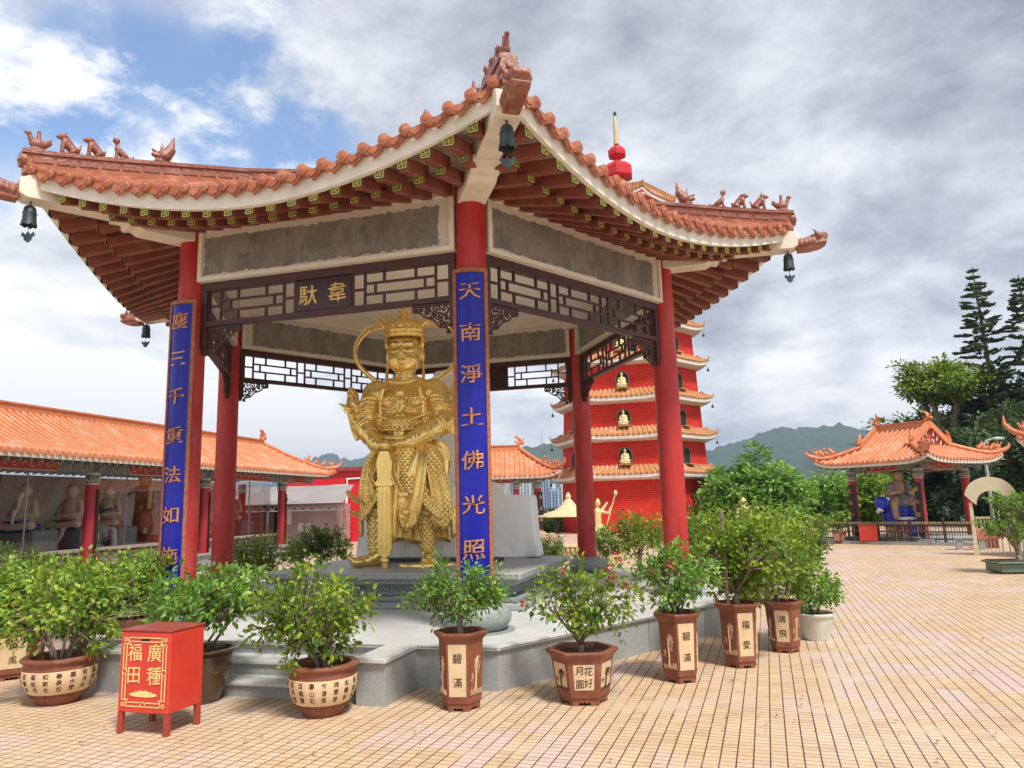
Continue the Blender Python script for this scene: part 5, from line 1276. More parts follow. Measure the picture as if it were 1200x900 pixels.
# arhat statues behind the glass
M_skin = pm('statue_skin', (.72,.54,.40), (.62,.45,.33), 6, .5); M_dk = pm('statue_dark', (.06,.04,.03), (.12,.07,.04), 8, .4); M_wh = pm('statue_white', (.82,.80,.76), None, 8, .5); M_bl = pm('statue_blue', (.03,.06,.35), (.02,.04,.2), 6, .35); M_rd = pm('statue_red', (.55,.06,.04), (.40,.12,.05), 6, .4); M_gr = pm('statue_grey', (.25,.26,.25), None, 8, .5)
def arhat(x, label, kind, cloth):
    p = GP(x, 1.3, .752); t = thing('arhat_statue', label, 'statue', tuple(p), ga-pi/2+pi/2-pi/2+radians(20), 'painted arhat statues in the glass gallery')
    seat = .45; m = MB()
    if kind != 'stand': m.bbox(-.55,.55,-.3,.35,0,seat)
    else: m.bbox(-.4,.4,-.3,.3,0,.2); seat = .2
    t.rotation_euler = (0,0,ga-pi/2); t.scale = (1.2,)*3; ROOTM[t.name] = Matrix.Translation(p) @ Matrix.Rotation(ga-pi/2, 4, 'Z') @ Matrix.Scale(1.2, 4)
    # local frame: -x... face plaza (+y rotated): plaza direction is local -X? resolved by rotating the sculpt
    m.build('rock_seat', M_gr if kind != 'stand' else M_rd, t, world=False, bev=.03)
    b = MB(); z = seat
    if kind == 'stand':
        b.caps((0,0,z+.75),(0,0,z+1.15),.16,.17); b.caps((-.09,0,z+.75),(-.12,-.05,z+.08),.1,.07); b.caps((.09,0,z+.75),(.16,-.1,z+.08),.1,.07); zz = z+1.2
        b.caps((-.2,0,z+1.2),(-.38,-.15,z+1.0),.06,.05); b.caps((-.38,-.15,z+1.0),(-.2,-.35,z+1.2),.05,.04); b.caps((.2,0,z+1.2),(.35,-.2,z+1.3),.06,.05); b.caps((.35,-.2,z+1.3),(.42,-.3,z+1.55),.05,.035)
    else:
        b.caps((0,0,z+.18),(.0,0,z+.55),.2,.18); b.sphere((0,-.05,z+.25),(.21,.19,.17)); zz = z+.6
        for s in (-1,1): b.caps((s*.2,0,z+.6),(s*.34,-.08,z+.32),.075,.06); b.caps((s*.34,-.08,z+.32),(s*.08,-.3,z+.28),.06,.04); b.caps((s*.12,0,z+.1),(s*.38,-.25,z+.1),.12,.1); b.caps((s*.38,-.25,z+.1),(s*.02,-.36,z+.07),.1,.07)
    b.caps((0,0,zz),(0,-.02,zz+.14),.07,.065); b.sphere((0,-.04,zz+.25),(.12,.135,.155)); b.sphere((0,-.16,zz+.24),(.02,.03,.03)); b.caps((-.05,-.14,zz+.30),(.05,-.14,zz+.30),.02,.02)
    for s in (-1,1): b.sphere((s*.12,0,zz+.23),(.02,.03,.055))
    loc_sculpt(b, .018, 'body', M_skin, t, 3)
    b = MB()
    if kind == 'stand':
        b.caps((0,0,z+.7),(0,0,z+1.12),.19,.20); b.caps((0,.0,z+.75),(0,.02,z+.2),.2,.26); b.caps((.2,0,z+1.15),(.3,-.12,z+.7),.08,.1)
    else: b.caps((-.3,-.2,z+.06),(.3,-.2,z+.06),.15,.15); b.sphere((0,-.1,z+.06),(.48,.3,.13)); b.caps((.0,.02,z+.15),(-.15,.05,z+.58),.21,.14) if kind == 'robe' else None
    loc_sculpt(b, .02, 'robe', cloth, t, 4)
    b = MB()
    if kind == 'beard': b.caps((0,-.15,zz+.16),(0,-.24,zz-.28),.06,.02); b.caps((.02,-.3,zz-.2),(.02,-.34,zz-.45),.05,.03); loc_sculpt(b, .014, 'white_beard', M_wh, t, 2)
    if kind == 'tusk':
        for s in (-1,1): b.caps((s*.12,-.3,z+.1),(s*.14,-.42,z-.15),.06,.045); b.caps((s*.14,-.42,z-.15),(s*.05,-.46,z-.38),.045,.012)
        loc_sculpt(b, .014, 'ivory_tusks', M_wh, t, 2)
    if kind == 'robe':
        b.sphere((0,-.15,z-.12),(.5,.32,.28)); b.caps((.4,-.3,z-.1),(.46,-.32,z-.4),.1,.07); b.caps((-.4,-.3,z-.1),(-.44,-.32,z-.4),.1,.07); b.sphere((0,-.5,z-.1),(.15,.14,.16)); loc_sculpt(b, .02, 'white_elephant', M_wh, t, 3)
        b = MB(); b.caps((-.3,-.3,z+.35),(.35,-.35,z+.42),.03,.03); b.sphere((0,-.32,z+.4),(.1,.07,.07)); loc_sculpt(b, .014, 'blue_lute', M_bl, t, 1)
    if kind == 'stand': b.caps((.40,-.3,z+.7),(.44,-.3,z+1.3),.06,.06); b.caps((-.1,.1,zz+.1),(-.25,.12,zz+.5),.05,.04); loc_sculpt(b, .016, 'gilt_pagoda', M_gildp, t, 1)
    return t
def gx_at(px):  # gallery x for a pixel column at y depth 1.3
    best = None
    for k in range(400):
        x = -20+k*.05; p = GP(x, 1.3, 1.5); d = p-Vector((0,0,CAMZ)); u = 600+F_PX*d.dot(RI)/d.dot(_fw)
        if best is None or abs(u-px) < best[0]: best = (abs(u-px), x)
    return best[1]
for px, lb, kd, cl in ((30,'bare chested arhat statue with white beard and blue wrap, leftmost in the glass gallery','beard',M_bl),(83,'bare chested arhat statue above white curved tusks behind the glass','tusk',M_dk),(127,'arhat statue holding a lute astride a white elephant','robe',M_rd),(167,'standing arhat statue in dark red robe holding up a gilt ornament','stand',M_rd),(272,'arhat statue with gold robe and blue wrap in the far glass bay','tusk2',M_bl)):
    arhat(gx_at(px), lb, kd, cl)
# ---------------- mid gallery pavilion
M_hipm = thing('roofed_gate', 'orange tiled pavilion roof on dark capped red columns beyond the rock screen', 'pavilion', (-.9, 30, 0))
P2, X2, Y2 = frame2(-.9, 31.5, 0)
rectroof(M_hipm, P2, 2.75, 1.9, 1.15, 2.78, 3.92, 0, .25, .2, .05, True, 1.0)
for x, y in ((-1.9,-1.5),(.95,-1.5),(1.85,-1.5),(-1.9,1.5),(1.85,1.5)): col_far(M_hipm, P2(x, y, 0), 2.62, .12, couplet='普度眾生' if x > 1.5 and y < 0 else None, cdir=-pi/2+.5)
painted_beam(M_hipm, P2(-1.9,-1.5,0), P2(1.85,-1.5,0), 2.48, 2.74, .12)
# ---------------- red shed + white shed
def shedbox(name, label, cat, x0, x1, y0, y1, z0, z1, mat, part='wall'):
    t = thing(name, label, cat, ((x0+x1)/2, (y0+y1)/2, 0)); m = MB(); m.bbox(x0,x1,y0,y1,z0,z1); m.build(part, mat, t); return t
M_sred = pm('bright_red_sheet', (.60,.012,.02), (.52,.01,.018), 1, .4); M_pinks = pm('pink_panel', (.45,.33,.33), (.38,.28,.28), 1.5, .6, stain=(.5,.45,.45,.5)); M_palep = pm('pale_panel', (.5,.5,.48), None, 2, .6)
a0, a1 = at(372, 550, 38), at(562, 545, 38)
rs_ = shedbox('red_shed', 'long bright red metal shed behind the statue', 'shed', a0.x-1.6, a1.x, 38, 42, -.2, 3.55, M_sred)
m = MB(); m.bbox(a0.x-1.8, a1.x+.1, 37.8, 42.2, 3.551, 3.75); m.build('roof', pm('dull_red_roof', (.28,.03,.04), None, 2, .6), rs_)
m = MB(); 
for (x0, z0, x1, z1) in ((a0.x-1.2, 2.75, a0.x+1.5, 2.85),(a0.x+1.55,.9,a0.x+1.55,3.1),(a0.x+1.5,3.15,a0.x+5.2,3.3),(a0.x+1.5,.2,a0.x+1.5,2.4)): m.tube([(x0,37.93,z0),(x1,37.93,z1)], .04, 6)
m.build('white_pipe', M_wh, rs_)
a0, a1 = at(338, 580, 35), at(404, 580, 35)
ws_ = shedbox('site_hut', 'small pinkish hut with a pale sloping canopy at the end of the gallery', 'hut', a0.x-.5, a1.x-.35, 35, 37.8, -.1, 1.9, M_pinks)
m = MB(); m.add([(a0.x-2.6,33.9,1.95),(a1.x+.2,33.9,1.95),(a1.x+.2,36,2.75),(a0.x-2.6,36,2.75),(a0.x-2.6,33.9,1.99),(a1.x+.2,33.9,1.99),(a1.x+.2,36,2.79),(a0.x-2.6,36,2.79)], [(0,3,2,1),(4,5,6,7),(0,1,5,4),(1,2,6,5),(2,3,7,6),(3,0,4,7)]); cp_ = m.build('canopy_roof', pm('canopy_grey', (.30,.27,.26), (.24,.21,.21), 1, .6), ws_); m = MB(); m.box(((a0.x-2.6+a1.x+.2)/2, 33.88, 1.99), (a1.x-a0.x+2.8, .04, .12)); m.build('canopy_edge', M_palep, ws_)
m = MB(); m.bar((a0.x-2.6,33.95,1.90), (a1.x+.2,33.95,1.90), .05, .05); m.bar((a0.x-2.6,33.95,1.62), (a1.x+.2,33.95,1.62), .05, .05)
for k in range(14): x = a0.x-2.6+k*.4; m.bar((x,33.95,1.9),(x+.2,33.95,1.62),.03,.03,(0,1,0)); m.bar((x+.2,33.95,1.62),(x+.4,33.95,1.9),.03,.03,(0,1,0))
for x in (a0.x-2.6, a0.x-.6, a1.x+.1): m.bar((x,33.95,-.05),(x,33.95,1.62),.07,.07)
m.build('truss_frame', M_gr, ws_)
m = MB(); m.bbox(a0.x-.02, a0.x+.18, 34.93, 34.99, 1.0, 1.6); m.bbox(a0.x+.5, a0.x+.72, 34.96, 34.995, .6, 1.05); m.bbox(a0.x+.85, a0.x+1.05, 34.96, 34.995, .6, 1.05); m.build('notice', M_wh, ws_)
dk = shedbox('dark_shed', 'dark open shed behind the last glass bay of the gallery', 'shed', a0.x-4.2, a0.x-.8, 35.5, 38, -.1, 2.2, M_dk)
m = MB()
for k in range(6): m.bbox(a0.x-4.1+k*.55, a0.x-4.1+k*.55+.04, 35.44, 35.49, 0, 2.1)
for z in (.7,1.4): m.bbox(a0.x-4.2, a0.x-.9, 35.42, 35.435, z, z+.04)
m.build('window_frame', M_gr, dk)
# ---------------- pagoda
def brick_mat():
    m, nt, b = nodes('red_brick'); g = G(nt); uv = g.coord('UV'); br = g.n('ShaderNodeTexBrick'); g.l(uv, br.inputs[0]); br.inputs['Scale'].default_value = 1; br.inputs['Brick Width'].default_value = .27; br.inputs['Row Height'].default_value = .092; br.inputs['Mortar Size'].default_value = .010
    br.inputs['Color1'].default_value = (.58,.012,.010,1); br.inputs['Color2'].default_value = (.46,.008,.008,1); br.inputs['Mortar'].default_value = (.62,.11,.06,1); br.inputs['Mortar Smooth'].default_value = .2
    f = g.ramp(g.noise(g.pos(), .8, 5), .35, .7, .82, 1.1); hs = g.n('ShaderNodeHueSaturation'); g.l(br.outputs[0], hs.inputs['Color']); g.l(f, hs.inputs['Value']); g.l(hs.outputs[0], b.inputs['Base Color']); b.inputs['Roughness'].default_value = .75; b.inputs['Specular IOR Level'].default_value = .2
    g.bump(br.outputs['Fac'], -.4, .02, b); return m
M_brick = brick_mat(); M_ochre = pm('ochre_tile', (.50,.24,.09), (.4,.16,.06), 6, .45, stain=(.62,.42,.25,.5)); M_wht = pm('white_trim', (.72,.68,.62), None, 3, .7)
pc = at(745, 600, 42.5); PGc = Vector((pc.x, pc.y, 0)); PG = thing('pagoda', 'tall red brick pagoda of nine tiers with niches and tiled eaves behind the right columns', 'pagoda', tuple(PGc))
PGA = atan2(-PGc.y, -PGc.x)+radians(-6)-pi/6
def pv(k, r, z): a = PGA+k*pi/3; return PGc+Vector((cos(a)*r, sin(a)*r, z))
zs = [0, 3.25, 5.3, 7.35, 9.45, 11.5, 13.5, 15.45, 17.3, 19.25]
wr = [4.25-.115*k for k in range(9)]
for k in range(9):
    r0, r1, z0, z1 = wr[k], wr[k]-.10, zs[k], zs[k+1]
    m = MB(); me_uv = []
    for s in range(6): a, b2 = pv(s, r0, z0), pv(s+1, r0, z0); c2, d2 = pv(s+1, r1, z1), pv(s, r1, z1); m.add([a, b2, c2, d2], [(0,1,2,3)])
    o = m.build('storey_wall', M_brick, PG, fix=False); uvl = o.data.uv_layers.new(name='uv')
    for s in range(6):
        for q, uvv in enumerate(((0,z0),(r0,z0),(r0-.05,z1),(.05,z1))): uvl.data[s*4+q].uv = (uvv[0]+s*r0, uvv[1])
    # eave ring at z1
    last = k == 8; er = r0+.62 if not last else r0-.05; m = MB(); n = 12
    def ep(s, q, rad, z, lift): 
        A_, B_ = pv(s, rad, z), pv(s+1, rad, z); u = abs(2*q-1); return A_+(B_-A_)*q+Vector((0,0,lift*u**4))
    zb = z1-.34
    prof = [(r1-.0, zb+.62, 0), (r1+(er-r1)*.55, zb+.30, .12), (er, zb+.12, .22)]
    for s in range(6): m.grid([[ep(s, q/n, r_, z_, l_) for q in range(n+1)] for r_, z_, l_ in prof])
    ev = m.build('tiled_eave', M_ochre, PG, smooth=30)
    m = MB()
    for s in range(6):
        for q in range(17):
            qq = (q+.5)/17; m.tube([ep(s, qq, r_, z_+.03, l_) for r_, z_, l_ in ((er+.04, zb+.12, .22), (er-(er-r1)*.3, zb+.2, .16), (er-(er-r1)*.75, zb+.42, .06), (r1+.05, zb+.6, 0))], [.075,.07,.07,.07], 6)
    m.build('tile_rows', M_ochre, ev, smooth=50)
    m = MB()
    for s in range(6):
        m.grid([[ep(s, q/n, r_, z_, l_) for q in range(n+1)] for r_, z_, l_ in ((er, zb+.1, .22), (er-.02, zb-.06, .22), (er-.14, zb-.08, .2), (r1+.15, zb-.16, .0), (r1-.05, zb-.16, 0))])
    m.build('white_cornice', M_wht, ev, smooth=30)
    m = MB()
    for s in range(6): p = pv(s, er+.03, zb+.42); d = (p-PGc); d.z = 0; d.normalize(); m.tube([pv(s, r1+.1, zb+.68), pv(s, (r1+er)/2, zb+.47), p-Vector((0,0,.04)), p+d*.06+Vector((0,0,.16))], [.07,.07,.07,.03], 6)
    m.build('hip_ridge', M_ochre, ev, smooth=50)
    m = MB()
    for s in range(6): p = pv(s, er-.02, zb+.05); m.tube([p, p-Vector((0,0,.14))], .012, 4); m.lathe([(.02,-.14),(.06,-.2),(.085,-.32)], 8, p)
    for s in range(6):
        p = pv(s, er-.02, zb+.05); m = MB(); m.tube([p, p-Vector((0,0,.14))], .012, 4); m.lathe([(.02,-.14),(.06,-.2),(.085,-.32)], 8, p); m.build('eave_bell', M_bell, ev)
FIGB = None
def buddha_mesh():
    b = MB(); b.sphere((0,0,.12),(.26,.17,.11)); b.caps((-.2,-.08,.1),(.2,-.08,.1),.09,.09); b.caps((0,0,.2),(0,0,.42),.14,.13)
    for s in (-1,1): b.caps((s*.14,0,.44),(s*.19,-.04,.26),.055,.045); b.caps((s*.19,-.04,.26),(s*.02,-.14,.2),.045,.035)
    b.caps((0,0,.5),(0,0,.58),.045,.045); b.sphere((0,-.01,.64),(.08,.085,.10)); b.sphere((0,0,.75),(.04,.04,.04)); b.sphere((0,0,0),(.30,.2,.06))
    me = remesh(b, .014, 2, 'buddha'); me.materials.clear(); me.materials.append(M_gildp2); shade(me); return me
M_gildp2 = pm('pale_gold_statue', (.72,.58,.30), (.6,.45,.2), 12, .4, .2)
BM = buddha_mesh(); ords = ['lowest','second','third','fourth','fifth','sixth','seventh','eighth']; first = None
M_niche = pm('niche_black', (.02,.015,.012), None, 5, .9)
for k in range(1, 9):
    for s, nm in ((0,'left'),(5,'right')):   # faces around the one towards the plaza
        pass
nf = []   # faces by how much they turn to the camera
for s in range(6):
    mid = (pv(s,1,0)+pv(s+1,1,0))/2-PGc; nf.append((mid.normalized().dot((Vector((0,0,0))-PGc).normalized()), s))
nf.sort(reverse=True); FS = nf[0][1]; cnt = 0
for k in range(1, 9):
    for s in range(6):
        a_, b2 = pv(s, wr[k]-.02, 0), pv(s+1, wr[k]-.02, 0); mid = (a_+b2)/2; U = (b2-a_).normalized(); N = (mid-PGc); N.z = 0; N.normalize(); z0 = zs[k]+.34
        f = lambda x, y, d: Vector((mid.x, mid.y, 0))+U*x+N*d+Vector((0,0,z0+y))
        arch = [(-.30,0),(.30,0)]+[(.30*cos(a), .52+.34*sin(a)) for a in [pi*q/8 for q in range(9)]]
        arch2 = [(-.36,-.03),(.36,-.03)]+[(.36*cos(a), .52+.40*sin(a)) for a in [pi*q/8 for q in range(9)]]
        m = MB(); m.prism(arch2, f, -.12, .02); fo = m.build('niche_surround', M_wht if False else M_greyg, PG)
        m = MB(); m.prism(arch, f, .0205, .026); m.build('niche', M_niche, fo)
        m = MB(); m.prism([(-.32,-.06),(.32,-.06),(.32,.0),(-.32,.0)], f, .027, .36); m.build('niche_ledge', M_ochre, fo)
    s = FS; a_, b2 = pv(s, wr[k]-.02, 0), pv(s+1, wr[k]-.02, 0); mid = (a_+b2)/2; N = (mid-PGc); N.z = 0; N.normalize()
    if k < 5:
        o = link('buddha_statue', BM); p = Vector((mid.x, mid.y, zs[k]+.345+.045))+N*.21; o.location = p; o.rotation_euler = (0,0,atan2(N.y, N.x)+pi/2); tag(o, 'small seated golden buddha in the arched niche on the %s storey of the red pagoda' % ords[k], 'statue', 'golden buddhas in the pagoda niches')
m = MB(); zt9 = zs[9]
m.lathe([(3.1,zt9-.1),(1.6,zt9+.75),(.5,zt9+1.7),(.5,zt9+2.0)], 6, PGc, rot=PGA); tr_ = m.build('top_roof', M_ochre, PG)
sp0 = zt9+1.75; m = MB()
m.lathe([(.5,sp0),(.95,sp0+.2),(.98,sp0+.75),(.6,sp0+1.1),(.2,sp0+1.2),(.2,sp0+1.4),(.58,sp0+1.62),(.60,sp0+1.9),(.35,sp0+2.2),(.12,sp0+2.25)], 6, PGc, rot=.3); m.build('red_finial', M_sred, PG)
m = MB(); m.lathe([(.17,sp0+2.4),(.14,sp0+3.6),(.09,sp0+4.4),(.06,sp0+4.5)], 12, PGc); sp_ = m.build('spire', pm('spire_cream', (.6,.5,.28), (.5,.4,.2), 3, .5), PG, smooth=40)
m = MB(); m.lathe([(.10,sp0+4.25),(.10,sp0+4.5),(.03,sp0+4.6)], 10, PGc); m.build('spire_tip', M_black, sp_)
# ================================================================== RIGHT SIDE: STATUE PAVILION, FENCE, GATE
C_ = Vector((13.3,24.5,0)); L_ = Vector((12.07,26.6,0)); R_ = Vector((15.64,25.85,0)); Bk = L_+R_-C_
rc = (C_+Bk)/2; RP = thing('statue_pavilion', 'orange tiled gabled pavilion on four red columns beyond the fence at right', 'pavilion', tuple(rc))
ra = atan2((C_-L_).y, (C_-L_).x); P3, X3, Y3 = frame2(rc.x, rc.y, ra)
rectroof(RP, P3, 2.1, 2.2, .95, 2.72, 3.92, .5, .22, .19, .05, True, .85, curl=.28)
for c, nm in ((C_, '佛光普照'), (L_, '法雨均霑'), (R_, None), (Bk, None)): col_far(RP, c, 2.5, .13, couplet=nm, cdir=atan2(-c.y, -c.x)-.7 if nm else 0)
for a, b in ((L_, C_), (C_, R_), (R_, Bk), (Bk, L_)): painted_beam(RP, a, b, 2.42, 2.70, .12)
m = MB(); m.box(rc+Vector((0,0,.1)), (3.4,3.6,.2), Matrix((X3, Y3, Vector((0,0,1)))).transposed()); m.build('floor_slab', M_granite, RP)
# rider on blue beast
bl = at(1056, 600, 25.6); bl.z = .2; LS = thing('beast_statue', 'painted robed rider on a blue lion beast with white trim inside the gabled pavilion', 'statue', tuple(bl), radians(0))
b = MB(); b.sphere((0,.1,.85),(.55,.35,.36)); b.caps((-.45,0,.95),(-.62,-.1,1.12),.24,.22); b.sphere((-.72,-.2,1.15),(.24,.24,.22)); b.caps((-.8,-.3,1.08),(-.92,-.36,1.0),.12,.1)
for x, y in ((-.42,-.15),(-.35,.3),(.4,-.15),(.42,.3)): b.caps((x,y,.7),(x+.03,y-.03,.1),.15,.10); b.sphere((x,y-.08,.06),(.13,.16,.07))
b.caps((.5,.1,.95),(.75,.1,1.0),.07,.06); b.caps((.75,.1,1.0),(.82,.1,.75),.08,.03)
M_blb = pm('beast_blue', (.012,.05,.50), (.02,.03,.32), 5, .35); loc_sculpt(b, .03, 'blue_beast', M_blb, LS, 3)
b = MB()
for k in range(9): a = k*.7; b.sphere((-.60+.24*cos(a), -.14+.14*sin(a), 1.08+.22*sin(a*1.7)), .075)
b.caps((.7,.1,.9),(.85,.1,1.1),.07,.03); b.caps((-.95,-.42,.95),(-.85,-.45,.9),.05,.04); b.sphere((.0,-.25,.62),(.42,.06,.06)); loc_sculpt(b, .022, 'white_mane', M_wh, LS, 2)
b = MB(); b.caps((0,.05,1.2),(.0,.05,1.75),.26,.2); 
for s in (-1,1): b.caps((s*.2,.05,1.75),(s*.42,-.1,1.45),.09,.08); b.caps((s*.42,-.1,1.45),(s*.2,-.32,1.5),.08,.06); b.caps((s*.1,0,1.25),(s*.38,-.3,1.1),.17,.13); b.caps((s*.38,-.3,1.1),(s*.36,-.38,.65),.13,.09)
b.caps((0,.05,1.8),(0,.03,1.95),.08,.075); b.sphere((0,0,2.08),(.12,.13,.17)); b.sphere((0,-.12,2.06),(.02,.03,.04)); loc_sculpt(b, .022, 'rider_body', pm('rider_tan', (.45,.30,.18), (.30,.2,.14), 5, .6), LS, 3)
b = MB(); b.caps((0,.05,1.15),(0,.08,1.55),.3,.24); b.caps((.26,.0,1.75),(.40,-.05,1.2),.13,.17); b.caps((-.26,0,1.75),(-.38,0,1.3),.11,.14); b.sphere((0,0,1.15),(.42,.35,.2)); loc_sculpt(b, .024, 'robe', pm('robe_dull', (.16,.11,.10), (.10,.14,.22), 7, .6, stain=(.4,.38,.33,.6)), LS, 3)
b = MB(); b.sphere((0,.04,2.2),(.13,.13,.1)); b.sphere((0,.04,2.31),(.06,.06,.06)); loc_sculpt(b, .018, 'dark_hair', M_black, LS, 1)
# fence
f0, f1 = Vector((9.4,28.0,0)), Vector((14.15,22.95,0)); fd = (f1-f0); fl_ = fd.length; fd.normalize(); fn = Vector((fd.y,-fd.x,0))
FN = thing('picket_fence', 'low black and tan picket fence on a stone kerb in front of the gabled pavilion', 'fence', tuple((f0+f1)/2))
m = MB(); m.bar(f0+V3(0,0,.05), f1+V3(0,0,.05), .18, .10); m.build('kerb', M_granite, FN)
M_tan = pm('tan_rail', (.34,.26,.13), (.25,.19,.10), 8, .6)
for z in (.20,.42,.62): m = MB(); m.bar(f0+V3(0,0,z), f1+V3(0,0,z), .03, .045); m.build('rail', M_blk, FN)
k = 0; d_ = .0; m = MB(); m2 = MB()
while d_ < fl_:
    p = f0+fd*d_; (m if k % 3 else m2).bar(p+V3(0,0,.10), p+V3(0,0,.70), .016, .016, (0,1,0)); m2.bar(p+V3(0,0,.66), p+V3(0,0,.74), .042, .042, (0,1,0)); m2.bar(p+V3(0,0,.40), p+V3(0,0,.46), .024, .024, (0,1,0)); d_ += .075; k += 1
m.build('pickets', M_blk, FN)['kind'] = 'stuff'; m2.build('picket_tips', M_tan, FN)['kind'] = 'stuff'
for k in range(8): p = f0+fd*(fl_*k/7); m = MB(); m.bar(p+V3(0,0,0), p+V3(0,0,.78), .05, .05, (0,1,0)); m.sphere(p+V3(0,0,.80), .035, 8, 6); m.build('fence_post', M_blk, FN)
# things in front of the fence
o = gp(1019, 638); o.z = 0; t = thing('donation_box', 'small plain red box standing before the fence far away at right', 'donation box', tuple(o), radians(-30))
m = MB(); m.bbox(-.28,.28,0,.4,.12,.62); m.build('body', M_box, t, world=False, bev=.01); m = MB(); m.bbox(-.3,.3,-.02,.42,.6205,.65); m.build('lid', M_boxd, t, world=False)
for x in (-.24,.24):
    for y in (.04,.36): m = MB(); m.bbox(x-.025,x+.025,y-.025,y+.025,0,.1195); m.build('leg', M_box, t, world=False)
def small_pot(px, py, label, s, seed, H=.55, chars='福'):
    o = gp(px, py); o.z = 0; t = thing('potted_plant', label, 'potted plant', tuple(o), radians(20), 'small planters before the far fence'); hexpot(t, .20*s, H*s, .25*s, chars*2, rot=radians(-75)); return t, o
t, o = small_pot(1050, 637, 'small tan hexagonal planter before the fence under the blue beast', 1.25, 1, .50)
t, o = small_pot(985, 637, 'small brown planter with trailing foliage at the fence end', 1.0, 2, .42); plant(t, o+V3(0,0,.4), o+V3(-.3,.2,.72), (.85,.5,.25), 60, 1300, .07, 81, M_leafA, M_bark, .12, 4, .015)
o = gp(1138, 644); t = thing('stone_bench', 'short grey stone bench beside the cream arch', 'bench', tuple(o), radians(-25)); m = MB(); m.bbox(-.42,.42,-.18,.18,.30,.37); m.build('seat', M_granite, t, world=False, bev=.01)
for x in (-.28,.28): m = MB(); m.bbox(x-.08,x+.08,-.14,.14,0,.2995); m.build('leg', M_granite, t, world=False)
o = gp(1158, 642); t = thing('red_block', 'dull red low block beside the stone bench', 'block', tuple(o), radians(-25)); m = MB(); m.bbox(-.26,.26,-.2,.2,0,.34); m.build('block_body', pm('dull_red', (.22,.035,.035), None, 5, .6), t, world=False, bev=.02); m = MB(); m.bbox(-.29,.29,-.23,.23,.3405,.38); m.build('cap_slab', M_boxd, t, world=False, bev=.01)
# cream arch gate
M_arch = pm('arch_cream', (.68,.60,.40), (.6,.52,.35), 4, .6, stain=(.5,.42,.28,.4)); o = at(1168, 640, 19.5); o.z = 0
AG = thing('arch_gate', 'cream arched gate frame with a lattice side panel and red notice', 'gate', tuple(o), radians(-38), None, .85); gw = .54
m = MB(); oa = [(x, z) for x, z in [(gw*1.25*cos(a), 1.75+.62*sin(a)) for a in [radians(8)+(pi-radians(16))*k/16 for k in range(17)]]]; ia = [(gw*.72*cos(a), 1.52+.42*sin(a)) for a in [pi*k/16 for k in range(17)]][::-1]
poly = oa+[(-gw*1.2,1.55)]+ia+[(gw*1.2,1.55)]
n = len(oa); vs = []
for k in range(n):
    a_, b_ = oa[k], ia[::-1][k]
    for y in (-.09,.09): vs += [Vector((a_[0], y, a_[1])), Vector((b_[0], y, b_[1]))]
m.add(vs, [q for k in range(n-1) for q in ((k*4,k*4+1,k*4+5,k*4+4),(k*4+2,k*4+6,k*4+7,k*4+3),(k*4,k*4+4,k*4+6,k*4+2),(k*4+1,k*4+3,k*4+7,k*4+5))]+[(0,2,3,1),((n-1)*4,(n-1)*4+1,(n-1)*4+3,(n-1)*4+2)])
m.build('arch_head', M_arch, AG, world=False)
for s in (-1,1): m = MB(); m.bbox(s*gw-.045,s*gw+.045,-.05,.05,0,1.58); m.bbox(s*gw-.07,s*gw+.07,-.07,.07,0,.3); m.build('gate_post', M_arch, AG, world=False, bev=.005)
m = MB(); m.bbox(-gw+.06,.0,.1,.14,.75,.80); m.bbox(-gw+.06,.0,.1,.14,1.10,1.16)
for k in range(6): m.bbox(-gw+.08+k*.1,-gw+.10+k*.1,.1,.14,.05,1.1)
m.build('lattice_panel', M_arch, AG, world=False); m = MB(); m.bbox(-.5,.2,.02,.06,.5,.75); m.build('red_notice', pm('notice_red', (.55,.08,.05), (.6,.3,.2), 30, .6), AG, world=False)
o = at(1196, 640, 19.2); o.z = 0; t = thing('lattice_railing', 'cream lattice railing at the right edge beside the arch', 'railing', tuple(o), radians(-20)); m = MB()
for z in (.5,1.15): m.bbox(-.4,1.6,-.02,.02,z,z+.05)
for k in range(14): m.bbox(-.4+k*.15,-.37+k*.15,-.02,.02,.05,1.15)
m.build('railing_bars', M_arch, t, world=False)
# street lamp
o = at(1168, 640, 27); o.z = -.4; t = thing('street_lamp', 'grey street lamp with a single short arm behind the cream arch', 'street lamp', tuple(o)); M_lamp = pm('lamp_grey', (.42,.46,.47), None, 4, .4, .3)
m = MB(); m.tube([o, o+V3(0,0,3.75)], [.07,.05], 10); m.build('pole', M_lamp, t, smooth=40); m = MB(); m.tube([o+V3(0,0,3.7), o+V3(.12,-.0,3.88), o+V3(.35,-.05,3.95)], .035, 8); m.build('arm', M_lamp, t, smooth=40); m = MB(); m.sphere(o+V3(.52,-.06,3.95), (.26,.11,.06), 12, 8); m.build('lamp_head', M_lamp, t, smooth=True)
# roof corner entering the frame at right
oc = at(1176, 520, 19.0); P4, X4, Y4 = frame2(oc.x+3.05, oc.y-2.1, radians(8)); RC = thing('corner_pavilion', 'orange roof corner of another pavilion entering at the right edge', 'pavilion', tuple(P4(0,0,0)))
rectroof(RC, P4, 2.4, 2.4, .9, 2.62, 3.95, 0, .40, .2, .055, True, 1.0, curl=.5)
for x, y in ((1.5,-1.6),(1.5,1.6),(-1.0,1.7)): col_far(RC, P4(x,y,0), 2.5, .13)
painted_beam(RC, P4(-1.0,1.7,0), P4(1.5,1.6,0), 2.32, 2.58, .12)
m = MB(); m.tube([P4(-1.5,-1.7,2.6), P4(-2.15,-1.9,.0)], .02, 6); m.build('stay_cable', M_lamp, RC)
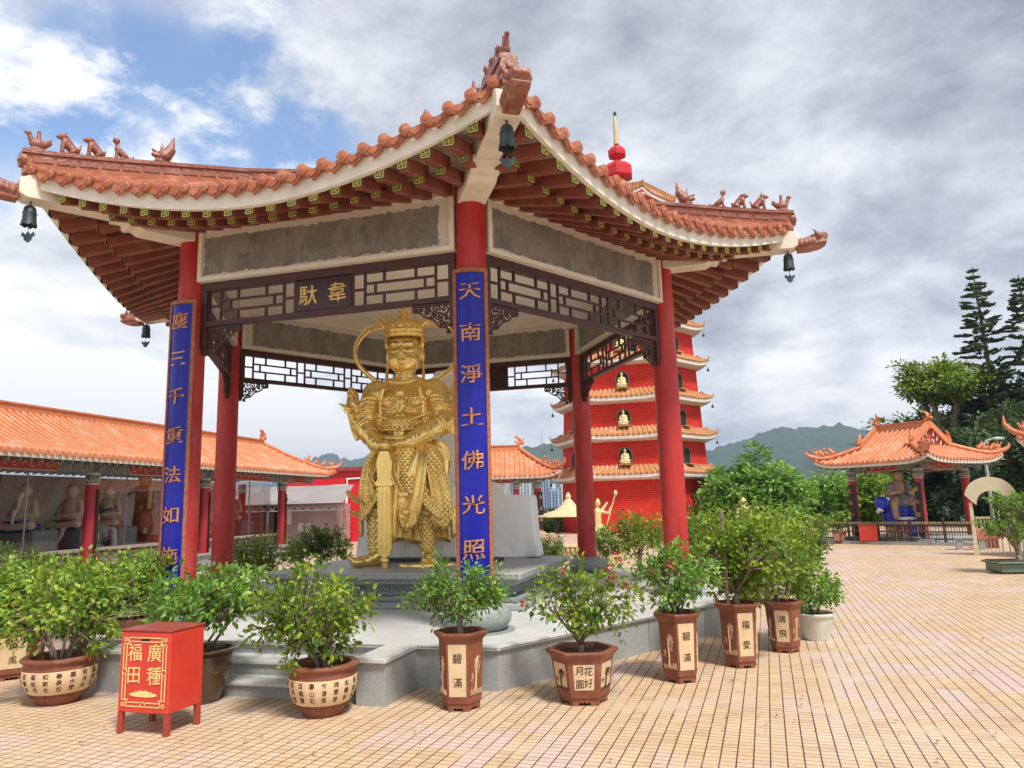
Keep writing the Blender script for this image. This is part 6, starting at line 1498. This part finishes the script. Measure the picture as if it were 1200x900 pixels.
# ================================================================== MID DISTANCE SMALL THINGS
o = at(668, 640, 23); o.z = 0; t = thing('incense_burner', 'small open incense kiosk with cream gold roof on dark posts beyond the rear column', 'kiosk', tuple(o))
m = MB(); m.lathe([(.80,1.28),(.74,1.33),(.42,1.42),(.24,1.55),(.14,1.68),(.07,1.76),(.09,1.82),(.03,1.95)], 8, o); m.lathe([(.98,1.22),(.95,1.27),(.5,1.30)], 8, o, cap=True); m.build('roof', pm('kiosk_gold', (.68,.56,.32), (.55,.42,.22), 8, .45), t)
for k in range(4): a = pi/4+k*pi/2; p = o+V3(cos(a)*.55, sin(a)*.55, 0); m = MB(); m.tube([p+V3(0,0,.3), p+V3(0,0,1.25)], .045, 8); m.build('post', M_blk, t)
m = MB(); m.lathe([(.8,0),(.8,.25),(.7,.3)], 8, o); m.build('base', M_granite, t)
b0, b1 = at(628, 672, 20.3), at(722, 672, 20.0); b0.z = b1.z = 0
t = thing('stone_stage', 'pale yellow carved stone basin wall behind the rear drum', 'basin', tuple((b0+b1)/2)); M_st = pm('stage_yellow', (.58,.45,.26), (.5,.36,.2), 6, .6, stain=(.6,.5,.35,.5))
m = MB(); m.bar(b0+V3(0,.6,.22), b1+V3(0,.6,.22), 1.2, .44); m.build('wall', M_st, t, bev=.03); m = MB(); m.bar(b0+V3(-.1,.6,.47), b1+V3(.1,.6,.47), 1.35, .06); m.build('coping', M_st, t, bev=.02); m = MB()
for k in range(18): p = b0+(b1-b0)*(k/17); m.sphere(p+V3(0,-.04,.38), (.05,.05,.07), 8, 6)
for k in range(3): p = b0+(b1-b0)*(.25+k*.25)+V3(0,-.02,.2); m.tube([p+V3(.1*cos(a),0,.1*sin(a)) for a in [q*pi/6 for q in range(13)]], .02, 5)
m.build('bead_relief', M_st, t)
o = at(703, 645, 22); o.z = 0; t = thing('golden_figure', 'golden winged figure raising a staff on a stepped yellow pedestal before the pagoda', 'statue', tuple(o))
m = MB(); m.bbox(o.x-.42,o.x+.42,o.y-.35,o.y+.35,0,.42); m.bbox(o.x-.34,o.x+.34,o.y-.28,o.y+.28,.4201,.72); m.bbox(o.x-.4,o.x+.4,o.y-.33,o.y+.33,.7201,.80); m.build('pedestal', M_st, t, bev=.02)
b = MB(); q = o+V3(0,0,.8)
b.caps(q+V3(-.05,0,.05), q+V3(-.02,0,.55), .13, .11); b.caps(q+V3(-.02,0,.6), q+V3(-.02,0,.68), .05, .05); b.sphere(q+V3(0,-.02,.8), (.08,.09,.1)); b.sphere(q+V3(0,0,.9), .045)
b.caps(q+V3(.1,0,.55), q+V3(.3,-.08,.5), .05, .04); b.caps(q+V3(.3,-.08,.5), q+V3(.36,-.1,.66), .04, .035); b.caps(q+V3(-.12,0,.55), q+V3(-.3,-.05,.45), .05, .04); b.caps(q+V3(-.3,-.05,.45), q+V3(-.36,-.1,.7), .04, .03)
b.caps(q+V3(.18,-.12,.02), q+V3(.50,-.1,1.02), .025, .022); b.sphere(q+V3(.52,-.1,1.08), (.06,.05,.09)); b.caps(q+V3(-.1,.05,.5), q+V3(-.35,.1,.85), .07, .03); b.caps(q+V3(.05,.05,.5), q+V3(.28,.1,.8), .06, .03)
for s in (-1,1): b.caps(q+V3(s*.08,0,.1), q+V3(s*.2,-.15,0), .09, .07)
sculpt(b, .018, 'figure_body', M_gildp2, t, 2)
o = at(715, 648, 21.4); o.z = 0; t = thing('offering_cushion', 'small round red drum stool beside the golden winged figure', 'stool', tuple(o)); m = MB(); m.lathe([(.2,0),(.26,.06),(.28,.2),(.26,.34),(.2,.4)], 20, o); m.build('drum_body', pm('cushion_red', (.42,.04,.06), None, 5, .5), t, smooth=40); m = MB(); m.lathe([(.27,.10),(.29,.12),(.27,.14)], 20, o, cap=False); m.build('rim_band', M_gildp, t)
o = at(875, 640, 21); o.z = 0; t = thing('golden_bust', 'seated pale gold buddha with high hair rising above the right bushes', 'statue', tuple(o)); m = MB(); m.bbox(o.x-.5,o.x+.5,o.y-.4,o.y+.4,0,.85); m.bbox(o.x-.55,o.x+.55,o.y-.45,o.y+.45,.8501,.93); m.build('plinth', M_granite, t, bev=.02)
me_ = BM.copy(); oo = link('buddha_body', me_, t); oo.location = (0,0,.99); oo.scale = (1.15,1.1,.85)
# light coloured rocks and reddish shrub in the basin
for px, s, lb, mt in ((634,.36,'rough pinkish garden rock at the left of the yellow basin', pm('pink_rock', (.45,.28,.2), (.3,.18,.12), 4, .8, bump=.8, bscale=10, bdist=.05)),):
    o = at(px, 655, 21.2); o.z = .3; m = MB(); r_ = random.Random(3)
    for k in range(7): m.sphere(o+V3(r_.uniform(-.2,.6), r_.uniform(-.2,.2), r_.uniform(0,.35)), (s*r_.uniform(.5,.9),)*3, 8, 6)
    me_ = remesh(m, .05, 2, 'garden_rock'); me_.materials.clear(); me_.materials.append(mt); shade(me_); oo = link('garden_rock', me_); tag(oo, lb, 'rock')
# ================================================================== TREES
def tree(name, px, Y_, h, w, label, seed, leaf, size, nclus, nleaf, base=0.0, cz=.62, rz_=.36, trunk=.25, group='broad leaved trees behind the plaza', spread=None, hollow=.45, bark=None, x=None):
    b = at(px, 600, Y_); b.z = base; t = thing(name, label, 'tree', tuple(b), 0, group)
    ms = MB(); r = random.Random(seed); vs = []; fs = []; spread = spread or w*.09
    top = b+V3(0,0,h*trunk); ms.tube(curve(b-V3(0,0,.3), top, V3(r.uniform(-.2,.2),0,0), 5, r, .03*h*.2), [h*.028*(1-.08*k) for k in range(6)], 8)
    c0 = b+V3(0,0,h*cz); tops = []
    for k in range(7):
        a = 2*pi*k/7+r.random(); q = c0+V3(cos(a)*w*.24, sin(a)*w*.24, r.uniform(-.15,.25)*h*rz_*2); ms.tube(curve(top, q, V3(cos(a)*w*.06, sin(a)*w*.06, -h*.03), 6, r, .02*w), [h*.017*(1-.11*i) for i in range(7)], 6); tops.append(q)
    for k in range(nclus):
        d = rv(r).normalized(); q = r.uniform(hollow,1)**.55; nz_ = .62+.75*noise.noise(d*2.1+V3(seed*2.7,0,0))+.35*noise.noise(d*5.5+V3(0,seed,0))
        nz_ = max(.35, nz_+.12); c = c0+V3(d.x*w/2, d.y*w/2, d.z*h*rz_)*(q*nz_*1.1)
        tt = min(tops, key=lambda t_: (t_-c).length); 
        if k % 2 == 0: ms.tube(curve(tt, c, V3(0,0,-.03*h), 4, r, .01*w), [h*.006,h*.005,h*.004,h*.003,h*.002], 4)
        out = (c-c0).normalized()
        for _ in range(nleaf//nclus):
            g_ = rv(r); g_ = V3(g_.x, g_.y, g_.z*.62)*spread*r.uniform(.5,1.3); add_leaf(vs, fs, c+g_, g_.normalized()+out*.4+V3(0,0,r.uniform(-.6,.2)), V3(r.uniform(-.5,.5), r.uniform(-.5,.5), 1)+out*.5+rv(r)*.4, size*r.uniform(.6,1.3))
    ms.build('trunk', bark or M_bark, t, smooth=True); m = MB(); m.add(vs, fs); m.build('crown', leaf, t, fix=False); return t
tree('broadleaf_tree', 893, 38, 3.9, 5.4, 'rounded fresh green tree between the pagoda and the gabled pavilion', 101, M_leafT, .22, 230, 17000, -.3, .56, .44)
tree('broadleaf_tree', 845, 41, 3.1, 4.2, 'darker green tree tucked against the right side of the pagoda', 102, M_leafC, .24, 150, 9000, -.5, .55, .45)
tree('broadleaf_tree', 942, 42, 3.6, 5.5, 'low green tree left of the gabled pavilion roof', 103, M_leafT, .24, 160, 9000, -.5, .52, .45)
tree('broadleaf_tree', 1012, 43, 3.7, 6.5, 'bushy tree seen between the left columns of the gabled pavilion', 104, M_leafB, .25, 170, 10000, -.5, .52, .45)
tree('broadleaf_tree', 1062, 46, 3.9, 6.0, 'dull green tree behind the blue beast statue', 105, M_leafC, .25, 150, 8000, -.5, .52, .45)
tree('broadleaf_tree', 1096, 44, 5.0, 6.0, 'dark low tree right of the front pavilion column', 106, M_needle, .28, 170, 10000, -.3, .55, .46)
tree('broadleaf_tree', 1166, 41, 6.2, 7.0, 'dark tree behind the cream arch', 107, M_needle, .28, 200, 13000, -.3, .52, .48)
tree('broadleaf_tree', 1215, 36, 6.0, 6.0, 'dark tree at the right edge behind the roof corner', 108, M_needle, .26, 170, 10000, -.3, .52, .48)
tree('camphor_tree', 1118, 47, 11.3, 4.8, 'tall spreading tree with a yellow green crown leaning left over the gabled pavilion', 110, M_leafA, .26, 110, 6500, -.3, .80, .13, .40, 'tall trees at right', .7, .4)
tree('camphor_tree', 1096, 52, 7.9, 7.0, 'dense green tree crown just above the gabled pavilion ridge', 111, M_leafC, .30, 190, 12000, -.3, .72, .26, .3, 'tall trees at right', .8)
tree('camphor_tree', 1158, 50, 9.3, 7.0, 'dark layered tree mass below the two conifers', 112, M_needle, .32, 230, 15000, -.3, .55, .40, .2, 'tall trees at right', .8)
tree('camphor_tree', 1212, 48, 10.6, 7.0, 'dark layered tree mass at the right edge below the second conifer', 113, M_needle, .32, 220, 14000, -.3, .55, .42, .2, 'tall trees at right', .8)
tree('broadleaf_tree', 620, 44, 2.2, 3.4, 'low dark tree strip below the far towers', 114, M_leafC, .22, 80, 4000, -.9, .55, .45)
tree('broadleaf_tree', 655, 46, 2.3, 3.0, 'low green tree behind the incense kiosk', 115, M_leafB, .22, 80, 4000, -.9, .55, .45)
def conifer(px, py, Y_, label, seed, wmax, cut=.3):
    top = at(px, py, Y_); b = Vector((top.x+.2, top.y, -.3)); t = thing('conifer', label, 'tree', tuple(b), 0, 'tall layered conifers at right'); r = random.Random(seed); ms = MB(); vs = []; fs = []
    H = top.z+.3; ms.tube([b, b+V3(.1,0,H*.5), top], [.26,.17,.03], 8); z = H*cut
    while z < H-.15:
        q = 1-(z/H-cut)/(1-cut); L = wmax*(q**.75)*(.75+.4*r.random())*(1.0 if q > .12 else .8); nb = 7 if q > .3 else 6; a0 = r.random()*6
        c = b+(top-b)*(z/H)
        for k in range(nb):
            if r.random() < .2: continue
            a = a0+2*pi*k/nb+r.uniform(-.35,.35); l = L*r.uniform(.6,1.12); up = .02+.22*r.random()
            pts = [c+V3(cos(a)*l*s, sin(a)*l*s, l*(up*s*s*1.3-.08*s)) for s in (0,.25,.5,.75,1)]; ms.tube(pts, [.045*q+.012,.035*q+.01,.025*q+.008,.015,.008], 4)
            for j in range(int(14+l*38)):
                s = r.uniform(.22,1.03)**.8; p = c+V3(cos(a)*l*s, sin(a)*l*s, l*(up*s*s*1.3-.08*s)); side = r.choice((-1,1)); wd = .34*l*(1.15-s)*r.uniform(.2,1)+.06
                d2 = V3(-sin(a)*side, cos(a)*side, 0); p = p+d2*wd*.6; dd = (V3(cos(a), sin(a), .55)*.8+d2*.5+rv(r)*.35); add_leaf(vs, fs, p, dd, V3(0,0,1)+rv(r)*.9, r.uniform(.18,.36))
        z += (.34+.34*q)*r.uniform(.7,1.4)
    ms.build('trunk', M_bark, t); m = MB(); m.add([V for V in vs], fs); m.build('crown', M_needle2, t, fix=False)
M_needle2 = leafmat('conifer_needle', [(.03,.07,.045),(.05,.10,.06),(.08,.14,.07),(.13,.18,.09)], .6, .15)
conifer(1139, 313, 47, 'tall open layered conifer with a slender pointed top', 201, 3.2, .22)
conifer(1193, 322, 45, 'second tall conifer, fuller and cut by the right edge', 202, 3.4, .2)
# ================================================================== CITY TOWERS
def tower_mat(name, base, win):
    m, nt, b = nodes(name); g = G(nt); p = g.coord('Object'); x = g.n('ShaderNodeSeparateXYZ'); g.l(p, x.inputs[0])
    fx = g.math('FRACT', g.math('MULTIPLY', g.math('ADD', x.outputs[0], x.outputs[1]), .16)); fz = g.math('FRACT', g.math('MULTIPLY', x.outputs[2], .33))
    w_ = g.math('MULTIPLY', g.math('GREATER_THAN', fx, .42), g.math('GREATER_THAN', fz, .35)); g.l(g.mix(w_, base, win), b.inputs['Base Color']); b.inputs['Roughness'].default_value = .6; return m
TM = [tower_mat('tower_pale', (.62,.62,.62), (.30,.34,.40)), tower_mat('tower_blue', (.36,.44,.55), (.16,.22,.32)), tower_mat('tower_cream', (.66,.62,.56), (.34,.36,.40))]
r = random.Random(9); TG = 'pale high rise towers in the valley'
dn = ['pale grey','slate blue','cream']; loc_w = [(573,598,556),(588,603,548),(600,612,570),(610,622,552),(622,634,545),(634,644,560),(643,655,572),(655,668,566),(668,682,575),(560,573,560)]
side = ['between the rock block and the gate column','just left of the gate column','behind the gate column','right of the gate column, tallest','second right of the gate column','beside the blue slab tower','twin slab left of the kiosk','directly above the kiosk roof','hidden mostly by the rear red column','beside the blue couplet board']
for k, (x0, x1, yt) in enumerate(loc_w):
    Y_ = 760+60*(k%3); a, b2 = at(x0, yt, Y_), at(x1, yt, Y_); w_ = b2.x-a.x; mi = (0,1,2,0,0,1,1,0,2,2)[k]
    o = Vector(((a.x+b2.x)/2, Y_, -76)); t = thing('tower_block', '%s tower block %s' % (dn[mi], side[k]), 'tower block', tuple(o), 0, TG)
    m = MB(); m.box(V3(0,0,(a.z+76)/2), (w_*.94, 22, a.z+76)); 
    for q in (-.3,0,.3): m.box(V3(q*w_,-12,(a.z+74)/2), (w_*.14, 3, a.z+74))
    m.build('wall', TM[mi], t, world=False); m = MB(); m.box(V3(0,0,a.z+78), (w_*.4, 8, 4)); m.build('plant_room', TM[0], t, world=False)
for k, (x0, x1, yt) in enumerate(((600,628,604),(628,662,602))):
    Y_ = 560; a, b2 = at(x0, yt, Y_), at(x1, yt, Y_); o = Vector(((a.x+b2.x)/2, Y_, -76)); t = thing('apartment_block', ('long white low apartment block left of the kiosk' if k == 0 else 'long white low apartment block behind the kiosk'), 'apartment block', tuple(o), 0, 'low apartment blocks in the valley')
    m = MB(); m.box(V3(0,0,(a.z+76)/2), (b2.x-a.x-1.5, 16, a.z+76)); m.build('wall', TM[0], t, world=False); m = MB(); m.box(V3(0,0,a.z+77), (6, 6, 2.4)); m.build('plant_room', TM[2], t, world=False)
# mast on the hill
o = at(635, 519, 1460); t = thing('hill_mast', 'thin radio mast on the ridge above the gate roof', 'mast', tuple(o-V3(0,0,10))); m = MB(); m.tube([o-V3(0,0,10), o+V3(0,0,26)], [1.0,.4], 5); m.build('pole', M_lamp, t); m = MB(); m.tube([o+V3(-2,0,12), o+V3(2,0,12)], .4, 5); m.build('cross_arm', M_lamp, t)
# ================================================================== GROUND, WORLD, LIGHT
def ground_mat():
    m, nt, b = nodes('plaza_tile'); g = G(nt); p = g.pos()
    v = g.vec(p, (1,1,1), (0,0,radians(18.6))); x = g.n('ShaderNodeSeparateXYZ'); g.l(v, x.inputs[0])
    TX, TY = .1, .069
    u = g.math('DIVIDE', x.outputs[0], TX); w = g.math('DIVIDE', x.outputs[1], TY)
    fu = g.math('FRACT', u); fw = g.math('FRACT', w)
    du = g.math('MULTIPLY', g.math('MINIMUM', fu, g.math('SUBTRACT', 1.0, fu)), TX); dw = g.math('MULTIPLY', g.math('MINIMUM', fw, g.math('SUBTRACT', 1.0, fw)), TY)
    ju = g.ramp(du, .0034, .0056, 1, 0); jw = g.ramp(dw, .0022, .0040, .95, 0); j = g.math('MAXIMUM', ju, jw)
    # worn light patches where joints are filled with dust
    dust = g.ramp(g.noise(p, .9, 5, .65), .54, .64); j2 = g.math('MULTIPLY', j, g.math('SUBTRACT', 1.0, g.math('MULTIPLY', dust, .75)))
    cu = g.n('ShaderNodeCombineXYZ'); g.l(g.math('FLOOR', u), cu.inputs[0]); g.l(g.math('FLOOR', w), cu.inputs[1])
    wn = g.n('ShaderNodeTexWhiteNoise'); wn.noise_dimensions = '2D'; g.l(cu.outputs[0], wn.inputs['Vector'])
    cm = g.n('ShaderNodeCombineXYZ'); g.l(g.math('FLOOR', g.math('DIVIDE', u, 2.0)), cm.inputs[0]); g.l(g.math('FLOOR', g.math('DIVIDE', w, 7.0)), cm.inputs[1])
    wb = g.n('ShaderNodeTexWhiteNoise'); wb.noise_dimensions = '2D'; g.l(cm.outputs[0], wb.inputs['Vector'])
    pink = g.math('MULTIPLY', g.math('GREATER_THAN', wb.outputs[0], .55), g.ramp(g.noise(p, .35, 3), .44, .55))
    c = g.mix(g.ramp(wn.outputs[0], 0, 1), (.63,.445,.27), (.54,.37,.225)); c = g.mix(g.math('MULTIPLY', pink, .8), c, (.60,.44,.41))
    c = g.mix(g.ramp(g.noise(p, .6, 6, .7), .45, .7, 0, .55), c, (.63,.53,.43)); c = g.mix(g.ramp(g.noise(p, 3.1, 6, .75), .5, .75, 0, .35), c, (.33,.22,.13))
    c = g.mix(g.math('MULTIPLY', dust, .35), c, (.5,.42,.3))
    c = g.mix(g.ramp(g.noise(p, 5.5, 6, .8), .60, .70, 0, .6), c, (.27,.19,.13)); c = g.mix(g.math('GREATER_THAN', g.noise(p, 22, 2, .4), .76), c, (.2,.14,.09)); c = g.mix(g.math('MULTIPLY', g.math('GREATER_THAN', wn.outputs[0], .93), .2), c, (.40,.26,.17)); c = g.mix(j2, c, (.075,.032,.015)); g.l(c, b.inputs['Base Color'])
    g.l(g.ramp(g.noise(p, 2, 5), .3, .7, .42, .7), b.inputs['Roughness'])
    g.bump(g.math('SUBTRACT', 1.0, j), .4, .003, b); return m
m = MB(); n = 1
pz = [(-45,-12),(40,-12),(40,30),(26,46),(-12,52),(-45,52)]
m.prism(pz, lambda x, y, d: Vector((x, y, d)), -1.2, 0); struct(m.build('plaza', ground_mat()))
M_land = pm('land_green', (.03,.06,.02), (.06,.09,.03), .02, .95)
def hillz(x, y): return 0
m = MB(); P = []
for j in range(60):
    y = -200+ (j/59)**2*9000; row = []
    for k in range(61):
        x = (k-30)/30*7000*(.3+.7*j/59)
        d = max(0, sqrt((x*.8)**2+max(0, y-20)**2)-45)
        z = -.6-min(75, d*.22)+2*noise.noise(Vector((x*.01, y*.01, 0)))*min(1, d/60)
        row.append(Vector((x, y, z)))
    P.append(row)
m.grid(P); struct(m.build('terrain', M_land, smooth=True))

# hills
def hill(name, pts, Y, depth, mat, amp, label_seed):
    m = MB(); P = []; n = 220; K = 26
    xs = [p[0] for p in pts]; ys = [p[1] for p in pts]
    for j in range(n+1):
        px = xs[0]+(xs[-1]-xs[0])*j/n; py = interp(px, xs, ys); top = at(px, py, Y); row = []
        for k in range(K+1):
            q = k/K; yy = Y-depth*(1-q)*1.0
            zz = -75+(top.z+75)*(q**1.25)
            wv = Vector((top.x*.004, yy*.004, label_seed)); 
            rid = 1-abs(noise.noise(wv*1.3))*2; fb = noise.fractal(wv*3, 1, 2.1, 5)
            zz += amp*(rid*.6+fb*.7)*sin(pi*min(1, q*1.0))*1.0+ amp*.12*noise.fractal(wv*14, 1, 2, 3)*(.3+q)
            row.append(Vector((top.x*(1-.12*(1-q)), yy, zz)))
        yy = Y+depth*.6; row.append(Vector((top.x*1.05, yy, -80)))
        P.append(row)
    m.grid(P); return struct(m.build(name, mat, smooth=True))
M_hill = pm('hill_forest', (.03,.06,.03), (.055,.085,.04), .02, .95, bump=.6, bscale=.06, bdist=8)
hill('hills', [(300,590),(345,560),(370,536),(385,531),(400,536),(420,538),(440,533),(470,540),(500,533),(525,531),(560,545),(600,575)], 2600, 900, M_hill, 70, 3.3)
hill('hills', [(480,590),(540,550),(570,527),(585,525),(600,526),(625,523),(645,519),(668,517),(700,530),(760,530),(800,535),(850,560)], 1500, 500, M_hill, 30, 7.7)
hill('hills', [(760,590),(800,545),(830,528),(860,518),(890,508),(915,500),(935,501),(960,500),(985,497),(1000,500),(1040,510),(1080,518),(1130,505),(1200,500),(1260,520),(1340,560)], 1700, 700, M_hill, 45, 1.7)

# haze

vs = []; fs = []; r = random.Random(4)
for k in range(150):
    p = gp(r.uniform(20, 1190), r.uniform(700, 895), .006) if k % 3 else gp(r.choice([68,378,541,684,798,869,921,245])+r.gauss(0,38), r.uniform(775, 860), .006)
    if (p-CEN).length < 4.6+.0 and (p-CEN).length > 0 and p.y > 6.3: 
        if abs((p-CEN).dot(fvec(5)[1])) < 4.6 and (p-CEN).dot(fvec(0)[1]) < 4.0: continue
    add_leaf(vs, fs, p+V3(0,0,.012), rv(r)*V3(1,1,.15) if False else V3(r.uniform(-1,1), r.uniform(-1,1), .12), V3(r.uniform(-.3,.3), r.uniform(-.3,.3), 1), r.uniform(.02,.045))
m = MB(); m.add(vs, fs); o = m.build('fallen_leaves', leafmat('dry_leaf', [(.12,.06,.02),(.2,.11,.03),(.25,.2,.05),(.1,.12,.03)], .7, .1), fix=False); o['kind'] = 'stuff'
hz = MB(); hz.bbox(-7600, 7600, -420, 9600, -95, 235)
hm = D.materials.new('air'); hm.use_nodes = True; nt = hm.node_tree; nt.nodes.clear()
o_ = nt.nodes.new('ShaderNodeOutputMaterial'); pv = nt.nodes.new('ShaderNodeVolumePrincipled')
pv.inputs['Color'].default_value = (.50,.63,.86,1); pv.inputs['Density'].default_value = .00030; pv.inputs['Anisotropy'].default_value = .2
nt.links.new(pv.outputs[0], o_.inputs['Volume'])
hz.build('haze', hm)['kind'] = 'stuff'

SUN_EL, SUN_AZ = radians(58), radians(150)     # azimuth clockwise from +Y
w = D.worlds.new('World'); SC.world = w; w.use_nodes = True; nt = w.node_tree; nt.nodes.clear(); g = G(nt)
out = g.n('ShaderNodeOutputWorld'); bg = g.n('ShaderNodeBackground'); g.l(bg.outputs[0], out.inputs[0]); bg.inputs[1].default_value = .1
sky = g.n('ShaderNodeTexSky'); sky.sky_type = 'NISHITA'; sky.sun_disc = False; sky.sun_elevation = SUN_EL; sky.sun_rotation = SUN_AZ; sky.air_density = 1; sky.dust_density = .6; sky.ozone_density = 2.0
v = g.coord('Generated')
sep = g.n('ShaderNodeSeparateXYZ'); g.l(v, sep.inputs[0])
# flatten towards horizon: cloud plane projection
zz = g.math('ADD', g.math('MAXIMUM', sep.outputs[2], 0.0), .22)
cp = g.n('ShaderNodeCombineXYZ'); g.l(g.math('DIVIDE', sep.outputs[0], zz), cp.inputs[0]); g.l(g.math('DIVIDE', sep.outputs[1], zz), cp.inputs[1]); cp.inputs[2].default_value = .37
big = g.noise(cp.outputs[0], .9, 6, .55, .25); med = g.noise(cp.outputs[0], 2.6, 8, .6, .35); fine = g.noise(g.vec(v, (1,1,1.6)), 9, 8, .62, .2)
def blob(px, py, rad, soft, px2=None):   # smooth region of the sky around a direction
    d = _ray(px, py).normalized(); dn = g.n('ShaderNodeVectorMath', operation='DOT_PRODUCT'); nv = g.n('ShaderNodeVectorMath', operation='NORMALIZE')
    # warp
    wv = g.n('ShaderNodeVectorMath', operation='MULTIPLY_ADD'); g.l(nz.outputs[1], wv.inputs[0]); wv.inputs[1].default_value = (.3,.3,.3); g.l(v, wv.inputs[2])
    g.l(wv.outputs[0], nv.inputs[0]); g.l(nv.outputs[0], dn.inputs[0]); off = Vector((.15,.15,.15)); dd = (d+off).normalized(); dn.inputs[1].default_value = dd
    return g.ramp(dn.outputs['Value'], cos(rad+soft), cos(max(.001, rad-soft)), 0, 1, True)
nz = g.n('ShaderNodeTexNoise'); g.l(v, nz.inputs[0]); nz.inputs['Scale'].default_value = 4.5; nz.inputs['Detail'].default_value = 7; nz.inputs['Roughness'].default_value = .55
blue = g.math('MAXIMUM', g.math('MAXIMUM', blob(50, 105, .085, .06), blob(185, 85, .06, .05)), g.math('MAXIMUM', blob(270, 125, .075, .05), blob(360, 185, .045, .04)))
mask = g.math('MULTIPLY', blue, g.ramp(g.math('ADD', g.math('MULTIPLY', fine, .6), g.math('MULTIPLY', med, .4)), .45, .60, 1, 0, True))
dark = g.math('MAXIMUM', g.math('MULTIPLY', blob(1000, 150, .46, .26), 1.15), g.math('MAXIMUM', g.math('MULTIPLY', blob(420, -20, .50, .25), .95), g.math('MULTIPLY', blob(960, 330, .16, .14), .45)))
lite = g.math('MAXIMUM', g.math('MAXIMUM', g.math('MULTIPLY', blob(150, 195, .16, .09), 1.5), g.math('MULTIPLY', blob(90, 300, .30, .16), 1.3)), g.math('MAXIMUM', blob(1150, 300, .12, .10), blob(560, 520, .55, .2)))
tone = g.math('ADD', g.math('MULTIPLY', g.math('SUBTRACT', big, .5), 2.1), g.math('MULTIPLY', g.math('SUBTRACT', med, .5), 1.5))
tone = g.math('ADD', tone, g.math('MULTIPLY', g.math('SUBTRACT', fine, .5), .75))
tone = g.math('ADD', g.math('ADD', tone, .66), g.math('SUBTRACT', g.math('MULTIPLY', lite, .42), g.math('MULTIPLY', dark, .50)))
tone = g.math('ADD', tone, g.ramp(sep.outputs[2], .08, .34, .34, 0, True)); tone = g.math('SUBTRACT', tone, g.ramp(g.math('ADD', sep.outputs[2], g.math('MULTIPLY', sep.outputs[0], .25)), .30, .62, 0, .34, True))
cr = g.n('ShaderNodeValToRGB'); g.l(tone, cr.inputs[0]); e = cr.color_ramp.elements
e[0].position = 0; e[0].color = (.27,.30,.355,1); e[1].position = 1; e[1].color = (1.0,1.0,1.0,1)
x = e.new(.35); x.color = (.47,.50,.565,1); x = e.new(.7); x.color = (.74,.77,.82,1)
cm = g.n('ShaderNodeVectorMath', operation='SCALE'); g.l(cr.outputs[0], cm.inputs[0]); cm.inputs[3].default_value = CLOUD
sb = g.n('ShaderNodeVectorMath', operation='SCALE'); g.l(sky.outputs[0], sb.inputs[0]); sb.inputs[3].default_value = 1.5
g.l(g.mix(mask, cm.outputs[0], sb.outputs[0]), bg.inputs[0])
sun = D.lights.new('sun', 'SUN'); sun.energy = 3.2; sun.angle = radians(10); sun.color = (1,.955,.88)
so = D.objects.new('sun', sun); COL.objects.link(so)
sd = Vector((sin(SUN_AZ)*cos(SUN_EL), cos(SUN_AZ)*cos(SUN_EL), sin(SUN_EL))); so.rotation_euler = sd.to_track_quat('Z', 'Y').to_euler(); so.location = sd*60
SC.view_settings.view_transform = 'Standard'; SC.view_settings.look = 'None'; SC.view_settings.gamma = 1; SC.view_settings.exposure = EXPO
SC.render.engine = 'CYCLES'; SC.cycles.use_denoising = True; SC.cycles.max_bounces = 8; SC.cycles.diffuse_bounces = 4; SC.cycles.glossy_bounces = 3; SC.cycles.transmission_bounces = 6; SC.cycles.transparent_max_bounces = 8
SC.cycles.volume_bounces = 0; SC.cycles.use_adaptive_sampling = True; SC.cycles.adaptive_threshold = .02
try: SC.cycles.denoising_prefilter = 'ACCURATE'
except Exception: pass
for me in list(D.meshes):
    if me.users == 0: D.meshes.remove(me)
